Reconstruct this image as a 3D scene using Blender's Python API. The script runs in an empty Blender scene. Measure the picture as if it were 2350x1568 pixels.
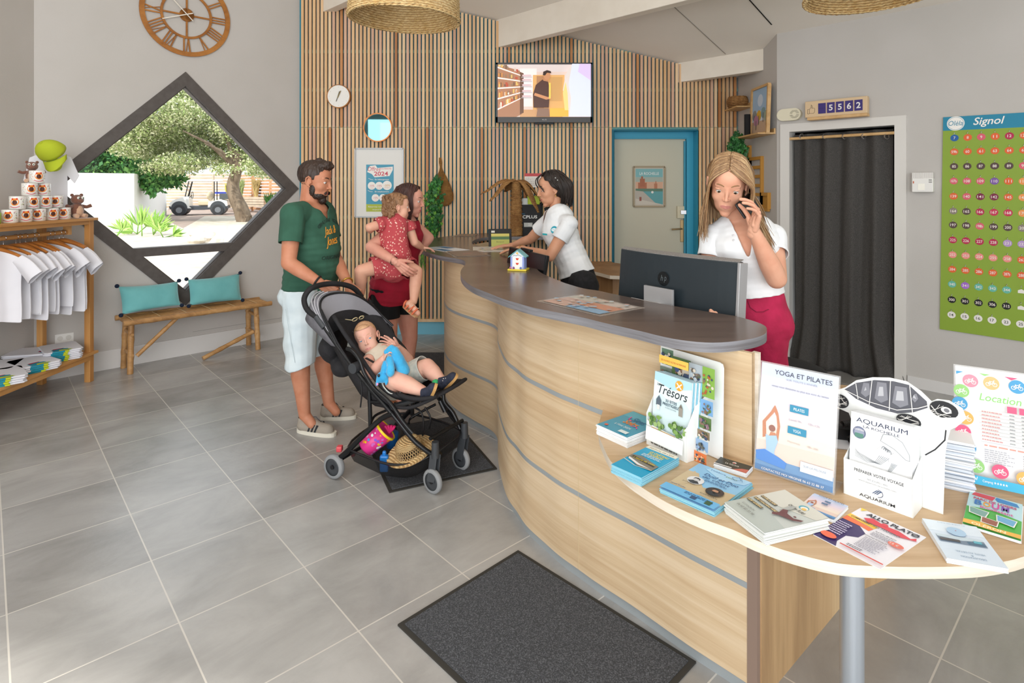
import bpy, bmesh, math, random
import numpy as np
from mathutils import Vector, Matrix, Euler, noise
random.seed(7)
R = math.radians
C = bpy.context.scene.collection
SC = bpy.context.scene
F, CX, HY, H = 1335.0, 1175.0, 433.0, 1.52
_cam = bpy.data.cameras.new('camera'); cam = bpy.data.objects.new('camera', _cam); C.objects.link(cam)
cam.location = (0, 0, H); cam.rotation_euler = (R(90), 0, 0)
_cam.sensor_width = 36; _cam.lens = F/2350*36; _cam.shift_y = -(784-HY)/2350; _cam.clip_start = .05; _cam.clip_end = 200
SC.camera = cam
SC.view_settings.view_transform = 'Standard'; SC.view_settings.look = 'None'
SC.view_settings.gamma = 1; SC.view_settings.use_curve_mapping = False; SC.view_settings.exposure = 0.0
W = bpy.data.worlds.new('sky'); SC.world = W; W.use_nodes = True
_bg = W.node_tree.nodes['Background']; _bg.inputs[0].default_value = (.86, .93, 1, 1); _bg.inputs[1].default_value = 1.9
def area(name, loc, tgt, sx, sy, power, col=(1, 1, 1)):
 l = bpy.data.lights.new(name, 'AREA'); l.shape = 'RECTANGLE'; l.size = sx; l.size_y = sy; l.energy = power; l.color = col
 o = bpy.data.objects.new(name, l); C.objects.link(o); o.location = loc
 o.rotation_euler = (Vector(tgt)-Vector(loc)).to_track_quat('-Z', 'Y').to_euler(); return o
_s = bpy.data.lights.new('sun', 'SUN'); _s.energy = 4.2; _s.angle = R(1.5); _s.color = (1, .95, .86)
sun = bpy.data.objects.new('sun', _s); C.objects.link(sun); sun.rotation_euler = (R(42), R(8), R(-25))
area('daylight_entrance', (-1.2, -2.3, 1.9), (-.8, 4, 1.3), 4.6, 2.6, 164, (1, .985, .96))
area('fill_right_front', (3.6, -1.6, 2.0), (.6, 3.5, 1.2), 2.6, 2.2, 26, (1, .985, .96))  # added area lamp out of view, lighting the room from the right front
area('fill_overhead', (-1.6, .8, 4.0), (-.9, 3.4, 0), 1.8, 1.8, 34, (1, .98, .94))  # added area lamp out of view overhead; the ceiling has no opening
def at(u, v, Y): return Vector(((u-CX)/F*Y, Y, H-(v-HY)/F*Y))
def flo(u, v, z=0.):
 Y = F*(H-z)/(v-HY); return Vector(((u-CX)/F*Y, Y, z))
def onp(u, v, p, n):
 d = Vector(((u-CX)/F, 1, -(v-HY)/F)); o = Vector((0, 0, H)); n = Vector(n)
 return o+d*((Vector(p)-o).dot(n)/d.dot(n))
def lin(c):
 if isinstance(c, str): c = tuple(int(c[i:i+2], 16) for i in (0, 2, 4))
 return tuple(((x/255)/12.92 if x/255 <= .04045 else ((x/255+.055)/1.055)**2.4) for x in c)+(1,)
_M = {}
def mat(name, col='ffffff', rough=.6, metal=0., spec=.5, emit=0., alpha=1., trans=0., noisec=None, nscale=8., nstretch=(1, 1, 1), bump=0., bscale=40., coords='Object', detail=3., sss=0., sheen=0., ior=1.45, nlo=.35, nhi=.65, coat=0.):
 if name in _M: return _M[name]
 m = bpy.data.materials.new(name); m.use_nodes = True; _M[name] = m
 nt = m.node_tree; b = nt.nodes['Principled BSDF']
 c = lin(col); b.inputs['Base Color'].default_value = c; m.diffuse_color = c
 b.inputs['Roughness'].default_value = rough; b.inputs['Metallic'].default_value = metal
 b.inputs['Specular IOR Level'].default_value = spec; b.inputs['IOR'].default_value = ior
 b.inputs['Coat Weight'].default_value = coat
 if sheen: b.inputs['Sheen Weight'].default_value = sheen
 if sss:
  b.inputs['Subsurface Weight'].default_value = sss; b.inputs['Subsurface Radius'].default_value = (.012, .005, .003); b.inputs['Subsurface Scale'].default_value = 1
 if emit: b.inputs['Emission Color'].default_value = c; b.inputs['Emission Strength'].default_value = emit
 if alpha < 1: b.inputs['Alpha'].default_value = alpha
 if trans: b.inputs['Transmission Weight'].default_value = trans
 if noisec or bump:
  tc = nt.nodes.new('ShaderNodeTexCoord'); mp = nt.nodes.new('ShaderNodeMapping'); nt.links.new(tc.outputs[coords], mp.inputs[0]); mp.inputs['Scale'].default_value = nstretch
 if noisec:
  n = nt.nodes.new('ShaderNodeTexNoise'); n.inputs['Scale'].default_value = nscale; n.inputs['Detail'].default_value = detail; nt.links.new(mp.outputs[0], n.inputs[0])
  r = nt.nodes.new('ShaderNodeValToRGB'); r.color_ramp.elements[0].color = c; r.color_ramp.elements[1].color = lin(noisec)
  r.color_ramp.elements[0].position = nlo; r.color_ramp.elements[1].position = nhi
  nt.links.new(n.outputs['Fac'], r.inputs[0]); nt.links.new(r.outputs[0], b.inputs['Base Color'])
 if bump:
  n2 = nt.nodes.new('ShaderNodeTexNoise'); n2.inputs['Scale'].default_value = bscale; nt.links.new(mp.outputs[0], n2.inputs[0])
  bp = nt.nodes.new('ShaderNodeBump'); bp.inputs['Strength'].default_value = bump; bp.inputs['Distance'].default_value = .01
  nt.links.new(n2.outputs['Fac'], bp.inputs['Height']); nt.links.new(bp.outputs[0], b.inputs['Normal'])
 return m
def P(c, rough=.55):
 return mat('colour_'+c, c, rough)
def rot_to(d, up=(0, 0, 1)):
 return Vector(d).to_track_quat('Z', 'Y').to_matrix()
_TX = {}
def text_polys(s, shear=0., bold=0.):
 k = (s, shear, bold)
 if k not in _TX:
  cu = bpy.data.curves.new('lettering', 'FONT'); cu.body = s; cu.size = 1; cu.shear = shear; cu.offset = bold; cu.resolution_u = 3
  cu.align_x = 'CENTER'; cu.align_y = 'CENTER'
  o = bpy.data.objects.new('lettering', cu); C.objects.link(o)
  dg = bpy.context.evaluated_depsgraph_get(); me = bpy.data.meshes.new_from_object(o.evaluated_get(dg))
  vs = [v.co.copy() for v in me.vertices]; fs = [tuple(p.vertices) for p in me.polygons]
  bpy.data.objects.remove(o); bpy.data.curves.remove(cu); bpy.data.meshes.remove(me)
  if vs:
   x0 = min(v.x for v in vs); x1 = max(v.x for v in vs); y0 = min(v.y for v in vs); y1 = max(v.y for v in vs)
   vs = [Vector((v.x-(x0+x1)/2, v.y-(y0+y1)/2, 0)) for v in vs]; _TX[k] = (vs, fs, max(x1-x0, 1e-4), max(y1-y0, 1e-4))
  else: _TX[k] = ([], [], 1, 1)
 return _TX[k]
class MB:
 def __init__(s): s.v = []; s.f = []; s.m = []; s.sm = []; s.mats = []; s.uv = {}
 def mi(s, m):
  if m not in s.mats: s.mats.append(m)
  return s.mats.index(m)
 def add(s, vs, fs, m, M=None, smooth=False):
  n = len(s.v); s.v += [(M @ Vector(v)) if M is not None else Vector(v) for v in vs]
  k = s.mi(m); s.f += [tuple(i+n for i in f) for f in fs]; s.m += [k]*len(fs); s.sm += [smooth]*len(fs); return s
 def box(s, c, d, m, M=None):
  x, y, z = (d[0]/2, d[1]/2, d[2]/2); c = Vector(c)
  vs = [Vector((a*x, b*y, e*z))+c for a in (-1, 1) for b in (-1, 1) for e in (-1, 1)]
  return s.add(vs, [(0, 1, 3, 2), (4, 6, 7, 5), (0, 4, 5, 1), (2, 3, 7, 6), (0, 2, 6, 4), (1, 5, 7, 3)], m, M)
 def bar(s, p0, p1, w, h, m, up=(0, 0, 1), M=None):
  p0 = Vector(p0); p1 = Vector(p1); d = (p1-p0); L = d.length; d.normalize(); up = Vector(up)
  sd = d.cross(up).normalized(); up = sd.cross(d)
  B = Matrix((sd, d, up)).transposed().to_4x4(); B.translation = (p0+p1)/2
  return s.box((0, 0, 0), (w, L, h), m, (M @ B) if M is not None else B)
 def cone(s, p0, p1, r0, r1, m, n=14, caps=True, M=None, smooth=True):
  p0 = Vector(p0); p1 = Vector(p1); B = rot_to(p1-p0)
  vs = [p0+B @ Vector((math.cos(2*math.pi*i/n)*r0, math.sin(2*math.pi*i/n)*r0, 0)) for i in range(n)] + \
    [p1+B @ Vector((math.cos(2*math.pi*i/n)*r1, math.sin(2*math.pi*i/n)*r1, 0)) for i in range(n)]
  s.add(vs, [(i, (i+1) % n, (i+1) % n+n, i+n) for i in range(n)], m, M, smooth)
  if caps: s.add(vs, [tuple(range(n))[::-1], tuple(range(n, 2*n))], m, M)
  return s
 def tube(s, pts, r, m, n=8, closed=False, M=None, flat=1.):
  pts = [Vector(p) for p in pts]; k = len(pts); rs = r if isinstance(r, (list, tuple)) else [r]*k
  vs = []; up = None
  for i, p in enumerate(pts):
   a = pts[i-1] if (i > 0 or closed) else p; b = pts[(i+1) % k] if (i < k-1 or closed) else p
   t = (b-a).normalized()
   if up is None: up = Vector((0, 0, 1)) if abs(t.z) < .9 else Vector((1, 0, 0))
   sd = t.cross(up).normalized(); up = sd.cross(t).normalized()
   vs += [p+(sd*math.cos(2*math.pi*j/n)+up*math.sin(2*math.pi*j/n)*flat)*rs[i] for j in range(n)]
  fs = []
  for i in range(k if closed else k-1):
   a = i*n; b = ((i+1) % k)*n
   fs += [(a+j, a+(j+1) % n, b+(j+1) % n, b+j) for j in range(n)]
  s.add(vs, fs, m, M, True)
  if not closed: s.add(vs, [tuple(range(n))[::-1], tuple(range((k-1)*n, k*n))], m, M)
  return s
 def ball(s, c, r, m, n=14, M=None, rot=None):
  r = (r, r, r) if not isinstance(r, (tuple, list)) else r; c = Vector(c); h = n//2
  vs = [Vector((0, 0, -r[2]))]
  for i in range(1, h):
   a = -math.pi/2+math.pi*i/h
   for j in range(n): b = 2*math.pi*j/n; vs.append(Vector((math.cos(a)*math.cos(b)*r[0], math.cos(a)*math.sin(b)*r[1], math.sin(a)*r[2])))
  vs.append(Vector((0, 0, r[2])))
  fs = [(0, 1+(j+1) % n, 1+j) for j in range(n)]
  for i in range(h-2):
   a = 1+i*n; fs += [(a+j, a+(j+1) % n, a+n+(j+1) % n, a+n+j) for j in range(n)]
  a = 1+(h-2)*n; fs += [(a+j, a+(j+1) % n, len(vs)-1) for j in range(n)]
  if rot is not None: vs = [rot @ v for v in vs]
  return s.add([v+c for v in vs], fs, m, M, True)
 def lathe(s, prof, m, n=24, M=None, cap=False):
  vs = [Vector((r*math.cos(2*math.pi*j/n), r*math.sin(2*math.pi*j/n), z)) for r, z in prof for j in range(n)]
  fs = [(i*n+j, i*n+(j+1) % n, (i+1)*n+(j+1) % n, (i+1)*n+j) for i in range(len(prof)-1) for j in range(n)]
  return s.add(vs, fs, m, M, True)
 def prism(s, out, z0, z1, m, M=None, side=None, smooth=False):
  n = len(out); vs = [Vector((p[0], p[1], z0)) for p in out]+[Vector((p[0], p[1], z1)) for p in out]
  ar = sum(out[i][0]*out[(i+1) % n][1]-out[(i+1) % n][0]*out[i][1] for i in range(n))
  f = [tuple(range(n))[::-1], tuple(range(n, 2*n))]; q = [(i, (i+1) % n, (i+1) % n+n, i+n) for i in range(n)]
  if ar < 0: f = [x[::-1] for x in f]; q = [x[::-1] for x in q]
  s.add(vs, f, m, M); s.add(vs, q, side or m, M, smooth); return s
 def text(s, t, c, h, m, M, w=None, shear=0., bold=0., rot=0.):
  vs, fs, tw, th = text_polys(t, shear, bold)
  if not vs: return s
  k = h/.72; kx = k if w is None else w/tw
  ca, sa = math.cos(rot), math.sin(rot)
  return s.add([Vector((c[0]+v.x*kx*ca-v.y*k*sa, c[1]+v.x*kx*sa+v.y*k*ca, c[2] if len(c) > 2 else 0)) for v in vs], fs, m, M)
 def obj(s, name, parent=None, local=False, bevel=0., sub=0, smooth=None, solid=0., origin=None):
  me = bpy.data.meshes.new(name); o = bpy.data.objects.new(name, me); C.objects.link(o)
  vs = s.v
  if parent is not None:
   o.parent = parent
   if not local:
    Mi = world(parent).inverted(); vs = [Mi @ v for v in vs]
  elif not local:
   xs = [v.x for v in vs]; ys = [v.y for v in vs]; z = min(v.z for v in vs)
   b = Vector(((min(xs)+max(xs))/2, (min(ys)+max(ys))/2, z)) if origin is None else Vector(origin)
   o.location = b; vs = [v-b for v in vs]
  me.from_pydata([tuple(v) for v in vs], [], s.f)
  for m in s.mats: me.materials.append(m)
  me.polygons.foreach_set('material_index', s.m)
  me.polygons.foreach_set('use_smooth', s.sm if smooth is None else [smooth]*len(s.f))
  me.validate(); me.update()
  if bevel:
   b = o.modifiers.new('bevel', 'BEVEL'); b.width = bevel; b.segments = 2; b.limit_method = 'ANGLE'; b.angle_limit = R(50)
  if solid: b = o.modifiers.new('solid', 'SOLIDIFY'); b.thickness = solid; b.offset = 0
  if sub: b = o.modifiers.new('sub', 'SUBSURF'); b.levels = sub; b.render_levels = sub
  return o
def world(o):
 M = Matrix.LocRotScale(o.location, o.rotation_euler, o.scale)
 return world(o.parent) @ M if o.parent else M
def tag(o, label=None, cat=None, group=None, kind=None):
 if label: o['label'] = label
 if cat: o['category'] = cat
 if group: o['group'] = group
 if kind: o['kind'] = kind
 return o
def thing(name, loc, label, cat, group=None, rz=0.):
 o = bpy.data.objects.new(name, None); C.objects.link(o); o.location = loc; o.rotation_euler = (0, 0, rz); o.empty_display_size = .05
 return tag(o, label, cat, group)
def dup(o, loc=None, rot=None, label=None, parent=None):
 c = o.copy(); C.objects.link(c)
 if parent is not None: c.parent = parent
 if loc is not None: c.location = loc
 if rot is not None: c.rotation_euler = rot
 if label: c['label'] = label
 for ch in [x for x in o.children]: dup(ch, parent=c)
 return c
def ZM(loc, rz=0.): return Matrix.LocRotScale(Vector(loc), Euler((0, 0, rz)), Vector((1, 1, 1)))
def frame(o, x, y):
 x = Vector(x).normalized(); y = Vector(y); y = (y-x*y.dot(x)).normalized(); z = x.cross(y)
 M = Matrix((x, y, z)).transposed().to_4x4(); M.translation = Vector(o); return M
def ell_pts(cx, cy, rx, ry, n=20, a0=0, a1=2*math.pi):
 return [(cx+rx*math.cos(a0+(a1-a0)*i/n), cy+ry*math.sin(a0+(a1-a0)*i/n)) for i in range(n if abs(a1-a0-2*math.pi) < 1e-6 else n+1)]
class Card:
 """flat printed piece, local x right, y up, z towards reader; layers stack by a fraction of a millimetre"""
 def __init__(s, mb, M, w, h, t=.002, base=None, dz=.0003):
  s.mb = mb; s.M = M; s.w = w; s.h = h; s.z = 0.; s.dz = dz
  if base is not None: mb.box((w/2, h/2, -t/2), (w, h, t), base, M)
 def _n(s): s.z += s.dz; return s.z
 def poly(s, pts, m):
  z = s._n(); q = [(x*s.w, y*s.h) for x, y in pts]
  ar = sum(q[i][0]*q[(i+1) % len(q)][1]-q[(i+1) % len(q)][0]*q[i][1] for i in range(len(q)))
  if ar < 0: q = q[::-1]
  s.mb.add([(x, y, z) for x, y in q], [tuple(range(len(q)))], m, s.M); return s
 def rect(s, x0, y0, x1, y1, m): return s.poly([(x0, y0), (x1, y0), (x1, y1), (x0, y1)], m)
 def ell(s, cx, cy, r, m, ry=None, n=20):
  ry = (r*s.w/s.h) if ry is None else ry
  return s.poly(ell_pts(cx, cy, r, ry, n), m)
 def line(s, pts, wd, m):
  z = s._n(); q = [Vector((x*s.w, y*s.h, 0)) for x, y in pts]
  for a, b in zip(q, q[1:]):
   d = (b-a); L = d.length
   if L < 1e-6: continue
   d /= L; nrm = Vector((-d.y, d.x, 0))*wd/2; e = d*wd*.3
   s.mb.add([a-nrm-e+Vector((0, 0, z)), b-nrm+e+Vector((0, 0, z)), b+nrm+e+Vector((0, 0, z)), a+nrm-e+Vector((0, 0, z))], [(0, 1, 2, 3)], m, s.M)
  return s
 def text(s, t, cx, cy, h, m, w=None, shear=0., bold=0., rot=0.):
  s.mb.text(t, (cx*s.w, cy*s.h, s._n()), h*s.h, m, s.M, None if w is None else w*s.w, shear, bold, rot); return s
 def lines(s, x0, x1, y0, y1, n, m, frac=.5, rag=.25):
  for i in range(n):
   y = y1-(y1-y0)*(i+.5)/n; hh = (y1-y0)/n*frac/2
   a = x0; e = x1-(x1-x0)*random.random()*rag
   z = s.z+s.dz
   while a < e-.01:
    b = min(e, a+(x1-x0)*random.uniform(.05, .16))
    s.mb.add([(a*s.w, (y-hh)*s.h, z), (b*s.w, (y-hh)*s.h, z), (b*s.w, (y+hh)*s.h, z), (a*s.w, (y+hh)*s.h, z)], [(0, 1, 2, 3)], m, s.M); a = b+(x1-x0)*.025
  s._n(); return s
def wood(name, c1, c2, axis=0, scale=3., rough=.5, stretch=.06, coords='Object', c3=None, bump=.05):
 """grain stretched along one axis"""
 if name in _M: return _M[name]
 m = bpy.data.materials.new(name); m.use_nodes = True; _M[name] = m; nt = m.node_tree; b = nt.nodes['Principled BSDF']
 m.diffuse_color = lin(c1)
 tc = nt.nodes.new('ShaderNodeTexCoord'); mp = nt.nodes.new('ShaderNodeMapping'); nt.links.new(tc.outputs[coords], mp.inputs[0])
 s = [1, 1, 1]
 if axis == 3: s = [stretch, stretch, 1]
 else: s[axis] = stretch
 mp.inputs['Scale'].default_value = s
 n = nt.nodes.new('ShaderNodeTexNoise'); n.inputs['Scale'].default_value = scale*9; n.inputs['Detail'].default_value = 7; n.inputs['Distortion'].default_value = .6; n.inputs['Roughness'].default_value = .62
 n2 = nt.nodes.new('ShaderNodeTexNoise'); n2.inputs['Scale'].default_value = scale*2; n2.inputs['Detail'].default_value = 2
 nt.links.new(mp.outputs[0], n.inputs[0]); nt.links.new(mp.outputs[0], n2.inputs[0])
 mx = nt.nodes.new('ShaderNodeMath'); mx.operation = 'ADD'; nt.links.new(n.outputs['Fac'], mx.inputs[0]); nt.links.new(n2.outputs['Fac'], mx.inputs[1])
 hf = nt.nodes.new('ShaderNodeMath'); hf.operation = 'MULTIPLY'; hf.inputs[1].default_value = .5; nt.links.new(mx.outputs[0], hf.inputs[0])
 r = nt.nodes.new('ShaderNodeValToRGB'); r.color_ramp.elements[0].position = .36; r.color_ramp.elements[1].position = .62
 r.color_ramp.elements[0].color = lin(c2); r.color_ramp.elements[1].color = lin(c1)
 if c3: e = r.color_ramp.elements.new(.5); e.color = lin(c3)
 nt.links.new(hf.outputs[0], r.inputs[0]); nt.links.new(r.outputs[0], b.inputs['Base Color']); b.inputs['Roughness'].default_value = rough
 if bump:
  bp = nt.nodes.new('ShaderNodeBump'); bp.inputs['Strength'].default_value = bump; bp.inputs['Distance'].default_value = .01; nt.links.new(n.outputs['Fac'], bp.inputs['Height']); nt.links.new(bp.outputs[0], b.inputs['Normal'])
 return m
# ================= the room =================
S2 = math.sqrt(.5)
LW = 8.30
RW = 7.52
BY = 6.04
SX = 2.353
def ceil_z(x, y): return 2.69-.235*(x-2.353)-.235*(y-6.04)
M_wall = mat('white_wall_paint', 'c6c2be', .85, noisec='c1bdb8', nscale=1.5, bump=.06, bscale=90)
M_ceil = mat('white_ceiling_paint', 'ebe4da', .85, noisec='e6dfd4', nscale=1.2)
M_beam = mat('cream_painted_beam', 'f0e8db', .7, noisec='eae1d3', nscale=5, nstretch=(1, 1, 1), bump=.08, bscale=14)
M_teal = mat('teal_painted_backing', '38879d', .7)
M_turq = mat('turquoise_paint', '3aa3c2', .45)
M_lblue = mat('light_blue_skirting_paint', '7cc4dd', .5)
M_anth = mat('anthracite_frame', '5d5754', .55, noisec='544e4b', nscale=20, bump=.05, bscale=200)
M_dark = mat('dark_void', '15130f', .9)
m = bpy.data.materials.new('grey_stone_tiles'); m.use_nodes = True; nt = m.node_tree; b = nt.nodes['Principled BSDF']
tc = nt.nodes.new('ShaderNodeTexCoord'); mp = nt.nodes.new('ShaderNodeMapping'); mp.vector_type = 'POINT'
A0 = flo(532.6, 1106.4)
TA = 42.25
mp.inputs['Rotation'].default_value = (0, 0, R(-TA)); nt.links.new(tc.outputs['Object'], mp.inputs[0])
br = nt.nodes.new('ShaderNodeTexBrick'); br.offset = 0; br.squash = 1; br.inputs['Scale'].default_value = 1
br.inputs['Brick Width'].default_value = .446; br.inputs['Row Height'].default_value = .4575; br.inputs['Mortar Size'].default_value = .0028; br.inputs['Mortar Smooth'].default_value = .1; br.inputs['Bias'].default_value = 0
br.inputs['Color1'].default_value = (0, 0, 0, 1); br.inputs['Color2'].default_value = (1, 1, 1, 1); br.inputs['Mortar'].default_value = (.5, .5, .5, 1)
nt.links.new(mp.outputs[0], br.inputs['Vector'])
no = nt.nodes.new('ShaderNodeTexNoise'); no.inputs['Scale'].default_value = 2.2; no.inputs['Detail'].default_value = 8; no.inputs['Roughness'].default_value = .6; no.inputs['Distortion'].default_value = .5
ms = nt.nodes.new('ShaderNodeMapping'); ms.inputs['Scale'].default_value = (1, 1.7, 1); nt.links.new(mp.outputs[0], ms.inputs[0]); nt.links.new(ms.outputs[0], no.inputs[0])
ad = nt.nodes.new('ShaderNodeMixRGB'); ad.blend_type = 'MIX'; ad.inputs[0].default_value = .18; nt.links.new(no.outputs['Fac'], ad.inputs[1]); nt.links.new(br.outputs['Color'], ad.inputs[2])
rp = nt.nodes.new('ShaderNodeValToRGB'); rp.color_ramp.elements[0].position = .3; rp.color_ramp.elements[0].color = lin('8f8e8c'); rp.color_ramp.elements[1].position = .7; rp.color_ramp.elements[1].color = lin('b6b5b3')
nt.links.new(ad.outputs[0], rp.inputs[0])
mo = nt.nodes.new('ShaderNodeMixRGB'); nt.links.new(br.outputs['Fac'], mo.inputs[0]); nt.links.new(rp.outputs[0], mo.inputs[1]); mo.inputs[2].default_value = lin('cfcbc4')
nt.links.new(mo.outputs[0], b.inputs['Base Color'])
b.inputs['Roughness'].default_value = .27; b.inputs['Specular IOR Level'].default_value = .8
nb = nt.nodes.new('ShaderNodeTexNoise'); nb.inputs['Scale'].default_value = 22; nb.inputs['Detail'].default_value = 5; nt.links.new(mp.outputs[0], nb.inputs[0])
sb = nt.nodes.new('ShaderNodeMath'); sb.operation = 'SUBTRACT'; nt.links.new(nb.outputs['Fac'], sb.inputs[0]); nt.links.new(br.outputs['Fac'], sb.inputs[1])
bp = nt.nodes.new('ShaderNodeBump'); bp.inputs['Strength'].default_value = .16; bp.inputs['Distance'].default_value = .006; nt.links.new(sb.outputs[0], bp.inputs['Height']); nt.links.new(bp.outputs[0], b.inputs['Normal'])
M_floor = m
CORN = (-3.744, 4.556)
def struct(mb, name, **k):
 return tag(mb.obj(name, **k), kind='structure')
fo = MB().add([(-3.9, -2.6, 0), (5.2, -2.6, 0), (5.2, 2.2, 0), (SX+.15, 5.3, 0), (SX+.15, 6.4, 0), (-2.0, 6.4, 0), (-3.9, 4.5, 0)], [tuple(range(7))], M_floor)
o = fo.obj('floor', origin=(A0.x, A0.y, 0)); tag(o, kind='structure')
def LWp(s, z, d=0.):
 return Vector((CORN[0]+s*S2-d*S2, CORN[1]+s*S2+d*S2, z))
wc_s = (-2.985-CORN[0])/S2; wc_z = 1.52; HD = 1.055; SEND = (-2.19-CORN[0])/S2
def zc(s): p = LWp(s, 0); return ceil_z(p.x, p.y)
mb = MB()
cb = [(wc_s, wc_z+HD), (wc_s-HD, wc_z), (wc_s, wc_z-HD), (wc_s+HD, wc_z)]
cb[3] = (min(cb[3][0], SEND), wc_z)
for d, fl in ((0, 1), (.28, -1)):
 vs = [LWp(*q, d) for q in ((0-.3*(d > 0), 0), (SEND+.3*(d > 0), 0), (SEND+.3*(d > 0), zc(SEND)), (0-.3*(d > 0), zc(0)+.3))]+[LWp(q[0], q[1], d) for q in cb]+[LWp(wc_s, 0, d), LWp(wc_s, zc(wc_s)+.1, d)]
 fs = [(0, 8, 6, 5, 3), (3, 5, 4, 9), (8, 1, 7, 6), (1, 2, 9, 4, 7)]
 mb.add(vs, [f if fl > 0 else f[::-1] for f in fs], M_wall)
struct(mb, 'wall_left')
wr = MB()
for i in range(4):
 a, b2 = cb[i], cb[(i+1) % 4]
 wr.add([LWp(*a, .0), LWp(*b2, .0), LWp(*b2, .28), LWp(*a, .28)], [(0, 1, 2, 3)], M_wall)
wf = MB()
fw = .085*math.sqrt(2)
def diamond(h): return [(wc_s, wc_z+h), (wc_s-h, wc_z), (wc_s, wc_z-h), (wc_s+h, wc_z)]
def ringf(mb, h0, h1, d0, d1, m):
 o_, i_ = diamond(h0), diamond(h1)
 for i in range(4):
  j = (i+1) % 4
  q = [LWp(*o_[i], d0), LWp(*o_[j], d0), LWp(*i_[j], d0), LWp(*i_[i], d0), LWp(*o_[i], d1), LWp(*o_[j], d1), LWp(*i_[j], d1), LWp(*i_[i], d1)]
  mb.add(q, [(0, 3, 2, 1), (4, 5, 6, 7), (3, 7, 6, 2), (0, 1, 5, 4)], m)
wroot = thing('window_1', LWp(wc_s, .47, .05), None, None); tag(wroot, kind='structure')
ringf(wf, HD+.012, HD-fw, -.012, .1, M_anth)
ringf(wf, HD-fw+.03, HD-fw-.012, .012, .09, M_anth)
z0, z1 = .925, 1.0
hw = HD-fw-(wc_z-z1)+.0
for (za, zb, da, db) in ((z0, z1, -.008, .09),):
 w0 = HD-fw-abs(wc_z-za)+.02; w1 = HD-fw-abs(wc_z-zb)+.02
 q = [LWp(wc_s-w0, za, da), LWp(wc_s+w0, za, da), LWp(wc_s+w1, zb, da), LWp(wc_s-w1, zb, da), LWp(wc_s-w0, za, db), LWp(wc_s+w0, za, db), LWp(wc_s+w1, zb, db), LWp(wc_s-w1, zb, db)]
 wf.add(q, [(0, 1, 2, 3), (7, 6, 5, 4), (3, 2, 6, 7), (0, 4, 5, 1)], M_anth)
wf.obj('window_frame', wroot)
wr.obj('window_reveal', wroot)
M_glass = bpy.data.materials.new('window_glass'); M_glass.use_nodes = True; nt = M_glass.node_tree; nt.nodes.clear()
_o = nt.nodes.new('ShaderNodeOutputMaterial'); _g = nt.nodes.new('ShaderNodeBsdfGlossy'); _g.inputs['Roughness'].default_value = .02; _t = nt.nodes.new('ShaderNodeBsdfTransparent'); _t.inputs[0].default_value = (.97, .98, .98, 1)
_x = nt.nodes.new('ShaderNodeMixShader'); _l = nt.nodes.new('ShaderNodeFresnel'); _l.inputs[0].default_value = 1.3
nt.links.new(_l.outputs[0], _x.inputs[0]); nt.links.new(_t.outputs[0], _x.inputs[1]); nt.links.new(_g.outputs[0], _x.inputs[2]); nt.links.new(_x.outputs[0], _o.inputs[0])
hg = HD-fw
for nm, ps in (('pane', [(0, hg), (-hg+abs(wc_z-1.0)*0-0, 0), (-(hg-.52), -.52), (hg-.52, -.52), (hg, 0)]), ('pane', [(-(hg-.595), -.595), (0, -hg), (hg-.595, -.595)])):
 MB().add([LWp(wc_s+x, wc_z+z, .045) for x, z in ps], [tuple(range(len(ps)))], M_glass).obj(nm, wroot)
mb = MB().add([(-3.744, 4.556, 0), (-3.744, -2.6, 0), (-3.744, -2.6, 6), (-3.744, 4.556, ceil_z(*CORN)+.3)], [(0, 3, 2, 1)], M_wall); struct(mb, 'wall_far_left')
DX0, DX1, DZ = 1.063, 1.941, 2.125
mb = MB()
bx0, bx1, yb = -2.35, SX, BY+.04
vs = [(bx0, yb, 0), (DX0, yb, 0), (DX1, yb, 0), (bx1, yb, 0), (bx1, yb, ceil_z(bx1, yb)+.02), (DX1, yb, ceil_z(DX1, yb)+.02), (DX0, yb, ceil_z(DX0, yb)+.02), (bx0, yb, ceil_z(bx0, yb)+.02), (DX0, yb, DZ), (DX1, yb, DZ)]
mb.add(vs, [(0, 1, 8, 6, 7), (8, 9, 5, 6), (2, 3, 4, 5, 9)], M_teal)
mb.add([(bx0, yb-.015, 0), (DX0-.0, yb-.015, 0), (DX0, yb-.015, .14), (bx0, yb-.015, .14), (bx0, yb, .14), (DX0, yb, .14)], [(0, 1, 2, 3), (3, 2, 5, 4)], M_lblue)
struct(mb, 'wall_back')
mb = MB().add([(SX, 6.2, 0), (SX, RW-SX, 0), (SX, RW-SX, ceil_z(SX, RW-SX)+.02), (SX, 6.2, ceil_z(SX, 6.2)+.02)], [(0, 1, 2, 3)], M_wall); struct(mb, 'wall_side')
def RWp(y, z, d=0.): return Vector((RW-y+d*S2, y+d*S2, z))
OY0, OY1, OZ = 5.088, 4.535, 2.015
Y_R0, Y_R1 = RW-SX, 1.0
mb = MB(); zt = 3.2
mb.add([RWp(Y_R0, 0), RWp(OY0, 0), RWp(OY0, OZ), RWp(OY0, zt), RWp(Y_R0, zt-.3), RWp(OY1, 0), RWp(OY1, OZ), RWp(OY1, zt), RWp(Y_R1, 0), RWp(Y_R1, zt)],
  [(0, 1, 2, 3, 4), (2, 6, 7, 3), (5, 8, 9, 7, 6)], M_wall)
struct(mb, 'wall_right')
cols = [wood('oak_slat_%d' % i, a, b_, 2, 2.5, .55, .05, bump=.03) for i, (a, b_) in enumerate((('ebc69a', 'd6ac80'), ('e2bb90', 'cca074'), ('efd0a6', 'deb88e'), ('dfb698', 'c99c7e'), ('e8c090', 'd2a470')))]
cols_r = wood('oak_slat_reddish', 'cc8e56', 'ab6f3e', 2, 2.5, .55, .05, bump=.03)
mb = MB(); x = -2.19; pitch = .0405; sw = .0265; rr = random.Random(3)
k = 0
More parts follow.
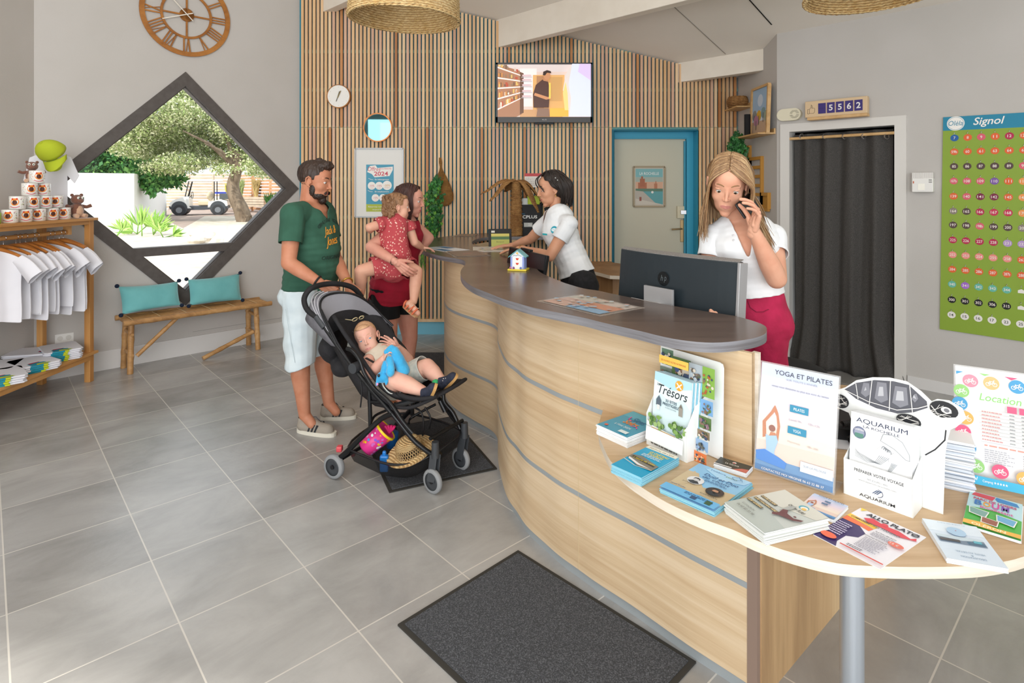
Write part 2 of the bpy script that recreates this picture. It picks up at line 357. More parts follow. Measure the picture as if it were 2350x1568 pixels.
while x < SX-.01:
 lo = .145 if x < 2.1 else .145
 inx = (DX0-.02 < x+sw/2 < DX1+.012)
 zb_ = DZ+.005 if inx else lo
 ztop = ceil_z(x, BY)-.02
 for (a, b_) in ((zb_, 1.36 if False else 2.155), (2.158, ztop)):
  if b_ <= a+.005: continue
  mt = rr.choice(cols) if rr.random() > .05 else cols_r
  if inx and b_ < 2.2: continue
  mb.box((x+sw/2, BY+.0125, (a+b_)/2), (sw, .025, b_-a), mt)
 x += pitch; k += 1
struct(mb, 'trim_1')
mb = MB(); M_batten = mat('translucent_teal_batten', '5f9796', .6)
for z in (.16, .78, 1.22, 1.62, 2.155-.0, 2.55, 2.95):
 x1_ = 2.353+(2.69-z)/.235 if z > 2.69 else SX
 for (xa, xb) in ((-2.19, min(x1_, DX0-.02)), (DX1+.01, min(x1_, SX))) if z < DZ else ((-2.19, min(x1_, SX)),):
  if xb > xa: mb.box(((xa+xb)/2, BY+.03, z), (xb-xa, .012, .035), M_batten)
mb.box(((-2.19+DX0-.02)/2, BY+.0125, .15), (DX0-.02+2.19, .028, .03), cols[2])
struct(mb, 'trim_2')
mb = MB()
mb.add([(x_, y_, ceil_z(x_, y_)) for x_, y_ in ((-2.6, 6.5), (SX+.05, 6.5), (SX+.05, 5.12), (5.0, 2.52), (5.0, 0.), (-3.9, 0.), (-3.9, 4.4))], [tuple(range(7))], M_ceil)
mb.add([(-3.9, 0, ceil_z(-3.9, 0)), (5, 0, ceil_z(5, 0)), (5, -2.7, ceil_z(5, 0)), (-3.9, -2.7, ceil_z(-3.9, 0)-.2)], [(0, 1, 2, 3)], M_ceil)
struct(mb, 'ceiling')
M_joint = mat('ceiling_joint_line', '8e877d', .9)
mb = MB()
for (p, q, w) in (((1545, 14), (1665, 124), .004), ((1720, 0), (1771, 57), .008)):
 nrm = Vector((.235, .235, 1)); pc = Vector((0, 0, ceil_z(0, 0)-.004))
 mb.bar(onp(*p, pc, nrm), onp(*q, pc, nrm), w, .004, M_joint if w < .006 else M_dark)
struct(mb, 'trim_3')
def beam(xw, zb, thick, end, nm):
 mb = MB(); w = thick/S2
 L = end
 def pt(x, t, z): return Vector((x+t*S2, BY-t*S2, z))
 zt_ = ceil_z(xw, BY)+.01
 a = [pt(xw, -.05, zb), pt(xw+w, -.05-0, zb), pt(xw+w, -.05, zt_), pt(xw, -.05, zt_)]
 b_ = [pt(xw, L, zb), pt(xw+w, L, zb), pt(xw+w, L, zt_), pt(xw, L, zt_)]
 mb.add(a+b_, [(0, 4, 5, 1), (1, 5, 6, 2), (2, 6, 7, 3), (3, 7, 4, 0), (0, 1, 2, 3), (4, 7, 6, 5)], M_beam)
 return tag(mb.obj(nm, bevel=.006), kind='structure')
beam(-1.955, 3.36, .10, 7.0, 'trim_4'); beam(-.14, 2.99, .10, 4.4, 'trim_5')
def b3():
 mb = MB(); w = .1/S2; xw = 1.755; zb = 2.628; zt_ = ceil_z(xw, BY)+.0
 def pt(x, t, z): return Vector((x+t*S2, BY-t*S2, z))
 L1 = (SX-xw)/S2; L2 = (SX-xw-w)/S2
 a = [pt(xw, -.05, zb), pt(xw+w, -.05, zb), pt(xw+w, -.05, zt_), pt(xw, -.05, zt_)]
 b_ = [pt(xw, L1, zb), pt(xw+w, L2, zb), pt(xw+w, L2, zt_), pt(xw, L1, zt_)]
 mb.add(a+b_, [(0, 4, 5, 1), (1, 5, 6, 2), (2, 6, 7, 3), (3, 7, 4, 0), (4, 7, 6, 5)], M_beam); tag(mb.obj('trim_6', bevel=.005), kind='structure')
b3()
M_base = mat('white_tile_skirting', 'dcdad8', .35)
mb = MB(); mb.add([LWp(0, 0, -.012), LWp(SEND, 0, -.012), LWp(SEND, .16, -.012), LWp(0, .16, -.012), LWp(0, .16, 0), LWp(SEND, .16, 0)], [(0, 1, 2, 3), (3, 2, 5, 4)], M_base); struct(mb, 'baseboard_left')
mb = MB(); mb.add([RWp(OY1-.06, 0, -.012), RWp(1.2, 0, -.012), RWp(1.2, .085, -.012), RWp(OY1-.06, .085, -.012), RWp(OY1-.06, .085, 0), RWp(1.2, .085, 0)], [(0, 1, 2, 3), (3, 2, 5, 4)], M_base); struct(mb, 'baseboard_right')
mb = MB(); M_gl = mat('panel_gap', 'a9a6a4', .8)
x0s, x1s = (onp(437, 760, LWp(0, 0), (-S2, S2, 0))-LWp(0, 0)).length, SEND-.02
for a, b_ in (((x0s-.0, .2), (x1s, .2)), ((x0s, .2), (x0s, .47))): mb.bar(LWp(*a, -.001), LWp(*b_, -.001), .004, .003, M_gl)
struct(mb, 'trim_7')
dr = thing('door_1', (1.5, BY+.2, 0), None, None); tag(dr, kind='structure')
M_door = mat('greige_door_paint', 'c9c3ae', .5)
mb = MB()
mb.add([(DX1, BY, 0), (DX1, BY+.24, 0), (DX1, BY+.24, DZ), (DX1, BY, DZ), (DX0, BY, DZ), (DX0, BY+.24, DZ), (DX0, BY, 0), (DX0, BY+.24, 0)], [(0, 3, 2, 1), (3, 4, 5, 2), (6, 7, 5, 4)], M_turq)
mb.box((DX1-.035, BY+.215, 1.03), (.07, .05, 2.07), M_turq); mb.box((DX1-.085, BY+.225, 1.03), (.012, .05, 2.0), M_turq)
mb.box(((DX0+DX1)/2, BY+.215, DZ-.03), (DX1-DX0, .05, .06), M_turq); mb.box(((DX0+DX1)/2, BY+.225, DZ-.065), (DX1-DX0, .05, .012), M_turq)
mb.obj('door_frame', dr)
MB().box(((DX0+DX1)/2, BY+.33, 1.1), (1.2, .02, 2.4), M_dark).obj('gap_backing', dr)  # dark sheet added behind the leaf so no sky shows through the gap
leaf = MB().box(((DX0+DX1-.08)/2, BY+.26, 1.02), (DX1-DX0-.06, .04, 2.10), M_door).obj('door_leaf', dr, bevel=.002)
M_brass = mat('aged_brass', 'a58a62', .35, .8); M_lock = mat('cream_lock_body', 'd8cdb0', .5); M_chrome = mat('brushed_steel', 'c4c4c6', .28, .95)
yd = BY+.235
def ad_(u, v): return at(u, v, yd)
mb = MB(); p = ad_(1566, 530); mb.box((p.x, yd, p.z), (.045, .012, .24), M_brass); p2 = ad_(1562, 525); mb.tube([(p2.x, yd-.01, p2.z), (p2.x, yd-.05, p2.z), (p2.x-.03, yd-.055, p2.z), (p2.x-.11, yd-.055, p2.z-.005)], .009, M_brass); mb.obj('door_handle', dr, bevel=.004)
p = ad_(1562, 487); mb = MB().box((p.x, yd-.01, p.z), (.085, .03, .13), M_lock); mb.box((p.x+.02, yd-.035, p.z), (.06, .02, .045), M_chrome); mb.obj('rim_lock', dr, bevel=.003)
mb = MB()
for (ya, yb_, za, zb_) in ((OY0+.055, OY0, 0, 2.085), (OY1, OY1-.055, 0, 2.085), (OY0, OY1, OZ, 2.085)):
 for (d0, d1, i0) in ((-.018, 0, 0),):
  q = [RWp(ya, za, d0), RWp(yb_, za, d0), RWp(yb_, zb_, d0), RWp(ya, zb_, d0), RWp(ya, za, .0), RWp(yb_, za, .0), RWp(yb_, zb_, .0), RWp(ya, zb_, .0)]
  mb.add(q, [(0, 1, 2, 3), (0, 3, 7, 4), (1, 5, 6, 2), (3, 2, 6, 7)], mat('white_gloss_trim', 'dddad5', .4))
q = [RWp(OY0, 0), RWp(OY0, OZ), RWp(OY1, OZ), RWp(OY1, 0)]; q2 = [RWp(OY0, 0, .12), RWp(OY0, OZ, .12), RWp(OY1, OZ, .12), RWp(OY1, 0, .12)]
mb.add(q+q2, [(0, 1, 5, 4), (1, 2, 6, 5), (2, 3, 7, 6)], mat('white_gloss_trim'))
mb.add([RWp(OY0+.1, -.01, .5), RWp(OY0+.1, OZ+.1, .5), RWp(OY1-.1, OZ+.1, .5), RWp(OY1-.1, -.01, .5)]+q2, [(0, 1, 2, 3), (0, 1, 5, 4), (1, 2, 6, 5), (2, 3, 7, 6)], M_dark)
struct(mb, 'door_2')
mb = MB()
mb.box((0.6, -2.7, 3.9), (9.2, .1, 1.4), M_wall); mb.box((-3.6, -2.7, 1.6), (.5, .1, 3.2), M_wall); mb.box((4.9, -2.7, 1.6), (.4, .1, 3.2), M_wall)
struct(mb, 'wall_entrance')
mb = MB().add([(5.15, -2.7, 0), (5.15, 2.4, 0), (5.15, 2.4, 3.4), (5.15, -2.7, 3.4)], [(0, 1, 2, 3)], M_wall); struct(mb, 'wall_far_right')
# ================= reception counter =================
OAK = dict(c1='d9c3a4', c2='c2a581', c3='cfb693')
def uv_obj(name, parent, vs, fs, uvs, m, smooth=True):
 me = bpy.data.meshes.new(name); o = bpy.data.objects.new(name, me); C.objects.link(o); o.parent = parent
 Mi = world(parent).inverted(); me.from_pydata([tuple(Mi @ Vector(v)) for v in vs], [], fs); me.materials.append(m)
 ul = me.uv_layers.new(name='UVMap')
 for p in me.polygons:
  p.use_smooth = smooth
  for li in p.loop_indices: ul.data[li].uv = uvs[me.loops[li].vertex_index]
 me.update(); return o
def catmull(pts, n=6, closed=False):
 out = []; k = len(pts)
 for i in range(k if closed else k-1):
  p = [Vector(pts[(i+j-1) % k] if closed else pts[max(0, min(k-1, i+j-1))]) for j in range(4)]
  for a in range(n):
   t = a/n; out.append(.5*((2*p[1])+(-p[0]+p[2])*t+(2*p[0]-5*p[1]+4*p[2]-p[3])*t*t+(-p[0]+3*p[1]-3*p[2]+p[3])*t**3))
 if not closed: out.append(Vector(pts[-1]))
 return out
M_oakp = wood('light_oak_panel', OAK['c1'], OAK['c2'], 0, 5.5, .45, .035, coords='UV', c3=OAK['c3'], bump=.02)
M_oakt = wood('light_oak_tabletop', 'd2b794', 'b5946d', 0, 4, .42, .06, c3='c5a680', bump=.02)
M_oake = wood('pale_oak_edge_band', 'e9dfd0', 'd3c6b2', 3, 10, .5, .05, bump=.02)
M_oakend = wood('oak_end_panel', 'd9bb8f', 'a98760', 2, 1.6, .5, .06, c3='c7a478', bump=.02)
M_grey = mat('satin_grey_metal', 'a9b0b3', .38, .35)
M_top = wood('dark_brown_worktop', '6d5c53', '4e413a', 0, 2.2, .24, .07, c3='5f5048', bump=.02)
_tb = M_top.node_tree.nodes['Principled BSDF']; _tb.inputs['Specular IOR Level'].default_value = .75
M_tope = wood('grey_brown_edge_band', '85858a', '5c585a', 3, 12, .4, .035, bump=.1)
ctr = thing('reception_counter', (0, 3.2, 0), 'curved light oak reception counter with dark worktop and grey metal strips', 'counter')
base = [(.05, 5.6), (-.2, 5.35), (-.38, 5.0), (-.48, 4.65), (-.505, 4.35), (-.455, 4.08), (-.368, 3.887), (-.239, 3.705), (-.127, 3.556), (-.083, 3.42), (-.078, 3.2), (-.062, 3.028), (-.025, 2.795), (.022, 2.663), (.065, 2.546), (.14, 2.421), (.193, 2.338), (.2585, 2.256), (.32, 2.179), (.425, 2.062), (.539, 1.921), (.583, 1.868), (.656, 1.788), (.712, 1.726)]
bc = catmull([(x, y, 0) for x, y in base], 5)
L = [0]
for a, b in zip(bc, bc[1:]): L.append(L[-1]+(b-a).length)
def nrm(i):
 a = bc[max(0, i-1)]; b = bc[min(len(bc)-1, i+1)]; d = (b-a).normalized(); return Vector((-d.y, d.x, 0))
def strip(z0, z1, off, th=.018):
 vs = []; uv = []; fs = []; n = len(bc)
 for e in range(4):
  k0 = len(vs)
  for i in range(n):
   p = bc[i]+nrm(i)*off; q = bc[i]+nrm(i)*(off+th); c = [(p, z0), (p, z1), (q, z1), (q, z0)]
   for (w, z) in (c[e], c[(e+1) % 4]): vs.append(Vector((w.x, w.y, z))); uv.append((L[i], z))
  for i in range(n-1): a = k0+2*i; fs.append((a, a+2, a+3, a+1))
 return vs, fs, uv
_d0 = (bc[60]+nrm(60)*.1)
INW = 1 if nrm(60).x > 0 else -1
def strip_obj(nm, z0, z1, off, m, th=.018):
 vs, fs, uv = strip(z0, z1, off*INW, th*INW); return uv_obj(nm, ctr, vs, fs, uv, m)
for (a, b) in ((.042, .325), (.343, .678), (.696, 1.03)): strip_obj('front_panel', a, b, .0, M_oakp)
for (a, b) in ((.325, .343), (.678, .696)): strip_obj('metal_strip', a, b, -.0015, M_grey, .012)
strip_obj('plinth', 0, .042, .012, M_grey, .01)
i0 = min(range(len(bc)), key=lambda i: (bc[i]-Vector((.2585, 2.256, 0))).length)
mb = MB(); q = bc[i0]-nrm(i0)*INW*.0008; mb.bar((q.x, q.y, .045), (q.x, q.y, 1.028), .0016, .0016, mat('panel_joint', 'c9b592', .6), up=(1, 1, 0)); mb.obj('panel_joint', ctr)
outer = [(-.76, 5.31), (-.79, 5.05), (-.78, 4.75), (-.70, 4.418), (-.588, 4.15), (-.488, 3.975), (-.367, 3.824), (-.318, 3.744), (-.291, 3.634), (-.283, 3.50), (-.288, 3.356), (-.283, 3.198), (-.266, 3.055), (-.241, 2.924), (-.209, 2.804), (-.168, 2.69), (-.109, 2.57), (-.038, 2.427), (.026, 2.328), (.085, 2.244), (.168, 2.16), (.256, 2.07), (.314, 1.994), (.415, 1.876), (.46, 1.817), (.51, 1.768), (.578, 1.738), (.65, 1.745), (.735, 1.783), (.795, 1.835), (.828, 1.89), (.848, 1.95), (.842, 2.01), (.82, 2.07), (.797, 2.11), (.725, 2.18), (.645, 2.266), (.548, 2.39), (.45, 2.527), (.387, 2.624), (.33, 2.68), (.2587, 2.83), (.223, 2.947), (.182, 3.08), (.152, 3.222), (.142, 3.38), (.148, 3.52), (.14, 3.655), (.103, 3.81), (.02, 4.0), (-.06, 4.2), (-.14, 4.42), (-.24, 4.6), (-.31, 4.76), (-.34, 4.93), (-.34, 5.15), (-.30, 5.38), (-.21, 5.52), (-.05, 5.56), (.2, 5.56), (.55, 5.56), (.62, 5.60), (.65, 5.72), (.65, 6.02), (.3, 6.02), (-.2, 6.02), (-.45, 5.9), (-.62, 5.62)]
oc = [(p.x, p.y) for p in catmull([(x, y, 0) for x, y in outer], 3, True)]
mb = MB().prism(oc, 1.03, 1.06, M_top, side=M_tope, smooth=True); mb.obj('worktop', ctr)
inner = [(.70, 2.16), (.42, 2.52), (.24, 2.86), (.12, 3.2), (.1, 3.5), (.06, 3.8)]
ic = catmull([(x-.0, y+.0, 0) for x, y in inner], 4)
vs = []; uv = []; fs = []; l_ = 0
for i, p in enumerate(ic):
 if i: l_ += (p-ic[i-1]).length
 vs += [Vector((p.x-.05, p.y-.03, .74)), Vector((p.x-.05, p.y-.03, 1.03))]; uv += [(l_, .7), (l_, 1.03)]
for i in range(len(ic)-1): fs.append((2*i, 2*i+1, 2*i+3, 2*i+2))
uv_obj('inner_panel', ctr, vs, fs, uv, M_oakp)
e0 = Vector((.715, 1.729, 0)); d45 = Vector((.76, .65, 0)).normalized()
mb = MB(); mb.bar(e0+d45*.014+Vector((0, 0, .865)), e0+d45*.03+Vector((0, 0, .865)), .02, .33, M_oake); mb.obj('upper_end_panel', ctr)
mb = MB(); mb.bar(e0+Vector((.012, .0, .336)), e0+Vector((.012, 0, .336))+Vector((.51, .44, 0)), .03, .672, M_oakend); mb.obj('end_panel', ctr)
mb = MB(); mb.bar(e0+Vector((-.004, -.006, .336)), e0+Vector((.014, .008, .336)), .032, .672, mat('dark_taupe_edge', '8b7669', .5)); mb.obj('end_panel_edge', ctr)
lt = thing('leaflet_table', (.95, 1.7, 0), 'low pale oak table with rounded front holding leaflets beside the counter', 'table')
tt = [(.30, 2.02), (.289, 1.93), (.29, 1.859), (.2965, 1.7516), (.323, 1.6637), (.3536, 1.6), (.403, 1.521), (.467, 1.45), (.5306, 1.398), (.568, 1.3565), (.634, 1.308), (.714, 1.272), (.806, 1.262), (.9, 1.26), (1.0, 1.264), (1.075, 1.277), (1.14, 1.296), (1.3, 1.36), (1.46, 1.48), (1.58, 1.64), (1.64, 1.82), (1.66, 2.0), (1.64, 2.19), (1.52, 2.33), (1.38, 2.43), (1.22, 2.37), (1.08, 2.24), (.95, 2.25), (.80, 2.40), (.62, 2.66), (.5, 2.72), (.36, 2.62), (.5, 2.42), (.62, 2.24), (.72, 2.1), (.78, 2.0), (.76, 1.86), (.735, 1.755), (.70, 1.752), (.52, 1.962), (.40, 2.11), (.34, 2.165)]
tc_ = [(p.x, p.y) for p in catmull([(x, y, 0) for x, y in tt[:31]], 3)]+tt[31:]
MB().prism(tc_, .674, .70, M_oakt, side=M_oake, smooth=True).obj('tabletop', lt, bevel=.0015)
MB().cone((.935, 1.6, 0), (.935, 1.6, .674), .03, .03, mat('silver_table_leg', 'b7bec6', .3, .55), 28).obj('leg', lt)
MB().bar((1.22, 2.17, .3), (1.5, 2.3, .3), .03, .6, M_oakend).obj('side_panel', lt)
bd = thing('side_cabinet', (.95, 5.7, 0), 'brown wood cabinet with rounded top against the slatted wall behind the counter', 'cabinet')
M_bd = wood('mid_oak_cabinet', 'b18a60', '8f6a45', 2, 1.5, .5, .08, bump=.02)
cpt = [(.75, 6.03), (.75, 5.3), (.85, 5.05), (1.02, 5.0), (1.2, 5.12), (1.28, 5.35), (1.2, 5.7), (1.03, 5.95), (1.03, 6.03)]
MB().prism(cpt, .735, .765, M_bd, side=M_oake).obj('cabinet_top', bd)
MB().prism([(.78, 6.0), (.78, 5.4), (.9, 5.2), (1.1, 5.25), (1.15, 5.5), (1.02, 5.9), (1.0, 6.0)], 0, .735, M_bd).obj('cabinet_body', bd)
M_mat = mat('charcoal_entrance_carpet', '3d3f43', .95, noisec='6a6d73', nscale=260, nlo=.45, nhi=.7, bump=.5, bscale=300)
M_rub = mat('black_rubber_border', '35332f', .75)
def carpet(nm, c, lab):
 o = MB().prism(c, 0.001, .006, M_rub); cx = sum(p[0] for p in c)/4; cy = sum(p[1] for p in c)/4
 k = []
 for i in range(4):
  a, b, d = Vector((*c[i-1], 0)), Vector((*c[i], 0)), Vector((*c[(i+1) % 4], 0)); k.append(b+((a-b).normalized()+(d-b).normalized())*.018)
 t = thing(nm, (cx, cy, 0), lab, 'mat', 'charcoal entrance mats'); o.obj('rubber_border', t, bevel=.002)
 MB().prism([(p.x, p.y) for p in k], .004, .0095, M_mat).obj('pile', t)
carpet('door_mat', [(.0255, 2.436), (-.398, 2.021), (.16, 1.455), (.59, 1.862)], 'charcoal entrance mat nearest the camera, against the curved counter base')
carpet('door_mat', [(-.612, 2.9), (-.08, 3.146), (-.4026, 3.867), (-.935, 3.62)], 'charcoal entrance mat under the front wheels of the pushchair')
carpet('door_mat', [(-.98, 4.62), (-.40, 4.60), (-.39, 5.37), (-.97, 5.38)], 'charcoal entrance mat by the slatted wall at the far end of the counter')
# ================= left side: bench, cushions, clothes rack =================
M_bam = wood('bamboo_pole', 'c99e6b', '9c7246', 0, 3, .45, .3, c3='b98c58')
M_ray = mat('rattan_binding', 'd9b98a', .6); M_node = mat('bamboo_node', '86613b', .6)
def wl(s, d, z): return LWp(s, z, -d)
def culm(mb, a, b, r, n=4, m=None):
 a = Vector(a); b = Vector(b); pts = []; rs = []
 for i in range(n*4+1):
  t = i/(n*4); pts.append(a.lerp(b, t)); rs.append(r*(1.13 if i % 4 == 0 and 0 < i < n*4 else 1-.03*(i % 4 == 2)))
 mb.tube(pts, rs, m or M_bam, 12)
 for i in range(1, n):
  p = a.lerp(b, i/n); d = (b-a).normalized()*.002; mb.cone(p-d, p+d, r*1.1, r*1.1, M_node, 12)
bench = thing('bamboo_bench', wl(1.13, .17, 0), 'long low bamboo bench with diagonal braces under the diamond window', 'bench')
mb = MB()
s0, s1 = .53, 1.73
for i in range(9):
 d = .035+i*.03; culm(mb, wl(s0+.02, d, .425), wl(s1-.02, d, .425), .014, 5)
for d in (.02, .315): culm(mb, wl(s0, d, .425), wl(s1, d, .425), .022, 6)
for s_ in (.6, .8, 1.0, 1.2, 1.4, 1.6):
 mb.tube([wl(s_, .03, .441), wl(s_, .16, .4435), wl(s_, .3, .441)], .0035, M_ray, 6)
mb.obj('seat', bench)
for s_, ds in ((.60, -.02), (1.60, .02)):
 for d, dd in ((.285, .02), (.055, -.02)):
  mb = MB(); culm(mb, wl(s_+ds*.2, d-dd, .415), wl(s_+ds*.8, d+.0*dd, 0.0), .023, 3); mb.obj('leg', bench)
 for z in (.33, .16):
  mb = MB(); culm(mb, wl(s_+ds*.3, .03, z), wl(s_+ds*.3, .3, z-.01), .014, 2); mb.obj('crossbar', bench)
mb = MB(); culm(mb, wl(.63, .29, .14), wl(.93, .28, .405), .017, 3); mb.obj('brace', bench)
mb = MB(); culm(mb, wl(1.58, .26, .17), wl(1.13, .30, .018), .019, 3); mb.obj('brace', bench)
M_aqua = mat('aqua_velvet', '6fb9bb', .75, sheen=.6, noisec='63adb0', nscale=6, bump=.08, bscale=25)
M_navy = mat('navy_pompom', '18273f', .95, bump=.6, bscale=200)
def cushion(cor, th, lab, back):
 A, B, D, E_ = [Vector(c) for c in cor]
 nr = Vector(back).normalized(); n = 18; vs = []
 for sd in (1, -1):
  for j in range(n+1):
   for i in range(n+1):
    u, v = i/n, j/n; p = A.lerp(B, u).lerp(E_.lerp(D, u), v); a, b = 2*u-1, 2*v-1
    k = max(0, (1-abs(a)**3.2))**.55*max(0, (1-abs(b)**3.2))**.55
    pin = .008*(1-abs(a)**2)*(1 if b > 0 else -1)*abs(b)**6; pin2 = .008*(1-abs(b)**2)*(1 if a > 0 else -1)*abs(a)**6
    up = (A-E_).normalized(); rt = (B-A).normalized()
    w = noise.noise(p*9)*.006*k+noise.noise(Vector((p.x*30, p.y*30, p.z*8)))*.0035*k
    sag = -.004*(1-a*a)*(1-v)
    vs.append(p+nr*sd*(k*th+w)+up*(pin*1+sag)-rt*pin2)
 m = (n+1)**2; fs = []
 for j in range(n):
  for i in range(n):
   q = j*(n+1)+i; fs.append((q, q+n+1, q+n+2, q+1)); fs.append((m+q, m+q+1, m+q+n+2, m+q+n+1))
 for i in range(n): 
  fs.append((i, i+1, m+i+1, m+i)); a = n*(n+1)+i; fs.append((a+1, a, m+a, m+a+1))
  a = i*(n+1); fs.append((a+n+1, a, m+a, m+a+n+1)); a = i*(n+1)+n; fs.append((a, a+n+1, m+a+n+1, m+a))
 t = thing('cushion', (A+B+D+E_)/4-Vector((0, 0, .12)), lab, 'cushion', 'aqua cushions on the bamboo bench')
 MB().add(vs, fs, M_aqua, smooth=True).obj('cover', t)
 for c in (A, B, D, E_):
  c2 = c+(c-(A+B+D+E_)/4).normalized()*.012; MB().ball(c2, .0175, M_navy, 12).obj('pompom', t)
pl, pn = wl(0, .13, 0), (-S2, S2, 0)
def cz(u, v, d): return onp(u, v, wl(0, d, 0), pn)
cushion([cz(272, 658, .09), cz(408, 646, .09), cz(414, 700, .19), cz(281, 722, .19)], .05, 'left aqua velvet cushion with navy pompoms, sagging along its top', (S2, -S2, 0))
cushion([cz(431, 642, .08), cz(549, 628, .08), cz(554, 688, .17), cz(436, 701, .17)], .05, 'right aqua velvet cushion with navy pompoms, standing squarely on the bench', (S2, -S2, 0))
M_pine = wood('honey_pine', 'd9a76b', 'b97f43', 2, 1.6, .5, .08, c3='cb9557'); M_pineh = wood('honey_pine_rail', 'd9a76b', 'b97f43', 1, 1.6, .5, .08, c3='cb9557')
rack = thing('clothes_rack', (-3.48, 4.0, 0), 'honey pine clothes rack with top shelf, hanging rail and low shelf in the corner', 'clothes rack')
for (x, y) in ((-3.33, 4.58), (-3.655, 4.52), (-3.33, 3.25), (-3.655, 3.25)):
 MB().box((x, y, .635), (.045, .045, 1.27), M_pine).obj('post', rack, bevel=.003)
MB().box((-3.485, 3.91, 1.28), (.40, 1.42, .02), M_pineh).box((-3.32, 3.91, 1.255), (.018, 1.3, .03), M_pineh).obj('top_shelf', rack, bevel=.002)
MB().box((-3.49, 3.9, .225), (.40, 1.46, .02), M_pineh).box((-3.315, 3.9, .195), (.02, 1.32, .04), M_pineh).obj('bottom_shelf', rack, bevel=.002)
RX, RZ = -3.42, 1.185
mb = MB(); mb.cone((RX, 3.3, RZ), (RX, 4.47, RZ), .016, .016, M_pineh); mb.obj('hanging_rail', rack)
for y in (4.475, 3.35): MB().box((RX, y, 1.22), (.05, .025, .11), M_pine).obj('rail_bracket', rack, bevel=.002)
M_hang = wood('amber_hanger_wood', 'c4803f', '9a5a24', 0, 3, .35, .2); M_steel = mat('polished_steel', 'd6d6d8', .2, 1.)
M_tee = mat('white_cotton', 'e9e9f0', .9, noisec='e3e3ea', nscale=4, bump=.12, bscale=9)
def hanger_shirt():
 t = thing('clothes_hanger', (0, 0, 0), 'x', 'clothes hanger', 'amber wooden hangers on the rail')
 mb = MB(); pts = [(math.sin(a)*.2 if False else x, 0, -.045-.055*(abs(x)/.2)**1.6-.012) for x in [i*.02-.2 for i in range(21)] for a in (0,)]
 mb.tube(pts, [.009+.007*(1-abs(p[0])/.2) for p in pts], M_hang, 10); mb.obj('hanger_arms', t, local=True)
 mb = MB(); hk = [(0, 0, -.05), (0, 0, -.02), (.012, 0, -.008)]+[(.0205*math.cos(a), 0, .0205*math.sin(a)) for a in [R(x) for x in (-25, 10, 50, 90, 130, 170, 195)]]
 mb.tube(hk, .0022, M_steel, 6); mb.obj('hook', t, local=True)
 mb = MB(); rows = []
 H_ = [(-.062, .055, .012), (-.075, .10, .016), (-.10, .165, .018), (-.13, .215, .020), (-.20, .20, .024), (-.28, .19, .026), (-.36, .19, .027), (-.44, .195, .029), (-.50, .20, .03), (-.545, .20, .031)]
 n = 36; vs = []
 for k, (z, w, d) in enumerate(H_):
  for j in range(n):
   a = 2*math.pi*j/n; c, s_ = math.cos(a), math.sin(a)
   f = 1+.45*math.sin(a*7+1)*min(1, k/6); vs.append(Vector((w*c, d*s_*f+.006*math.sin(k*.8+3*c), z+.004*math.sin(5*a)*(k > 7))))
 fs = [(k*n+j, k*n+(j+1) % n, (k+1)*n+(j+1) % n, (k+1)*n+j) for k in range(len(H_)-1) for j in range(n)]
 mb.add(vs, fs, M_tee, smooth=True)
 for sg in (1, -1):
  vs = []; n2 = 16
  for k, (x, z, r) in enumerate(((.165, -.135, .06), (.215, -.165, .062), (.25, -.205, .066), (.285, -.25, .07))):
   dx, dz = .62, -.78
   for j in range(n2):
    a = 2*math.pi*j/n2; vs.append(Vector((sg*(x+r*math.cos(a)*.62), (.019+.002*k)*math.sin(a)*(1+.3*math.sin(3*a)), z+r*math.cos(a)*.62*1.0-.0)))
  fs = [(k*n2+j, k*n2+(j+1) % n2, (k+1)*n2+(j+1) % n2, (k+1)*n2+j) for k in range(3) for j in range(n2)]
  mb.add(vs, fs, M_tee, smooth=True)
 sh = mb.obj('t_shirt', local=True); sh.modifiers.new('s', 'SUBSURF').render_levels = 1; sh.modifiers['s'].levels = 1
 tag(sh, 'x', 't-shirt', 'white t-shirts hanging on the rail')
 return t, sh
ys = [3.82, 3.912, 4.01, 4.045, 4.09, 4.15, 4.187, 4.291, 4.336, 4.394, 4.433]
_h, _sh = hanger_shirt(); rr = random.Random(5)
ordn = ['first', 'second', 'third', 'fourth', 'fifth', 'sixth', 'seventh', 'eighth', 'ninth', 'tenth', 'eleventh']
for i, y in enumerate(reversed(ys)):
 rz = rr.uniform(-.22, .10)-.12; a, b = (_h, _sh) if i == 0 else (dup(_h), dup(_sh))
 for o in (a, b): o.location = (RX, y, RZ); o.rotation_euler = (0, 0, rz)
 b.location = (RX, y, RZ-.004); b.scale = (1.0+rr.uniform(-.04, .05), 1, 1+rr.uniform(-.06, .08))
 w = 'nearest the corner post' if i == 0 else '%s from the corner post' % ordn[i]
 a['label'] = 'amber wooden hanger %s on the rack rail' % w; b['label'] = 'white t-shirt hanging %s on the rack rail' % w
pc = [P('1d8fa6', .8), P('c5cf2b', .8), P('b32b49', .8), P('6e3423', .8), P('2a5f3a', .8)]
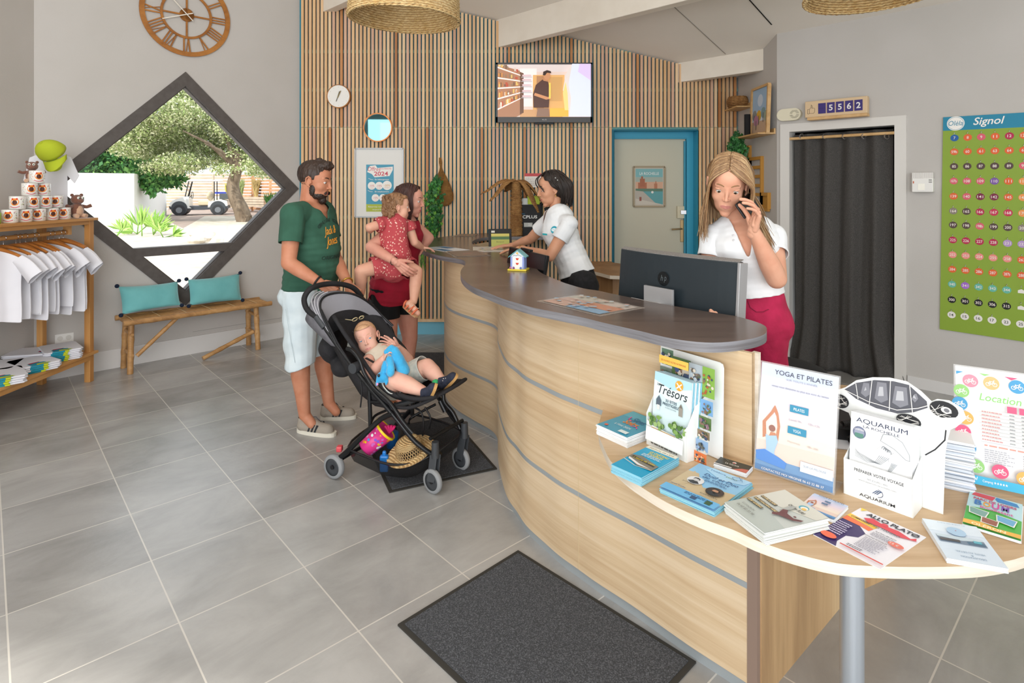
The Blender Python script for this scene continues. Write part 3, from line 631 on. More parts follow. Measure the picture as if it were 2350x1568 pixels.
def folded(pal):
 mb = MB(); n = 8; vs = []; w, h, t = .125, .10, .011
 out = ell_pts(0, 0, 1, 1, 28); out = [(max(-1, min(1, x*1.35))*w, max(-1, min(1, y*1.35))*h) for x, y in out]
 for z, k in ((0, .97), (.003, 1.0), (t-.003, 1.0), (t, .96)):
  vs += [Vector((x*k, y*k, z)) for x, y in out]
 N = len(out); fs = [(i*N+j, i*N+(j+1) % N, (i+1)*N+(j+1) % N, (i+1)*N+j) for i in range(3) for j in range(N)]+[tuple(range(N))[::-1], tuple(range(3*N, 4*N))]
 mb.add(vs, fs, M_tee, smooth=False)
 cols_ = [pc[i] for i in pal]
 rr2 = random.Random(sum(pal))
 mb.box((w-.008, -.02, t/2), (.02, .085, t*.9), cols_[0]); mb.box((w-.006, .012, t/2), (.022, .022, t*.94), cols_[1])
 mb.add([(w*.98, -.055, t+.0006), (w*.98, .035, t+.0006), (w*.55, .025, t+.0006), (w*.4, -.01, t+.0006), (w*.55, -.06, t+.0006)], [(0, 1, 2, 3, 4)], cols_[0])
 mb.add([(w*.98, -.03, t+.001), (w*.9, .045, t+.001), (w*.75, .03, t+.001), (w*.72, -.02, t+.001)], [(0, 1, 2, 3)], cols_[1])
 mb.add([(w*.62, -.05, t+.0014), (w*.5, .0, t+.0014), (w*.4, .01, t+.0014), (w*.42, -.05, t+.0014)], [(0, 1, 2, 3)], cols_[2])
 o = mb.obj('folded_t_shirt', local=True); return tag(o, 'x', 't-shirt', 'folded printed t-shirts on the low shelf')
f1, f2 = folded([0, 1, 2]), folded([3, 4, 1]); used = {}
names = {'A': 'at the back beside the rear post', 'B': 'beside the front corner post', 'C': 'in the middle of the low shelf', 'D': 'with the brown print by the wall', 'E': 'at the left frame edge'}
posn = ['bottom', 'second from bottom', 'third from bottom', 'fourth from bottom', 'fifth from bottom', 'sixth from bottom', 'top']
_SC = 1.18
for key, x, y, n, rz, src in (('A', -3.60, 4.37, 5, .25, f1), ('B', -3.44, 4.43, 6, -.75, f1), ('C', -3.42, 4.16, 4, -.55, f1), ('D', -3.60, 4.07, 4, -1.2, f2), ('E', -3.40, 3.88, 4, -.75, f1)):
 for k in range(n):
  o = src if src.name not in used else dup(src); used[src.name] = 1
  o.scale = (_SC, _SC, 1.1); o.location = (x+rr.uniform(-.004, .004), y+rr.uniform(-.004, .004), .2355+k*.0135); o.rotation_euler = (0, 0, rz+rr.uniform(-.06, .06))
  o['label'] = 'folded white t-shirt, %s of the stack %s' % ('top' if k == n-1 else posn[k], names[key])
mb = MB(); c = Card(mb, frame(LWp(.13, .28, -.002), (S2, S2, 0), (0, 0, 1)), .12, .07, .01, mat('white_plastic', 'efeeea', .4)); c.ell(.27, .5, .16, P('d8d6d0')).ell(.73, .5, .16, P('d8d6d0'))
tag(mb.obj('wall_socket'), 'white double wall socket low behind the clothes rack', 'socket')
M_cer = mat('white_ceramic', 'f2f0ea', .12, coat=.4)
def mug():
 t = thing('mug', (0, 0, 0), 'x', 'mug', 'printed white mugs stacked on the rack shelf')
 mb = MB(); mb.lathe([(0, .0), (.041, 0), (.045, .004), (.0455, .085), (.0445, .0885), (.0425, .086), (.042, .008), (0, .006)], M_cer, 28)
 mb.obj('cup', t, local=True)
 mb = MB(); mb.tube([(-.040*.85, .040*.5, .072), (-.060*.85, .06*.5, .070), (-.070*.85, .07*.5, .055), (-.069*.85, .069*.5, .035), (-.057*.85, .057*.5, .02), (-.04*.85, .04*.5, .018)], .005, M_cer, 8); mb.obj('handle', t, local=True)
 mb = MB()
 def patch(pts, m, k):
  r = .0458+k*.0002; n = len(pts); cx = sum(p[0] for p in pts)/n; cy = sum(p[1] for p in pts)/n
  vs = [(r*math.cos(p[0]/r), r*math.sin(p[0]/r), p[1]) for p in pts+[(cx, cy)]]
  mb.add(vs, [(i, (i+1) % n, n) for i in range(n)], m)
 o_, br_, rd, cr = P('f08a1c'), P('54281a'), P('cc2c55'), P('2a8aa0')
 patch(ell_pts(-.004, .050, .024, .025, 18), o_, 1)
 patch(ell_pts(-.004, .046, .014, .016, 14), br_, 2); patch(ell_pts(-.016, .07, .006, .006, 8), P('d8402a'), 2); patch(ell_pts(.008, .071, .006, .006, 8), P('d8402a'), 2)
 for i in range(9): a = i/8; patch(ell_pts(-.028+.048*a, .019-.007*math.sin(math.pi*a), .0034, .0028, 6), rd, 2)
 r3 = random.Random(2)
 for i in range(26):
  x = r3.choice([r3.uniform(-.055, -.033), r3.uniform(.026, .05)]); patch(ell_pts(x, r3.uniform(.01, .08), r3.uniform(.0012, .003), r3.uniform(.0012, .003), 6), r3.choice([cr, rd, o_, P('a9b82a'), P('39303a')]), 1)
 mb.obj('print', t, local=True); return t
mg = mug(); first = True
rows = [([3.90, 4.012, 4.13, 4.25, 4.37], -3.365, 'bottom'), ([3.955, 4.07, 4.185, 4.295], -3.365, 'second'), ([4.06, 4.175], -3.365, 'third'), ([4.115], -3.365, 'top')]
cnt = ['nearest', 'second', 'third', 'fourth', 'fifth']
for r_, (ys_, x, nm) in enumerate(rows):
 for i, y in enumerate(ys_):
  o = mg if first else dup(mg); first = False
  o.location = (x+rr.uniform(-.004, .004), y, 1.2905+r_*.0895); o.rotation_euler = (0, 0, math.atan2(-y, 3.365)+rr.uniform(-.35, .45))
  o['label'] = 'white mug with orange print, %s' % ('alone on top of the mug pyramid' if nm == 'top' else '%s from the left in the %s row of the pyramid' % ('first' if i == 0 else cnt[i], nm))
mb = MB(); mb.lathe([(0, 0), (.034, 0), (.038, .005), (.04, .07), (.038, .072), (0, .06)], P('8fb52c', .4), 20, ZM((-3.37, 3.78, 1.2905)))
tag(mb.obj('plastic_cup'), 'green cup at the left frame edge beside the mugs', 'cup')
M_pl = mat('brown_plush', '7d5140', .95, sheen=.5, bump=.4, bscale=160); M_pl2 = mat('beige_plush', 'd2a98b', .95, sheen=.5, bump=.4, bscale=160)
def plush(loc, rz, s, lab, tone):
 t = thing('plush_toy', loc, lab, 'plush toy', rz=rz); a, b = (M_pl, M_pl2)
 q = lambda *p: tuple(x*s for x in p)
 MB().ball(q(0, 0, .055), q(.034, .04, .05), a, 16).ball(q(.012, 0, .05), q(.027, .028, .042), b, 14).obj('body', t, local=True)
 mb = MB(); mb.ball(q(0, 0, .125), q(.036, .038, .034), a, 18).ball(q(.03, 0, .115), q(.018, .02, .013), a, 12).ball(q(-.006, .03, .155), .011*s, a, 10).ball(q(-.006, -.03, .155), .011*s, a, 10); mb.obj('head', t, local=True)
 mb = MB()
 for y in (.013, -.013): mb.ball(q(.032, y, .137), .0095*s, P('f4f2ee'), 10).ball(q(.0395, y, .136), .0045*s, P('2d5a3a'), 8)
 mb.obj('eyes', t, local=True)
 for y in (1, -1): MB().tube([q(0, .03*y, .08), q(.01, .055*y, .075), q(.02, .078*y, .085)], [.013*s, .011*s, .012*s], a, 8).obj('arm', t, local=True); MB().tube([q(.01, .02*y, .02), q(.045, .03*y, .016)], [.016*s, .014*s], b, 8).obj('leg', t, local=True)
plush((-3.40, 4.12, 1.56), R(-55), .95, 'brown plush animal sitting on the topmost mug in front of the white t-shirt', 0)
plush((-3.34, 4.47, 1.2915), R(-20), 1.15, 'brown plush animal on the right end of the rack shelf before the window', 1)
td = thing('display_torso', (-3.5, 4.42, 1.2905), 'white t-shirt display torso standing behind the mug pyramid', 'display')
mb = MB(); fb = frame((-3.58, 4.33, 1.2905), (.72, .45, 0), (0, 0, 1))
out = [(.04, 0), (.30, 0), (.30, .33), (.36, .27), (.40, .33), (.33, .47), (.22, .50), (.17, .47), (.10, .50), (-.01, .46), (-.06, .29), (.0, .26), (.04, .33)]
out = [(x*.72, y) for x, y in out]; mb.prism(out, -.012, .012, M_tee, fb); mb.obj('shirt', td, bevel=.006)
MB().box((.12, .01, -.0), (.16, .02, .09), mat('white_plastic'), fb).obj('foot', td)
M_lime = mat('lime_cotton', 'b4c22c', .85, bump=.15, bscale=300)
cp = thing('baseball_cap', (-3.38, 4.30, 1.62), 'lime green baseball cap hung on the display behind the mugs', 'cap')
_cy = Vector((-.05, -.80, .50)).normalized(); _cz = Vector((.30, -.30, -.90)); _cz = (_cz-_cy*_cz.dot(_cy)).normalized(); _cx = _cy.cross(_cz)
B = Matrix((_cx, _cy, _cz)).transposed().to_4x4(); B.translation = at(121, 350, 4.30)
mb = MB(); vs = []; n = 24
for i in range(9):
 a = R(90*i/8)
 for j in range(n): b_ = 2*math.pi*j/n; vs.append(B @ Vector((.095*math.cos(a)*math.cos(b_), .08*math.sin(a) if False else .115*math.sin(a), .078*math.cos(a)*math.sin(b_))))
mb.add(vs, [(i*n+j, i*n+(j+1) % n, (i+1)*n+(j+1) % n, (i+1)*n+j) for i in range(8) for j in range(n)], M_lime, smooth=True); mb.obj('crown', cp, solid=.003)
mb = MB(); mb.ball(B @ Vector((0, .117, 0)), .008, M_lime, 10); mb.obj('button', cp)
mb = MB(); B2 = B @ Matrix.Translation((.0, 0, 0)); vs = []
for i in range(7):
 for j in range(13):
  a = R(-70+140*j/12); r0, r1 = .09, .165; r = r0+(r1-r0)*i/6*math.cos(a*.75)
  vs.append(B2 @ Vector((math.sin(a)*.09*(1-.1*i/6), -.005-.018*(i/6)**1.3-.02*(abs(a)/1.2)**2, math.cos(a)*(.078+(.085*i/6)))))
mb.add(vs, [(i*13+j, i*13+j+1, (i+1)*13+j+1, (i+1)*13+j) for i in range(6) for j in range(12)], M_lime, smooth=True); mb.obj('visor', cp, solid=.004)
mb = MB(); c = Card(mb, frame(at(104, 378, 4.28)+Vector((0, 0, -.05)), (.8, .6, 0), (0, 0, 1)), .10, .10, .004); c.ell(.5, .5, .5, P('b9c52d')).rect(.06, .42, .94, .68, P('c0304a')).rect(.12, .68, .88, .9, P('2c93a6')).text('Lenny', .5, .26, .14, P('ffffff'), .5)
c.mb.add([(x, y, 0) for x, y in ell_pts(.05, .05, .05, .05, 20)], [tuple(range(20))[::-1]], P('b9c52d'), c.M)
tag(mb.obj('round_badge', solid=.003), 'round lime and red badge hanging below the green cap', 'badge')
# ================= things on the walls and ceiling =================
def wallM(u, v, d=.0):
 p = onp(u, v, wl(0, d, 0), pn); return frame(p, (S2, S2, 0), (0, 0, 1))
M_cw = wood('clock_oak', 'b97a34', '92581d', 0, 3, .45, .3)
ck = thing('wall_clock', wallM(428, 35, .02).translation-Vector((0, 0, .376)), 'large round openwork wooden clock with roman numerals above the diamond window', 'clock')
Mc = wallM(428, 35, .006)
def ring(mb, r0, r1, z0, z1, m, M, n=64, c=(0, 0)):
 vs = [(c[0]+r*math.cos(2*math.pi*i/n), c[1]+r*math.sin(2*math.pi*i/n), z) for z in (z0, z1) for r in (r0, r1) for i in range(n)]
 fs = []
 for i in range(n):
  j = (i+1) % n; fs += [(i, n+i, n+j, j)[::-1], (2*n+i, 3*n+i, 3*n+j, 2*n+j), (n+i, 3*n+i, 3*n+j, n+j)[::-1], (i, 2*n+i, 2*n+j, j)]
 mb.add(vs, fs, m, M); return mb
mb = MB(); ring(mb, .335, .376, 0, .012, M_cw, Mc); ring(mb, .195, .215, 0, .012, M_cw, Mc)
mb.add([(x, y, .013) for x, y in ell_pts(0, 0, .06, .06, 28)], [tuple(range(28))], M_cw, Mc); mb.cone((0, 0, 0), (0, 0, .013), .06, .06, M_cw, 28, M=Mc)
for a in (0, 90, 180, 270):
 mb.box((.13, 0, .006), (.14, .014, .011), M_cw, Mc @ Matrix.Rotation(R(a), 4, 'Z'))
mb.obj('dial_frame', ck)
nums = ['XII', 'I', 'II', 'III', 'IIII', 'V', 'VI', 'VII', 'VIII', 'IX', 'X', 'XI']
for i, t in enumerate(nums):
 mb = MB(); A = Mc @ Matrix.Rotation(R(-30*i), 4, 'Z') @ Matrix.Translation((0, .275, 0)); x = 0; wd = {'I': .024, 'X': .046, 'V': .046}; tot = sum(wd[c] for c in t)
 x = -tot/2
 for c in t:
  xc = x+wd[c]/2; x += wd[c]; L_ = .128
  if c == 'I': mb.box((xc, 0, .006), (.011, L_, .01), M_cw, A)
  else:
   sl = .017
   if c == 'X': segs = ((-sl, sl, .011), (sl, -sl, .006))
   else: segs = ((0, -sl, .011), (0, sl, .006))
   for (a, b, w_) in segs: mb.bar((xc+a, -L_/2, .006), (xc+b, L_/2, .006), w_, .01, M_cw, M=A)
 mb.obj('numeral', ck)
M_hand = mat('pale_metal_hand', 'e9e2d6', .4)
mb = MB(); mb.bar((.05, .025, .02), (-.20, -.075, .02), .009, .003, M_hand, M=Mc); mb.obj('minute_hand', ck)
mb = MB(); mb.bar((.05, -.05, .024), (-.14, .14, .024), .008, .003, M_hand, M=Mc); mb.obj('hour_hand', ck)
def bw(u, v, d=.0): return frame(at(u, v, BY-d), (1, 0, 0), (0, 0, 1))
W0 = P('f1efea')
c_ = bw(779, 222, .001)
sc = thing('wall_clock', c_.translation-Vector((0, 0, .12)), 'small white clock with a thin wooden rim on the slatted wall', 'clock')
mb = MB(); mb.cone((0, 0, 0), (0, 0, .035), .122, .122, M_cw, 40, M=c_); mb.obj('rim', sc)
mb = MB().add([(x, y, .0355) for x, y in ell_pts(0, 0, .113, .113, 40)], [tuple(range(40))], W0, c_)
for i in range(12):
 a = R(30*i); mb.add([(.095*math.cos(a)+x, .095*math.sin(a)+y, .036) for x, y in ell_pts(0, 0, .003, .003, 6)], [tuple(range(6))], P('b8b2a8'), c_)
mb.obj('dial', sc)
mb = MB(); M_bh = P('4b4438'); mb.bar((-.022, -.055, .04), (.012, .05, .04), .006, .002, M_bh, M=c_); mb.bar((-.008, -.02, .043), (.026, .055, .043), .009, .002, P('8d7a4e'), M=c_); mb.obj('hands', sc)
c_ = bw(868, 293, .001)
mi = thing('round_mirror', c_.translation-Vector((0, 0, .15)), 'small round mirror with copper rim below the white clock', 'mirror')
mb = MB(); ring(mb, .138, .15, 0, .03, mat('copper_rim', 'b5713f', .35, .7), c_, 48); mb.obj('rim', mi)
MB().add([(x, y, .012) for x, y in ell_pts(0, 0, .139, .139, 48)], [tuple(range(48))], mat('mirror_glass', '5f8f9a', .02, 1.), c_).obj('mirror_glass', mi)  # teal tint in the glass colour stands in for the reflected scene
A_ = at(815, 498, BY-.02); B_ = at(925, 341, BY-.02); Mf = frame((A_.x, BY-.001, A_.z), (1, 0, 0), (0, 0, 1)); fw_, fh_ = B_.x-A_.x, B_.z-A_.z
pf = thing('framed_poster', (A_.x+fw_/2, BY, A_.z), 'white framed offers poster on the slatted wall between the couple', 'poster')
M_alu = mat('grey_aluminium_frame', '9fa1a3', .4, .6)
mb = MB()
for (a, b) in (((0, 0), (fw_, 0)), ((0, fh_), (fw_, fh_)), ((0, 0), (0, fh_)), ((fw_, 0), (fw_, fh_))): mb.bar((*a, .012), (*b, .012), .014, .024, M_alu, up=(0, 0, 1), M=Mf)
mb.obj('frame', pf)
mb = MB(); c = Card(mb, Mf @ Matrix.Translation((.006, .006, .012)), fw_-.012, fh_-.012, .006, P('e9e8e4'))
c.obj = None
bl, gr, pk, wh = P('4fa0bd'), P('b3bf45'), P('d4566b'), P('f7f4ee')
c.rect(.22, .07, .81, .77, bl).rect(.22, .07, .81, .18, gr)
c.poly([(.24, .66), (.30, .75), (.42, .76), (.46, .72), (.79, .74), (.79, .69), (.72, .60), (.40, .58), (.34, .63)], wh)
c.text('Offres', .39, .705, .065, pk, .27, shear=.15).text('NOUVEAUTÉS', .64, .712, .022, pk, .24).text('2024', .54, .635, .062, pk, .30, bold=.02)
c.text('En hébergement', .56, .545, .02, wh, .3, bold=.01).line([(.27, .565), (.33, .547), (.37, .545)], .004, wh)
for x, y, r in ((.34, .455, .085), (.50, .455, .085), (.67, .46, .10), (.42, .275, .08), (.58, .275, .08)):
 c.ell(x, y, r, wh); c.text('-20%' if r > .09 else '-15%', x, y, .03, P('e0a94d') if r > .09 else pk, r*1.3); c.text('du séjour', x, y-.035, .012, pk, r*1.1)
c.text('En emplacement', .56, .365, .02, wh, .3, bold=.01).line([(.26, .385), (.32, .367), (.36, .365)], .004, wh)
c.text('Réservez votre séjour', .51, .14, .024, wh, .48).text('aujourd\'hui !', .51, .10, .022, wh, .3)
mb.obj('poster_sheet', pf)
A_ = at(1138, 281, 5.93); B_ = at(1359, 144, 5.93); tw, th_ = B_.x-A_.x, B_.z-A_.z
Mt = frame((A_.x, 5.93, A_.z), (1, 0, 0), (0, 0, 1))
tv = thing('television', (A_.x+tw/2, 5.97, A_.z), 'flat television on the slatted wall showing a man in a shop', 'television')
M_bez = mat('grey_plastic_bezel', '4a4a4b', .35); M_blk = mat('black_plastic', '17171a', .4)
mb = MB(); mb.box((tw/2, th_/2, -.03), (tw, th_, .05), M_blk, Mt); mb.box((tw/2, th_/2, -.055), (tw*.5, th_*.5, .06), M_blk, Mt); mb.box((tw/2, -.008, -.03), (tw*.2, .016, .04), M_blk, Mt); mb.obj('housing', tv, bevel=.004)
mb = MB(); bo, bt = .055, .018
for (x0, y0, x1, y1) in ((0, 0, tw, bo), (0, th_-bt, tw, th_), (0, 0, bt, th_), (tw-bt, 0, tw, th_)): mb.box(((x0+x1)/2, (y0+y1)/2, 0), (x1-x0, y1-y0, .012), M_bez, Mt)
mb.text('LG', (tw/2+.01, bo/2, .0065), .014, P('c9c9c9'), Mt, .03); mb.ball((tw/2-.014, bo/2, .006), (.006, .006, .001), P('c9c9c9'), 8, M=Mt)
mb.obj('bezel', tv)
def E(c, s=.55): return mat('screen_'+c, c, .3, emit=s)
mb = MB(); c = Card(mb, Mt @ Matrix.Translation((bt, bo, .001)), tw-2*bt, th_-bt-bo, .004, None)
c.rect(0, 0, 1, 1, E('d9c4b8')).rect(0, .86, 1, 1, E('d8cbc8')).rect(.24, .2, .42, .92, E('e6e0dc')).rect(.38, .05, .72, .8, E('d9a868')).rect(.42, .1, .5, .78, E('b08158')).rect(.55, .3, .70, .76, E('c79a5e')).rect(.24, 0, .7, .14, E('c99a6c'))
c.poly([(0, 0), (0, 1), (.24, .88), (.26, .05), (.2, 0)], E('a9795c')).poly([(.24, .05), (.24, .86), (.28, .83), (.28, .08)], E('6b4a38'))
for i in range(5):
 y0 = .13+i*.20; c.poly([(0, y0), (0, y0+.03), (.245, y0*.55+.29), (.245, y0*.55+.27)], E('efe6df'))
r4 = random.Random(9)
for i in range(80):
 a = r4.uniform(0, .21); k = r4.randrange(5); f = a/.245; yy = (.13+k*.20)*(1-f)+((.13+k*.20)*.55+.28)*f+.03
 hh = min(r4.uniform(.05, .11)*(1-.45*f), .99-yy); c.rect(a, yy, a+.017, yy+hh, E(r4.choice(['d8b46a', 'b6543c', 'e8ddc8', '7c5a48', 'c98a4a', 'd0c2b4', '92785f'])))
for y in (.35, .45, .56, .66, .74): c.rect(.255, y, .37, y+.012, E('b5b3b8')); c.rect(.265, y+.02, .36, y+.055, E('d4b9bd'))
c.poly([(.70, 0), (.74, .3), (.70, .5), (.73, .8), (.80, 1), (1, 1), (1, 0)], E('ded2cc')).poly([(.77, 0), (.79, .35), (.76, .6), (.80, 1), (1, 1), (1, 0)], E('d9dff0')).poly([(.88, 1), (.86, .85), (1, .68), (1, 1)], E('d8c3ea'))
c.rect(.56, .0, .76, .16, E('eab54a')).poly([(.72, .12), (.70, .45), (.73, .66), (.75, .45), (.76, .12)], E('f1d184'))
c.poly([(.415, .0), (.43, .16), (.55, .16), (.56, .0)], E('8a6a58')).poly([(.385, .17), (.38, .42), (.41, .60), (.48, .70), (.54, .68), (.56, .5), (.55, .17)], E('4f3128')).poly([(.49, .68), (.49, .76), (.55, .74), (.54, .66)], E('b98058')).ell(.53, .78, .037, E('c48a60'), ry=.085).poly([(.485, .78), (.49, .85), (.53, .88), (.57, .86), (.575, .82), (.53, .83), (.51, .78)], E('35221b')).poly([(.39, .40), (.40, .45), (.54, .37), (.58, .38), (.58, .34), (.52, .32)], E('c98c62')).rect(.55, .34, .57, .64, E('f0c95c'))
mb.obj('screen', tv)
def weave(nm, c1, c2, sc, ang):
 m = wood(nm, c1, c2, 2, 4, .85, .9, bump=0); nt = m.node_tree; b = nt.nodes['Principled BSDF']; src = b.inputs['Base Color'].links[0].from_socket
 tc = nt.nodes.new('ShaderNodeTexCoord'); w1 = nt.nodes.new('ShaderNodeTexWave'); w1.bands_direction = 'Z'; w1.inputs['Scale'].default_value = sc; w1.inputs['Distortion'].default_value = 2.5; w1.inputs['Detail'].default_value = 2; w1.inputs['Detail Scale'].default_value = 2.5; nt.links.new(tc.outputs['Object'], w1.inputs[0])
 mx = nt.nodes.new('ShaderNodeMixRGB'); mx.blend_type = 'MULTIPLY'; mx.inputs[0].default_value = .75; nt.links.new(src, mx.inputs[1]); r = nt.nodes.new('ShaderNodeValToRGB'); r.color_ramp.elements[0].color = lin('b5946c'); r.color_ramp.elements[1].color = (1, 1, 1, 1); r.color_ramp.elements[1].position = .45; nt.links.new(w1.outputs[1], r.inputs[0]); nt.links.new(r.outputs[0], mx.inputs[2]); nt.links.new(mx.outputs[0], b.inputs['Base Color'])
 bp = nt.nodes.new('ShaderNodeBump'); bp.inputs['Strength'].default_value = 1; bp.inputs['Distance'].default_value = .006; nt.links.new(w1.outputs[1], bp.inputs['Height']); nt.links.new(bp.outputs[0], b.inputs['Normal']); return m
M_wick = weave('woven_seagrass', 'f0d5a0', 'd2ad6e', 28, 0)
def pendant(c, r, h, lab, tilt):
 t = thing('pendant_lamp', c, lab, 'pendant lamp', 'woven pendant lamps hanging from the ceiling')
 M = Matrix.Translation(c) @ Euler(tilt).to_matrix().to_4x4()
 mb = MB(); n = 180; rows_ = int(h/.0085); vs = []
 for k in range(rows_+1):
  z = h*k/rows_; rr_ = r*(1.0-.10*(z/h))
  for j in range(n):
   a = 2*math.pi*j/n; w = .0035*(1 if (k % 2) else -1)*math.sin(a*45)+.0015*noise.noise(Vector((a*9, z*60, 0)))
   vs.append((math.cos(a)*(rr_+w), math.sin(a)*(rr_+w), z))
 fs = [(k*n+j, k*n+(j+1) % n, (k+1)*n+(j+1) % n, (k+1)*n+j) for k in range(rows_) for j in range(n)]
 mb.add(vs, fs, M_wick, M, True); mb.obj('shade', t, solid=.008)
 mb = MB(); nb = 90
 for ph in (0, 1, 2):
  pts = [(math.cos(2*math.pi*j/nb)*(r+.004*math.cos(j*1.4+ph*2.1)), math.sin(2*math.pi*j/nb)*(r+.004*math.cos(j*1.4+ph*2.1)), .006*math.sin(j*1.4+ph*2.1)) for j in range(nb)]
  mb.tube(pts, .0062, M_wick, 6, closed=True, M=M)
 mb.obj('braided_rim', t)
 zt_ = ceil_z(c.x, c.y)
 MB().cone(M @ Vector((0, 0, h*.8)), Vector((c.x, c.y, zt_)), .003, .003, P('2a2622'), 8).obj('cord', t)
 mb = MB(); mb.cone((0, 0, h*.7), (0, 0, h*.95), .02, .02, P('e8e4dc'), 14, M=M); mb.ball((0, 0, h*.55), .032, mat('frosted_bulb', 'fff3df', .3, emit=.6), 14, M=M); mb.obj('bulb', t)
 mb = MB()
 for a in (0, 120, 240): mb.bar((0, 0, h*.93), (r*.9*math.cos(R(a)), r*.9*math.sin(R(a)), h*.93), .004, .004, P('55504a'), M=M)
 mb.obj('spokes', t)
pendant(Vector((-.494, 2.67, 2.30)), .25, .34, 'woven seagrass pendant lamp in front of the slatted wall', (R(1.5), R(2.2), 0))
pendant(Vector((1.45, 2.33, 2.30)), .25, .34, 'woven seagrass pendant lamp by the right wall, mostly above the frame', (0, R(-1.5), 0))
p0 = at(1008, 420, BY-.02)
wp = thing('wall_planter', Vector((p0.x, BY-.06, at(1008, 470, BY).z)), 'teardrop bamboo wall planter with trailing green ivy on the slats', 'planter')
M_rat = weave('woven_bamboo', 'c08f4c', '96682f', 45, 0)
mb = MB(); n = 20
prof = [(362, .012, .012), (374, .016, .014), (384, .010, .012), (392, .02, .02), (405, .05, .03), (425, .085, .05), (445, .11, .07), (458, .105, .075), (468, .075, .055), (473, .03, .02)]
vs = []
for v, w, d in prof:
 q = at(1012+(v-380)*.08, v, BY)
 for j in range(n): a = 2*math.pi*j/n; vs.append((q.x+w*math.cos(a), BY-.012-d*.5-d*.5*math.sin(a), q.z))
mb.add(vs, [(k*n+j, (k+1)*n+j, (k+1)*n+(j+1) % n, k*n+(j+1) % n) for k in range(len(prof)-1) for j in range(n)], M_rat, smooth=True); mb.obj('basket', wp)
M_leaf = [mat('ivy_leaf_%d' % i, c, .5, noisec=d, nscale=30) for i, (c, d) in enumerate((('2f6b35', '245a2b'), ('3f8a3c', '2f7031'), ('6fa83e', '4c8c38')))]
def ivy(mb, pts, n, sz, rnd, spread, cols=M_leaf, cam_dir=Vector((0, -1, 0))):
 for i in range(n):
  t = rnd.random()*(len(pts)-1); k = min(int(t), len(pts)-2); c, w = pts[k], pts[k+1]; f = t-k
  p = Vector(c[0]).lerp(Vector(w[0]), f); r = c[1]*(1-f)+w[1]*f
  d = Vector((rnd.gauss(0, 1), rnd.gauss(0, 1), rnd.gauss(0, 1))).normalized(); p = p+d*r*rnd.random()**.5
  nn = (cam_dir*1.0+Vector((rnd.uniform(-1, 1), rnd.uniform(-.6, .6), rnd.uniform(-.6, 1)))).normalized()
  upv = Vector((rnd.uniform(-.6, .6), rnd.uniform(-.3, .3), -1)).normalized()
  sd = upv.cross(nn).normalized(); nn = sd.cross(upv); s_ = sz*rnd.uniform(.6, 1.25)
  lf = [(0, -.15, 0), (.45, -.32, 0), (.38, .1, .08), (.62, .32, 0), (.25, .42, .06), (0, 1, -.06), (-.25, .42, .06), (-.62, .32, 0), (-.38, .1, .08), (-.45, -.32, 0)]
  vs = [p+(sd*a+upv*b+nn*c3)*s_ for a, b, c3 in lf]
  mb.add(vs+[p+nn*s_*.1+upv*s_*.15], [(j, (j+1) % 10, 10) for j in range(10)], rnd.choice(cols if rnd.random() < .75 else cols[:1]))
rv = random.Random(4)
mb = MB(); X = lambda u, v, d=.08: at(u, v, BY-d)
ivy(mb, [(X(1003, 412), .05), (X(998, 440), .11), (X(996, 480), .11), (X(997, 510), .085), (X(994, 535), .045)], 520, .034, rv, 0)
ivy(mb, [(X(980, 500), .03), (X(978, 530), .03)], 30, .018, rv, 0); mb.obj('ivy', wp)
mb = MB()
for i in range(22):
 u = rv.uniform(950, 975); v0 = rv.uniform(555, 575); v1 = rv.uniform(585, 625)
 mb.tube([X(u, v0, .05), X(u+rv.uniform(-3, 4), (v0+v1)/2, .05), X(u+rv.uniform(-5, 7), v1, .05)], .0022, M_leaf[2], 4)
for i in range(6): u = rv.uniform(985, 1000); mb.tube([X(u, 520), X(u+2, 540), X(u-2, 560, .06)], .002, M_leaf[1], 4)
mb.obj('trailing_stems', wp)
M_rope = weave('palm_rope', 'c0935a', '916537', 22, 0)
pt0 = at(1185, 533, 5.72); pt0.z = 1.0605
pm = thing('decorative_palm', pt0, 'woven rope palm tree ornament on the far worktop', 'ornament')
mb = MB(); nr_ = 34; vs = []; n = 22
for k in range(nr_+1):
 z = .53*k/nr_; r = .062-.012*k/nr_
 for j in range(n): a = 2*math.pi*j/n; w = .0045*math.sin(k*2.2+1.3*math.sin(a*2))+.004*noise.noise(Vector((a*3, z*40, 2))); vs.append((pt0.x+(r+w)*math.cos(a), pt0.y+(r+w)*math.sin(a), pt0.z+z))
mb.add(vs, [(k*n+j, k*n+(j+1) % n, (k+1)*n+(j+1) % n, (k+1)*n+j) for k in range(nr_) for j in range(n)], M_rope, smooth=True); mb.obj('trunk', pm)
tp = pt0+Vector((0, 0, .53))
for dx, dy, L_, dr in ((-1, -.1, .36, .13), (-.8, -.5, .30, .19), (1, .1, .28, .24), (.7, -.5, .26, .30), (.45, .4, .22, .22), (-.4, .6, .2, .1)):
 mb = MB(); d = Vector((dx, dy, 0)).normalized(); s_ = Vector((-d.y, d.x, 0)); m_ = 10; vs = []
 for k in range(m_+1):
  t = k/m_; c = tp+d*L_*t+Vector((0, 0, .035*math.sin(math.pi*min(t*1.3, 1))-dr*t*t)); w = .045*math.sin(math.pi*(t*.86+.06))+.003
  for q in (-1, -.5, 0, .5, 1): vs.append(c+s_*w*q+Vector((0, 0, -.03*abs(q)*math.sin(math.pi*t)+.002*((k % 2)*2-1))))
 mb.add(vs, [(k*5+j, k*5+j+1, (k+1)*5+j+1, (k+1)*5+j) for k in range(m_) for j in range(4)], M_rope, smooth=True); mb.obj('frond', pm, solid=.006)
bp_ = at(1218, 532, 5.78)
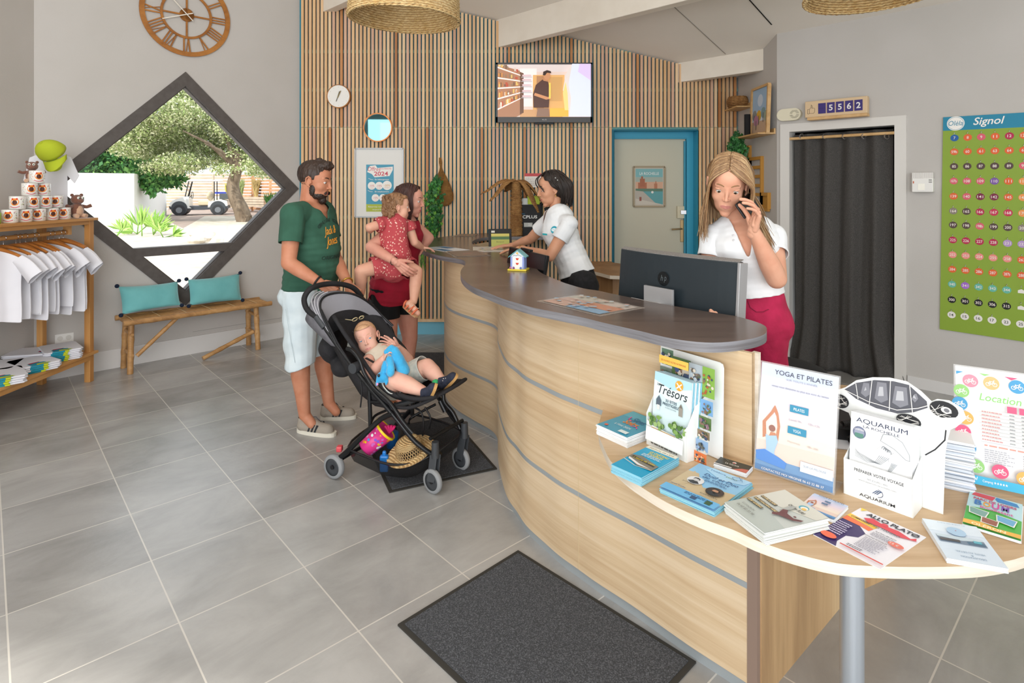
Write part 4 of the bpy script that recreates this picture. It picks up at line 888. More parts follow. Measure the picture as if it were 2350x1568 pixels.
bg = thing('shoulder_bag', (bp_.x, 5.80, 1.0605), 'black bag with white lettering and lime top standing beside the rope palm', 'bag')
M_bag = mat('black_nylon', '17181b', .6, bump=.2, bscale=60)
bM = ZM((bp_.x-.12, 5.74, 1.0605), R(4))
MB().prism([(0, 0), (.235, 0), (.235, .12), (0, .12)], 0, .30, M_bag, bM).obj('bag_body', bg, bevel=.02)
fM = bM @ frame((0, -.0015, 0), (1, 0, 0), (0, 0, 1))
mb = MB(); c = Card(mb, fM, .235, .30, .001); c.text('CPLUS', .47, .60, .10, P('e9e9e6'), .62, bold=.02).text('ALL', .2, .70, .035, P('3f8fc0'), .16).rect(.22, .27, .58, .41, P('b9bcb8')).line([(.40, .38), (.54, .35)], .004, P('eef0ee')).line([(.40, .33), (.54, .31)], .004, P('eef0ee')); mb.obj('lettering', bg)
mb = MB(); mb.box((.10, .05, .33), (.17, .07, .07), P('d4d8d6'), bM); mb.box((.15, .04, .345), (.12, .08, .085), P('b9cc3c'), bM); mb.box((.10, .03, .375), (.03, .02, .02), P('b9cc3c'), bM); mb.obj('top_pocket', bg, bevel=.008)
mb = MB(); mb.tube([bM @ Vector(q) for q in ((.22, .03, .30), (.27, .0, .34), (.33, -.0, .32), (.32, 0, .27), (.26, .02, .25))], .018, M_bag, 8); mb.obj('strap', bg)
mb = MB(); c = Card(mb, bw(1204, 430, .002), .20, .145, .004, P('eeeae4')); c.rect(0, .78, 1, 1, P('c24a4e')).lines(.06, .94, .1, .72, 5, P('c9c2ba')); tag(mb.obj('wall_notice'), 'white notice with red top edge on the slats behind the dark-haired receptionist', 'notice')
def sw_(u, v, d=0.): return onp(u, v, (SX-d, 0, 0), (1, 0, 0))
M_shelf = wood('pale_pine_shelf', 'dcb682', 'c0945c', 1, 2, .5, .1)
def shelf(u0, u1, v, lab, dep=.16):
 a, b = sw_(u0, v), sw_(u1, v); z = (a.z+b.z)/2; y0, y1 = min(a.y, b.y), max(a.y, b.y)
 t = thing('wall_shelf', (SX-dep/2, (y0+y1)/2, z-.02), lab, 'shelf', 'pale pine shelves on the short side wall')
 MB().box((SX-dep/2, (y0+y1)/2, z), (dep, y1-y0, .014), M_shelf).obj('board', t, bevel=.001); MB().box((SX-.007, (y0+y1)/2, z+.025), (.014, y1-y0, .04), M_shelf).obj('back_lip', t, bevel=.001)
 return SX-dep/2, (y0+y1)/2, z+.007, y1-y0
x, y, z, w = shelf(1699, 1728, 249, 'pale pine wall shelf carrying a round seagrass basket')
bk = thing('lidded_basket', (x-.01, y, z), 'round seagrass basket on the upper wall shelf', 'basket')
mb = MB()
for k in range(7): zz = z+.008+k*.0155; rb = .075+.022*math.sin(math.pi*(k+.8)/7.6); mb.tube([(x-.01+rb*math.cos(a), y+rb*math.sin(a), zz+.002*math.sin(a*14)) for a in [2*math.pi*j/40 for j in range(40)]], .0088, M_rope, 6, closed=True)
mb.cone((x-.01, y, z), (x-.01, y, z+.095), .07, .085, M_rope, 24); mb.obj('woven_wall', bk)
x, y, z, w = shelf(1722, 1780, 312, 'pale pine wall shelf carrying a framed picture and a black cylinder')
pw = thing('framed_picture', (SX-.07, y-.02, z), 'narrow framed picture of colourful beach umbrellas leaning on the lower wall shelf', 'picture')
a = sw_(1730, 300, .05); b = sw_(1768, 195, .05); Mp = frame((SX-.075, max(a.y, b.y), z), (0, -1, 0), (.035, 0, 1)); pww, pwh = abs(a.y-b.y), 2.395-z+.05
pwh = b.z-z+.01
mb = MB()
for (a0, b0) in (((0, 0), (pww, 0)), ((0, pwh), (pww, pwh)), ((0, 0), (0, pwh)), ((pww, 0), (pww, pwh))): mb.bar((*a0, 0), (*b0, 0), .022, .03, M_shelf, up=(0, 0, 1), M=Mp)
mb.obj('frame', pw)
mb = MB(); c = Card(mb, Mp, pww, pwh, .004, P('cfd8e2')); c.rect(0, .5, 1, 1, P('9dbad6')).ell(.5, .72, .16, P('c9d6e6')).rect(0, 0, 1, .28, P('c3a58a'))
for x_, y_, cc in ((.18, .42, '8a8f92'), (.45, .40, 'd8a83a'), (.72, .44, '7c9aa0'), (.9, .36, '9aa48e'), (.3, .3, 'b9829a')): c.ell(x_, y_, .14, P(cc)).rect(x_-.02, y_-.2, x_+.02, y_, P('6b6660'))
mb.obj('picture_sheet', pw)
mb = MB(); mb.cone((SX-.125, y+.04, z), (SX-.125, y+.04, z+.20), .028, .028, mat('black_fabric_speaker', '1b1b1c', .85), 20); tag(mb.obj('cylinder_speaker', bevel=.004), 'black cylindrical speaker on the lower wall shelf before the picture', 'speaker')
pp = thing('hanging_plant', Vector((2.2, 5.72, 1.86)), 'dark green bushy plant below the wall shelves above the blonde receptionist', 'plant')
mb = MB(); ivy(mb, [(at(1692, 312, 5.75), .05), (at(1692, 330, 5.72), .10), (at(1692, 352, 5.70), .11), (at(1694, 368, 5.68), .10)], 520, .028, rv, 0, [M_leaf[0], M_leaf[1]]); mb.obj('foliage', pp)
MB().cone(at(1694, 395, 5.70), at(1694, 360, 5.70), .06, .08, P('c9a66e'), 20).obj('pot', pp)
rk = thing('slatted_rack', sw_(1735, 500), 'stepped mustard wooden letter rack on the side wall behind the blonde receptionist', 'rack')
M_mus = P('c08a3a')
for (u0, u1, v0, v1, slats) in ((1712, 1724, 336, 480, 0), (1724, 1752, 362, 470, 6), (1752, 1768, 442, 480, 0)):
 a, b = sw_(u0, v0), sw_(u1, v1); mb = MB()
 for yy in (a.y, b.y): mb.box((SX-.015, yy, (a.z+b.z)/2), (.03, .018, a.z-b.z), M_mus)
 for i in range(max(2, slats)): zz = a.z-(a.z-b.z)*i/max(1, max(2, slats)-1)*.95; mb.box((SX-.015, (a.y+b.y)/2, zz-.015), (.022, abs(a.y-b.y), .03), M_mus)
 if not slats: mb.box((SX-.006, (a.y+b.y)/2, (a.z+b.z)/2), (.008, abs(a.y-b.y), a.z-b.z), M_mus)
 mb.obj('rack_section', rk)
rn = (S2, S2, 0)
def rwM(u, v, d=.0): return frame(onp(u, v, RWp(4, 0, -d), rn), (S2, -S2, 0), (0, 0, 1))
Ms = rwM(1814, 264, .001); M_crm = mat('cream_plastic', 'e6dfc6', .45)
si = thing('siren', Ms.translation-Vector((0, 0, .05)), 'cream oval alarm sounder above the curtained doorway', 'siren')
mb = MB(); mb.prism(ell_pts(-.045, 0, .055, .052, 12, R(90), R(270))+ell_pts(.045, 0, .055, .052, 12, R(-90), R(90)), 0, .045, M_crm, Ms, smooth=False); mb.obj('housing', si, bevel=.01)
mb = MB()
for i in range(9): yy = -.032+i*.008; ww = math.sqrt(max(0, .038**2-yy*yy)); mb.box((.048, yy, .046), (2*ww, .003, .002), P('8d8672'), Ms) if abs(yy) > .0 else None
mb.add([(x, y, .0475) for x, y in ell_pts(.048, 0, .018, .018, 18)], [tuple(range(18))], M_crm, Ms); mb.obj('grille', si)
Mk = rwM(1853, 272, .03); Mk2 = onp(1990, 266, RWp(4, 0, -.08), rn); kw = (Mk2-Mk.translation).length
kc = thing('flip_counter', Mk.translation, 'pale wooden flip counter reading 5562 with a thumbs-up, above the doorway', 'counter display')
kh = .135
mb = MB(); mb.box((kw/2, kh/2, .03), (kw, kh, .06), mat('pale_birch', 'dcc09a', .5), Mk); mb.obj('case', kc, bevel=.004)
mb = MB(); mb.box((kw/2+.01, -.012, .03), (kw-.02, .022, .075), M_shelf, Mk); mb.obj('ledge', kc)
for i, t in enumerate((' ', '5', '5', '6', '2')):
 mb = MB(); x0 = .225+.145*i; c = Card(mb, Mk @ Matrix.Translation((kw*x0, kh*.18, .0625)), kw*.125, kh*.64, .003, P('3c2f78'))
 c.rect(0, .49, 1, .51, P('241b52'))
 if t != ' ': c.text(t, .5, .5, .55, P('f3f1ee'), bold=.02)
 mb.obj('digit_flap', kc)
mb = MB(); c = Card(mb, Mk @ Matrix.Translation((kw*.03, kh*.2, .061)), kw*.15, kh*.6, .001); k_ = P('54483a')
c.line([(.1, .05), (.3, .05), (.3, .5), (.1, .5), (.1, .05)], .0022, k_).line([(.3, .1), (.75, .05), (.88, .15), (.92, .5), (.85, .6), (.6, .6), (.62, .85), (.52, .95), (.5, .7), (.3, .5)], .0022, k_); mb.obj('thumb_emblem', kc)
Ml = rwM(2096, 441, .001); l2 = onp(2145, 396, RWp(4, 0, -.001), rn); lw_, lh_ = (Vector((l2.x, l2.y, 0))-Vector((Ml.translation.x, Ml.translation.y, 0))).length, l2.z-Ml.translation.z
el = thing('emergency_light', Ml.translation+Vector((.05, -.05, 0)), 'white emergency light unit with clear lens between doorway and number board', 'emergency light')
M_wp = mat('white_plastic', 'efeeea', .4)
MB().box((lw_/2, lh_*.36, .03), (lw_, lh_*.72, .06), M_wp, Ml).obj('housing', el, bevel=.006)
mb = MB(); mb.box((lw_/2, lh_*.85, .028), (lw_, lh_*.30, .052), mat('clear_lens', 'd9d6d2', .15, spec=.8), Ml)
for i in range(12): mb.box((lw_*(i+.5)/12, lh_*.85, .055), (.002, lh_*.26, .003), P('f6f4f0'), Ml)
mb.obj('lens', el, bevel=.003)
mb = MB(); c = Card(mb, Ml @ Matrix.Translation((0, 0, .0605)), lw_, lh_*.72, .001); c.rect(.3, .15, .62, .6, P('fffdf2')).rect(.8, .68, .95, .74, P('7c7a78')).rect(.8, .82, .95, .88, P('7c7a78')).rect(.06, .62, .12, .78, P('c9745a')); mb.obj('indicator', el)
Mb_ = rwM(2157, 755, .004); tl = onp(2165, 269.5, RWp(4, 0, -.004), rn); bh = (tl-Mb_.translation).length; bwid = 1.12
yv = (tl-Mb_.translation).normalized(); xv = Vector((S2, -S2, 0)); Mb_ = frame(Mb_.translation, xv-yv*xv.dot(yv), yv)
kb = thing('number_board', Mb_.translation+Vector((.4, -.4, 0)), 'tall green board of numbered coloured discs with a blue heading, right wall', 'board')
mb = MB(); c = Card(mb, Mb_ @ Matrix.Translation((0, 0, .008)), bwid, bh, .008, P('8ba737')); c.rect(0, .936, 1, 1, P('1d87a8'))
ring(mb, .0, .052, .0082, .0086, wh, Mb_ @ Matrix.Translation((.075, bh*.968, 0)), 40); ring(mb, .045, .047, .0087, .0089, P('1d87a8'), Mb_ @ Matrix.Translation((.075, bh*.968, 0)), 40)
c.z = .0012; c.text('Oléla', .067, .969, .023, P('1d87a8'), .075, shear=.2); c.text('Signol', .235, .968, .034, wh, .155, shear=.25, bold=.012)
CC = {'o': 'e4652f', 'b': '1f5fa5', 'p': 'dc5f70', 'm': 'b81f4d', 'k': '54403c', 'v': '7b57a5', 'a': 'ef9850', 'c': 'c92b52', 'w': '7c1f42', 'g': '8a8074', 'l': 'b597cc', 's': 'ef8f86', 't': '66b8a4', 'x': '171717', 'W': 'ece9e2', 'u': 'a56ad0', '-': 'ece9e2'}
rows2 = [('bopomoo', '7 8 9 11 12 12b 13', ''), ('ooooooo', '59b 60 61 63 64 65 66', ''), ('kkkkkpp', '85 86 87 88 89 91 92', ''), ('pppvoaa', '107b 108 109 110 111 112 113', ''), ('opwwoas', '139 140 141 142 145 146 147', ''), ('gkmccag', '164 165 166 167 168 170 175', ''), ('kkpkkgg', '197 198 198b 199 200 201 202', ''), ('mmmmllm', '225 226 227 228 231 232 233', ''), ('sssssoo', '252 253 254 255 258 263 264', ''), ('ooooooo', '284 285 286 287 287b 288 288b', ''), ('tuttt--', '340 341 342 343 344', ''), ('xxxxx--', '300 301 302 306 315', ''), ('WWWWWWW', '14 15 16 17 23 25 27', '')]
vfr = [.9005, .836, .768, .700, .629, .560, .495, .425, .356, .288, .218, .146, .075]
dzs = [(.063+i*.0985) for i in range(7)]
hooks = []
for r_, (cs, ns, _) in enumerate(rows2):
 ns = ns.split(); y = vfr[r_]
 for i in range(8):
  x = .062+i*.0685
  if r_ in (0,): pass
  ch = cs[i] if i < 7 else cs[6]
  if ch == '-': c.poly([(x-.016, y-.008), (x+.016, y-.008), (x+.016, y+.004), (x, y+.01), (x-.016, y+.004)], P(CC[ch]))
  else:
   c.z = .0006; c.ell(x, y, .022, P(CC[ch]), n=18)
   if i < len(ns): c.z = .0010; c.text(ns[i], x, y, .0125, P('3a3a3a') if ch == 'W' else P('f2e9e2'), min(.030, .010*len(ns[i])), bold=.01)
  hooks.append((x*bwid, (y+.024)*bh))
mb.obj('board_panel', kb)
mb0 = MB(); mb0.tube([(0, 0, 0), (0, 0, .012), (0, -.006, .016), (0, -.011, .013)], .0018, M_steel, 5); mb0.ball((0, 0, .001), (.004, .004, .001), M_steel, 6)
h0 = None
for (x, y) in hooks[:100]:
 if h0 is None: h0 = mb0.obj('hook', kb, local=True); o = h0
 else: o = h0.copy(); C.objects.link(o); o.parent = kb
 o.matrix_local = world(kb).inverted() @ Mb_ @ Matrix.Translation((x, y, .008))
M_cur = mat('charcoal_linen_curtain', '403e3c', .95, noisec='565350', nscale=220, nlo=.4, nhi=.65, bump=.2, bscale=260)
cu = thing('curtain', RWp(4.8, 0.005, -.0), 'floor-length charcoal eyelet curtain in the right-hand doorway', 'curtain')
vs = []; nu, nv = 150, 46
for j in range(nv+1):
 v = j/nv
 for i in range(nu+1):
  u = i/nu; y_ = OY0-.02-(OY0-OY1-.035)*u
  fl = max(0, v-.78)/.22
  y_ -= fl**1.5*.10*(u-.3)
  amp = .028*(1-.15*v)+.012*fl; z = 1.99-(1.985)*v
  ph = u*11*math.pi*.82+.6*math.sin(u*5)
  d = .03+amp*math.sin(ph+.5*math.sin(v*2.5))+.010*math.sin(ph*2.3+v*3)*v-.05*fl**1.4*(1+.5*math.sin(u*9))
  if v > .9: z += .012*math.sin(u*30)*0
  vs.append(RWp(y_, max(z, .004), d))
mb = MB().add(vs, [(j*(nu+1)+i, j*(nu+1)+i+1, (j+1)*(nu+1)+i+1, (j+1)*(nu+1)+i) for j in range(nv) for i in range(nu)], M_cur, smooth=True); mb.obj('cloth', cu, solid=.003)
cr_ = thing('curtain_rod', RWp(4.8, 1.95, .03), 'wooden curtain rod across the top of the right-hand doorway', 'curtain rod')
MB().cone(RWp(OY0, 1.955, -.002), RWp(OY1, 1.955, -.002), .0125, .0125, M_shelf, 14).obj('rod', cr_)
for u in (1840, 1893, 1938, 1983, 2035):
 p = onp(u, 313, RWp(4, 0, -.004), rn); mb = MB(); ring(mb, .017, .024, -.003, .003, M_steel, frame(p, (S2, S2*.2, 0), (0, 0, 1)), 20); mb.obj('eyelet', cu)
# ================= things on the counter and the leaflet table =================
def flat(BL, BR, TL, z):
 a, b, d = flo(*BL, z), flo(*BR, z), flo(*TL, z); w = (b-a).length; M = frame(a, b-a, d-a); h = (d-a).dot(Vector(M.col[1][:3])); return M, w, h
M_paper = mat('white_paper_edges', 'eef0f2', .7)
def K(c): return P(c, .38)
def sheet(name, BL, BR, TL, z0, t, draw, lab, cat, base=None, n=1, group=None):
 """flat leaflet or stack of them lying at height z0, top at z0+t"""
 M, w, h = flat(BL, BR, TL, z0+t); mb = MB(); rr_ = random.Random(len(lab)); base = base or M_paper
 if n <= 1: c = Card(mb, M, w, h, t, base)
 else:
  tk = t/n
  for k in range(n):
   q = Matrix.Translation((0, 0, -tk*(k+.5))) @ Matrix.Rotation(rr_.uniform(-.012, .012)*(k > 0), 4, 'Z'); mb.box((w/2+rr_.uniform(-.0025, .0025)*(k > 0), h/2+rr_.uniform(-.002, .002)*(k > 0), 0), (w, h, tk*.86), base, M @ q)
  c = Card(mb, M, w, h)
 draw(c); cen = M @ Vector((w/2, h/2, 0)); cen.z = z0
 o = mb.obj(name, origin=cen); return tag(o, lab, cat, group)
TZ = .7003
def d1(c):
 c.rect(0, 0, 1, 1, K('3f9dbb')).rect(0, .72, 1, 1, K('57b1c9')).rect(.62, .93, .98, 1, K('d0456a')).text('Sites', .56, .70, .17, K('1f6f9a'), .42, shear=.2, bold=.02).text('Soirs', .52, .52, .17, K('f08a2e'), .42, shear=.2, bold=.02)
 c.line([(.25, .75), (.3, .62), (.42, .6)], .004, K('e05aa0')).line([(.62, .42), (.75, .46), (.82, .4)], .004, K('e05aa0')).text('à l\'été 2024', .5, .30, .07, K('e8f4f6'), .5).ell(.18, .12, .05, K('e2604a')).rect(.62, .06, .88, .16, K('dfeef0'))
sheet('brochure_stack', (1369, 974), (1439, 1005), (1444, 941), TZ, .034, d1, 'thick stack of teal brochures with colourful script title at the left end of the table', 'brochures', n=14)
def d3(c):
 c.rect(0, 0, 1, 1, K('159fca')).rect(0, .9, 1, 1, K('e8e2cf')).text('FESTIVAL DE L\'ÉTÉ', .5, .95, .035, K('55503f'), .8).text('LE CHÂTEAU', .58, .82, .06, K('f3d93a'), .6, bold=.02).text("D'OLÉRON", .55, .74, .06, K('f3d93a'), .48, bold=.02)
 c.lines(.2, .9, .6, .7, 3, K('d6eef5'), .5).poly([(.02, .52), (.3, .58), (.98, .46), (.98, .26), (.5, .26), (.02, .40)], K('7d7a70')).poly([(.05, .42), (.5, .33), (.9, .30), (.5, .28), (.1, .36)], K('e8e9ea')).poly([(.1, .5), (.9, .42), (.9, .38), (.1, .45)], K('3c3a36')).text('1 heure de visite', .52, .45, .05, K('f3d93a'), .7, shear=.1).line([(.02, .30), (.5, .22), (.98, .27)], .002, K('e8e2cf'))
sheet('brochure_stack', (1403, 1066), (1472, 1097), (1487, 1022), TZ, .026, d3, 'banded stack of bright blue brochures with yellow title in front of the photo display', 'brochures', base=mat('pale_blue_edges', '8cc7da', .7), n=12)
def portrait(c, x, y, r, bg_, hr, sk):
 c.ell(x, y, r, K(bg_), n=26); c.poly([(x-r*.75, y-r*.42), (x-r*.3, y-r*.1), (x+r*.35, y-r*.1), (x+r*.75, y-r*.42), (x+r*.2, y-r*.68), (x-r*.2, y-r*.68)], K('2a2c30'))
 c.ell(x, y+r*.12, r*.36, K(sk)); c.poly([(x-r*.4, y+r*.12), (x-r*.36, y+r*.42), (x, y+r*.55), (x+r*.38, y+r*.4), (x+r*.4, y+r*.1), (x+r*.25, y+r*.3), (x-r*.2, y+r*.33)], K(hr))
 if sk != 'c9c9c9': c.poly([(x-r*.3, y+.0*r), (x, y-r*.3), (x+r*.3, y), (x+r*.1, y-r*.08), (x-r*.1, y-r*.08)], K(hr))
def d4(c):
 c.rect(0, 0, 1, 1, K('8ec3e6')).poly([(0, .12), (.1, .75), (.28, .62), (.5, .42), (.72, .5), (1, .55), (1, .18), (.6, .22), (.3, .16)], K('c9b48f')).poly([(.0, .2), (0, .7), (.2, .72), (.35, .55), (.2, .3)], K('c9b48f')).poly([(.28, 1), (.2, .9), (.6, .75), (.95, .85), (1, 1)], K('a9d3ee'))
 c.text('Théâtre', .42, .93, .035, K('2f6ea8'), .3).text('Lecture', .7, .9, .035, K('7a9a4a'), .2).text('Duel et Duo', .60, .76, .075, K('1f4f86'), .62, shear=.15).text('de chant', .56, .68, .06, K('1f4f86'), .5, shear=.15).lines(.4, .85, .58, .63, 2, K('3b6a9a'))
 portrait(c, .30, .50, .145, 'dfe0e2', '2d2b2b', 'c9c9c9'); portrait(c, .73, .40, .15, '3a2a24', '1f1512', 'b98a6c'); c.text('JEAN-MARC', .28, .36, .022, K('37332c'), .25).text('SHIRAZIAN', .73, .24, .03, K('1f2a44'), .3)
 c.rect(0, 0, 1, .16, K('6db4e2')).text('samedi 20 juillet', .2, .20, .025, K('1f3a66'), .28, bold=.02).lines(.4, .95, .08, .14, 2, K('2b5c90')).rect(.80, .03, .90, .12, K('3c5a3a')).rect(.55, .02, .65, .09, K('2c4a70'))
 c.line([(.72, .88), (.8, .95), (.88, .88), (.8, .82), (.72, .88)], .0015, K('2f6ea8')).line([(.78, .9), (.86, .93), (.92, .85)], .0012, K('2f6ea8'))
sheet('flyer_stack', (1513, 1120.7), (1638, 1175.5), (1595, 1059.4), TZ, .012, d4, 'sky blue and sand flyer stack with two round portraits', 'flyers', base=mat('pale_blue_edges'), n=5)
def d5(c):
 c.rect(0, 0, 1, 1, K('3a3c38')).poly([(.58, 0), (1, 0), (1, .45), (.8, .35)], K('c46a5c')).text('La maraca', .48, .5, .2, K('e9e4da'), .42).ell(.5, .73, .06, K('e8e4de')).poly([(.45, .73), (.55, .73), (.5, .6)], K('c94a44')).line([(.06, .75), (.2, .9), (.32, .7)], .001, K('8a8c86')).rect(0, 0, .55, .09, K('eee7e2'))
sheet('card_stack', (1638, 1064), (1712, 1087), (1653.6, 1049), TZ, .013, d5, 'small stack of dark grey cards against the counter panel', 'cards', n=6)
def d6(c):
 c.rect(0, 0, 1, 1, K('c5cbc6')).poly([(0, 0), (.0, .5), (.5, .4), (1, .3), (1, 0)], K('b7c0bb')).poly([(.0, .45), (1, .8), (1, 1), (0, 1)], K('d4d4c9')).ell(.62, .88, .085, K('4aa5b8')).ell(.64, .87, .065, K('e9eae2')).ell(.66, .85, .04, K('edc05a')).text('Oléron SURF', .62, .76, .055, K('3b3a36'), .34, bold=.01)
 for i, t in enumerate(('COURS DE SURF', 'SURF COACHING VIDÉO', 'SURF GUIDING')): c.rect(.05+.14*i*0, .55-.115*i, .05+(.36, .56, .36)[i]+0, .60-.115*i, K('4c4436')).text(t, .05+(.36, .56, .36)[i]/2, .576-.115*i, .035, K('f0d9a0'), (.33, .53, .33)[i], bold=.02)
 c.poly([(.52, .72), (.58, .80), (.62, .7), (.60, .55), (.55, .52)], K('a8aba6')).poly([(.56, .58), (.62, .62), (.70, .55), (.86, .54), (.97, .62), (.98, .57), (.9, .49), (.76, .45), (.68, .42), (.62, .36), (.57, .40), (.62, .47)], K('6a3a38')).ell(.83, .58, .025, K('6a3a38')).text('06 60 82 33 98', .35, .12, .045, K('6a6c68'), .4).text('ÎLE D\'OLÉRON', .3, .2, .035, K('6a6c68'), .3)
sheet('flyer_stack', (1663, 1153), (1755, 1224), (1763, 1100), TZ, .028, d6, 'fanned stack of pale grey folded surf flyers with a brown surfer figure', 'flyers', base=mat('grey_white_edges', 'dfe2df', .7), n=9)
def yoga(c, small=False):
 sky = ['c6d3ec', 'd3d4e8', 'ded3e2', 'e8d6da', 'eddcd4', 'efe0cf']
 for i, k in enumerate(sky): c.rect(0, .28+.12*(5-i), 1, 1 if i == 0 else .28+.12*(6-i), K(k))
 c.poly([(0, .28), (1, .30), (1, .12), (0, .1)], K('e6cdbf')).rect(0, 0, 1, .13, K('5f93c4')).rect(0, 0, 1, .05, K('3f7cb4')); sk = K('c47a4e')
 x = .22
 c.poly([(x-.14, .30), (x-.155, .45), (x-.05, .555), (x-.005, .62), (x+.005, .62), (x+.05, .555), (x+.085, .44), (x+.07, .30), (x+.03, .31), (x+.05, .43), (x+.03, .52), (x, .56), (x-.04, .52), (x-.11, .45), (x-.09, .32)], sk).ell(x-.02, .405, .045, K('8c4a34')).poly([(x-.035, .37), (x+.03, .37), (x+.05, .30), (x-.07, .30)], sk)
 c.poly([(x-.10, .34), (x-.06, .33), (x-.01, .34), (x+.045, .35), (x+.07, .30), (x+.03, .2), (x+.06, .1), (x-.11, .1), (x-.08, .22)], K('a9c7ee')).poly([(x-.21, .12), (x-.22, .17), (x-.10, .2), (x+.1, .16), (x+.2, .13), (x+.18, .07), (x-.2, .09)], K('5f8fd4'))
 if small: c.text('YOGA ET PILATES', .55, .9, .09, K('54555e'), .75).rect(.45, .66, .62, .74, K('54708f')).rect(.42, .5, .6, .58, K('54708f')); return
 c.text('YOGA ET PILATES', .56, .935, .045, K('3d3f4a'), .74).text('SUR TOUTE L\'ANNÉE', .55, .885, .018, K('9aa0ac'), .4).text('venez vous détendre au plus aux sons du temps', .53, .80, .02, K('7f8492'), .74)
 c.rect(.42, .60, .66, .665, K('3f8fb0')).text('PILATES', .54, .632, .026, wh, .14).rect(.41, .405, .65, .47, K('3f8fb0')).text('YOGA', .53, .437, .026, wh, .10).text('Lundi 9h', .5, .53, .02, K('a9a9b8'), .16).text('10h-12h', .74, .53, .02, K('a9a9b8'), .14).text('Mercredi', .5, .33, .02, K('b9a9ac'), .16).text('18h-20h', .74, .33, .02, K('b9a9ac'), .14)
 c.rect(.60, .1, 1, .19, K('dfe6ee')).text('SUR LA PELOUSE', .78, .155, .018, K('8a93a5'), .28).text('CONTACTEZ MOI VIRGINIE 06 63 22 88 37', .5, .025, .02, wh, .8)
def acrylic(BL, BR, TLz, wid, hgt, draw, lab, cat, back=.0):
 a, b = flo(*BL, TZ), flo(*BR, TZ); xd = (b-a).normalized(); n_ = Vector((xd.y*-1, xd.x, 0)); n_ = -n_ if n_.y < 0 else n_
 yd_ = (Vector((0, 0, 1))+n_*.19).normalized(); M = frame(a+Vector((0, 0, .004)), xd, yd_)
 t = thing('sign_holder', a+xd*wid/2, lab, cat)
 mb = MB(); c = Card(mb, M @ Matrix.Translation((.002, .002, 0)), wid-.004, hgt-.004, .0012, P('f4f4f4')); draw(c); mb.obj('poster_sheet', t)
 M_ac = mat('clear_acrylic', 'ffffff', .03, alpha=.10, spec=.8); mb = MB(); mb.box((wid/2, hgt/2, .0030), (wid+.004, hgt+.004, .0015), M_ac, M)
 mb.box((wid/2, hgt/2, -.0035), (wid+.004, hgt+.004, .0012), M_ac, M); q = M @ Vector((wid/2, .0, -.002))
 F_ = frame(a+xd*wid/2+n_*.045+Vector((0, 0, .0015)), xd, n_); mb.box((0, 0, 0), (wid, .09, .002), M_ac, F_); mb.obj('acrylic_stand', t)
 return t
acrylic((1731, 1077.5), (1911, 1137), 0, .21, .305, yoga, 'upright acrylic sign for yoga and pilates with a seated figure', 'sign')
sheet('flyer_stack', (1834, 1163), (1913.6, 1194.5), (1864.6, 1131), TZ, .008, lambda c: yoga(c, True), 'small lilac yoga flyers lying in front of the acrylic sign', 'flyers', n=4)
def plato(c):
 c.rect(0, 0, 1, 1, K('eceaf0')).poly([(0, .0), (0, .62), (.28, .60), (.44, .5), (.43, .36), (.3, .28), (.3, .1), (.36, 0)], K('3b2a63')).poly([(0, .60), (0, .70), (.45, .66), (.43, .58), (.3, .60)], K('ee7440')).poly([(0, .70), (0, .78), (.47, .74), (.45, .67)], K('f2c63c')).text('COMMANDEZ', .2, .735, .035, K('3b2a63'), .3, bold=.01)
 c.poly([(.02, 1), (.12, 1), (.06, .93)], K('f2d34a')).text('ALLO PLATØ', .56, .92, .075, K('23202c'), .78, bold=.03).poly([(.2, .80), (.3, .87), (.5, .83), (.7, .85), (.9, .80), (.95, .86), (.98, .80), (.8, .74), (.5, .76), (.3, .74)], K('dc3c4a')).ell(.5, .84, .05, K('dc3c4a')).text('HUÎTRES MAHERO', .52, .73, .045, K('5a5764'), .55)
 c.lines(.03, .27, .2, .52, 7, K('cfc6e2'), .45).ell(.15, .12, .12, K('ea6a48'), ry=.06).text('PLATEAU BRUNCH', .66, .62, .028, K('3d3a48'), .3, bold=.01).lines(.5, .85, .50, .59, 4, K('8d8a98')).text('OPTIONS POSSIBLES', .62, .45, .028, K('3d3a48'), .34, bold=.01).lines(.5, .85, .16, .42, 9, K('9d9aa8')).ell(.87, .52, .11, K('e4705c'), ry=.05).text('15 €', .85, .52, .04, wh, .12).rect(.38, .045, 1, .065, K('d9493e')).lines(.45, .7, .08, .13, 2, K('3d3a48'))
sheet('flyer', (1866, 1227), (2020, 1306.6), (1971, 1164.7), TZ, .0012, plato, 'white and purple seafood flyer lying at the front edge of the table', 'flyer')
def degu(c):
 c.rect(0, 0, 1, 1, K('d4e1ee')).rect(0, 0, 1, .3, K('dde8f2')).text('DÉGUSTATION', .5, .90, .04, K('8aa2b8'), .42).text('&', .5, .85, .035, K('8aa2b8')).text('VENTE AU DÉTAIL', .5, .79, .04, K('8aa2b8'), .5).rect(.1, .40, .92, .58, K('76879a')).poly([(.1, .40), (.92, .40), (.92, .46), (.5, .50), (.1, .44)], K('c4d4dd')).rect(.12, .50, .42, .56, K('4f6f86')).rect(.16, .46, .3, .52, K('5fb0c0')).rect(.55, .5, .9, .56, K('55504e')).ell(.5, .28, .17, K('aecbe4')).text('AU COEUR DES PARCS', .5, .08, .025, K('7f9ab2'), .5).ell(.5, .26, .012, K('c96a78'))
sheet('brochure', (2241, 1210), (2116, 1190), (2282, 1300), TZ, .011, degu, 'pale blue oyster tasting brochure turned upside down near the front edge', 'brochure', n=3)
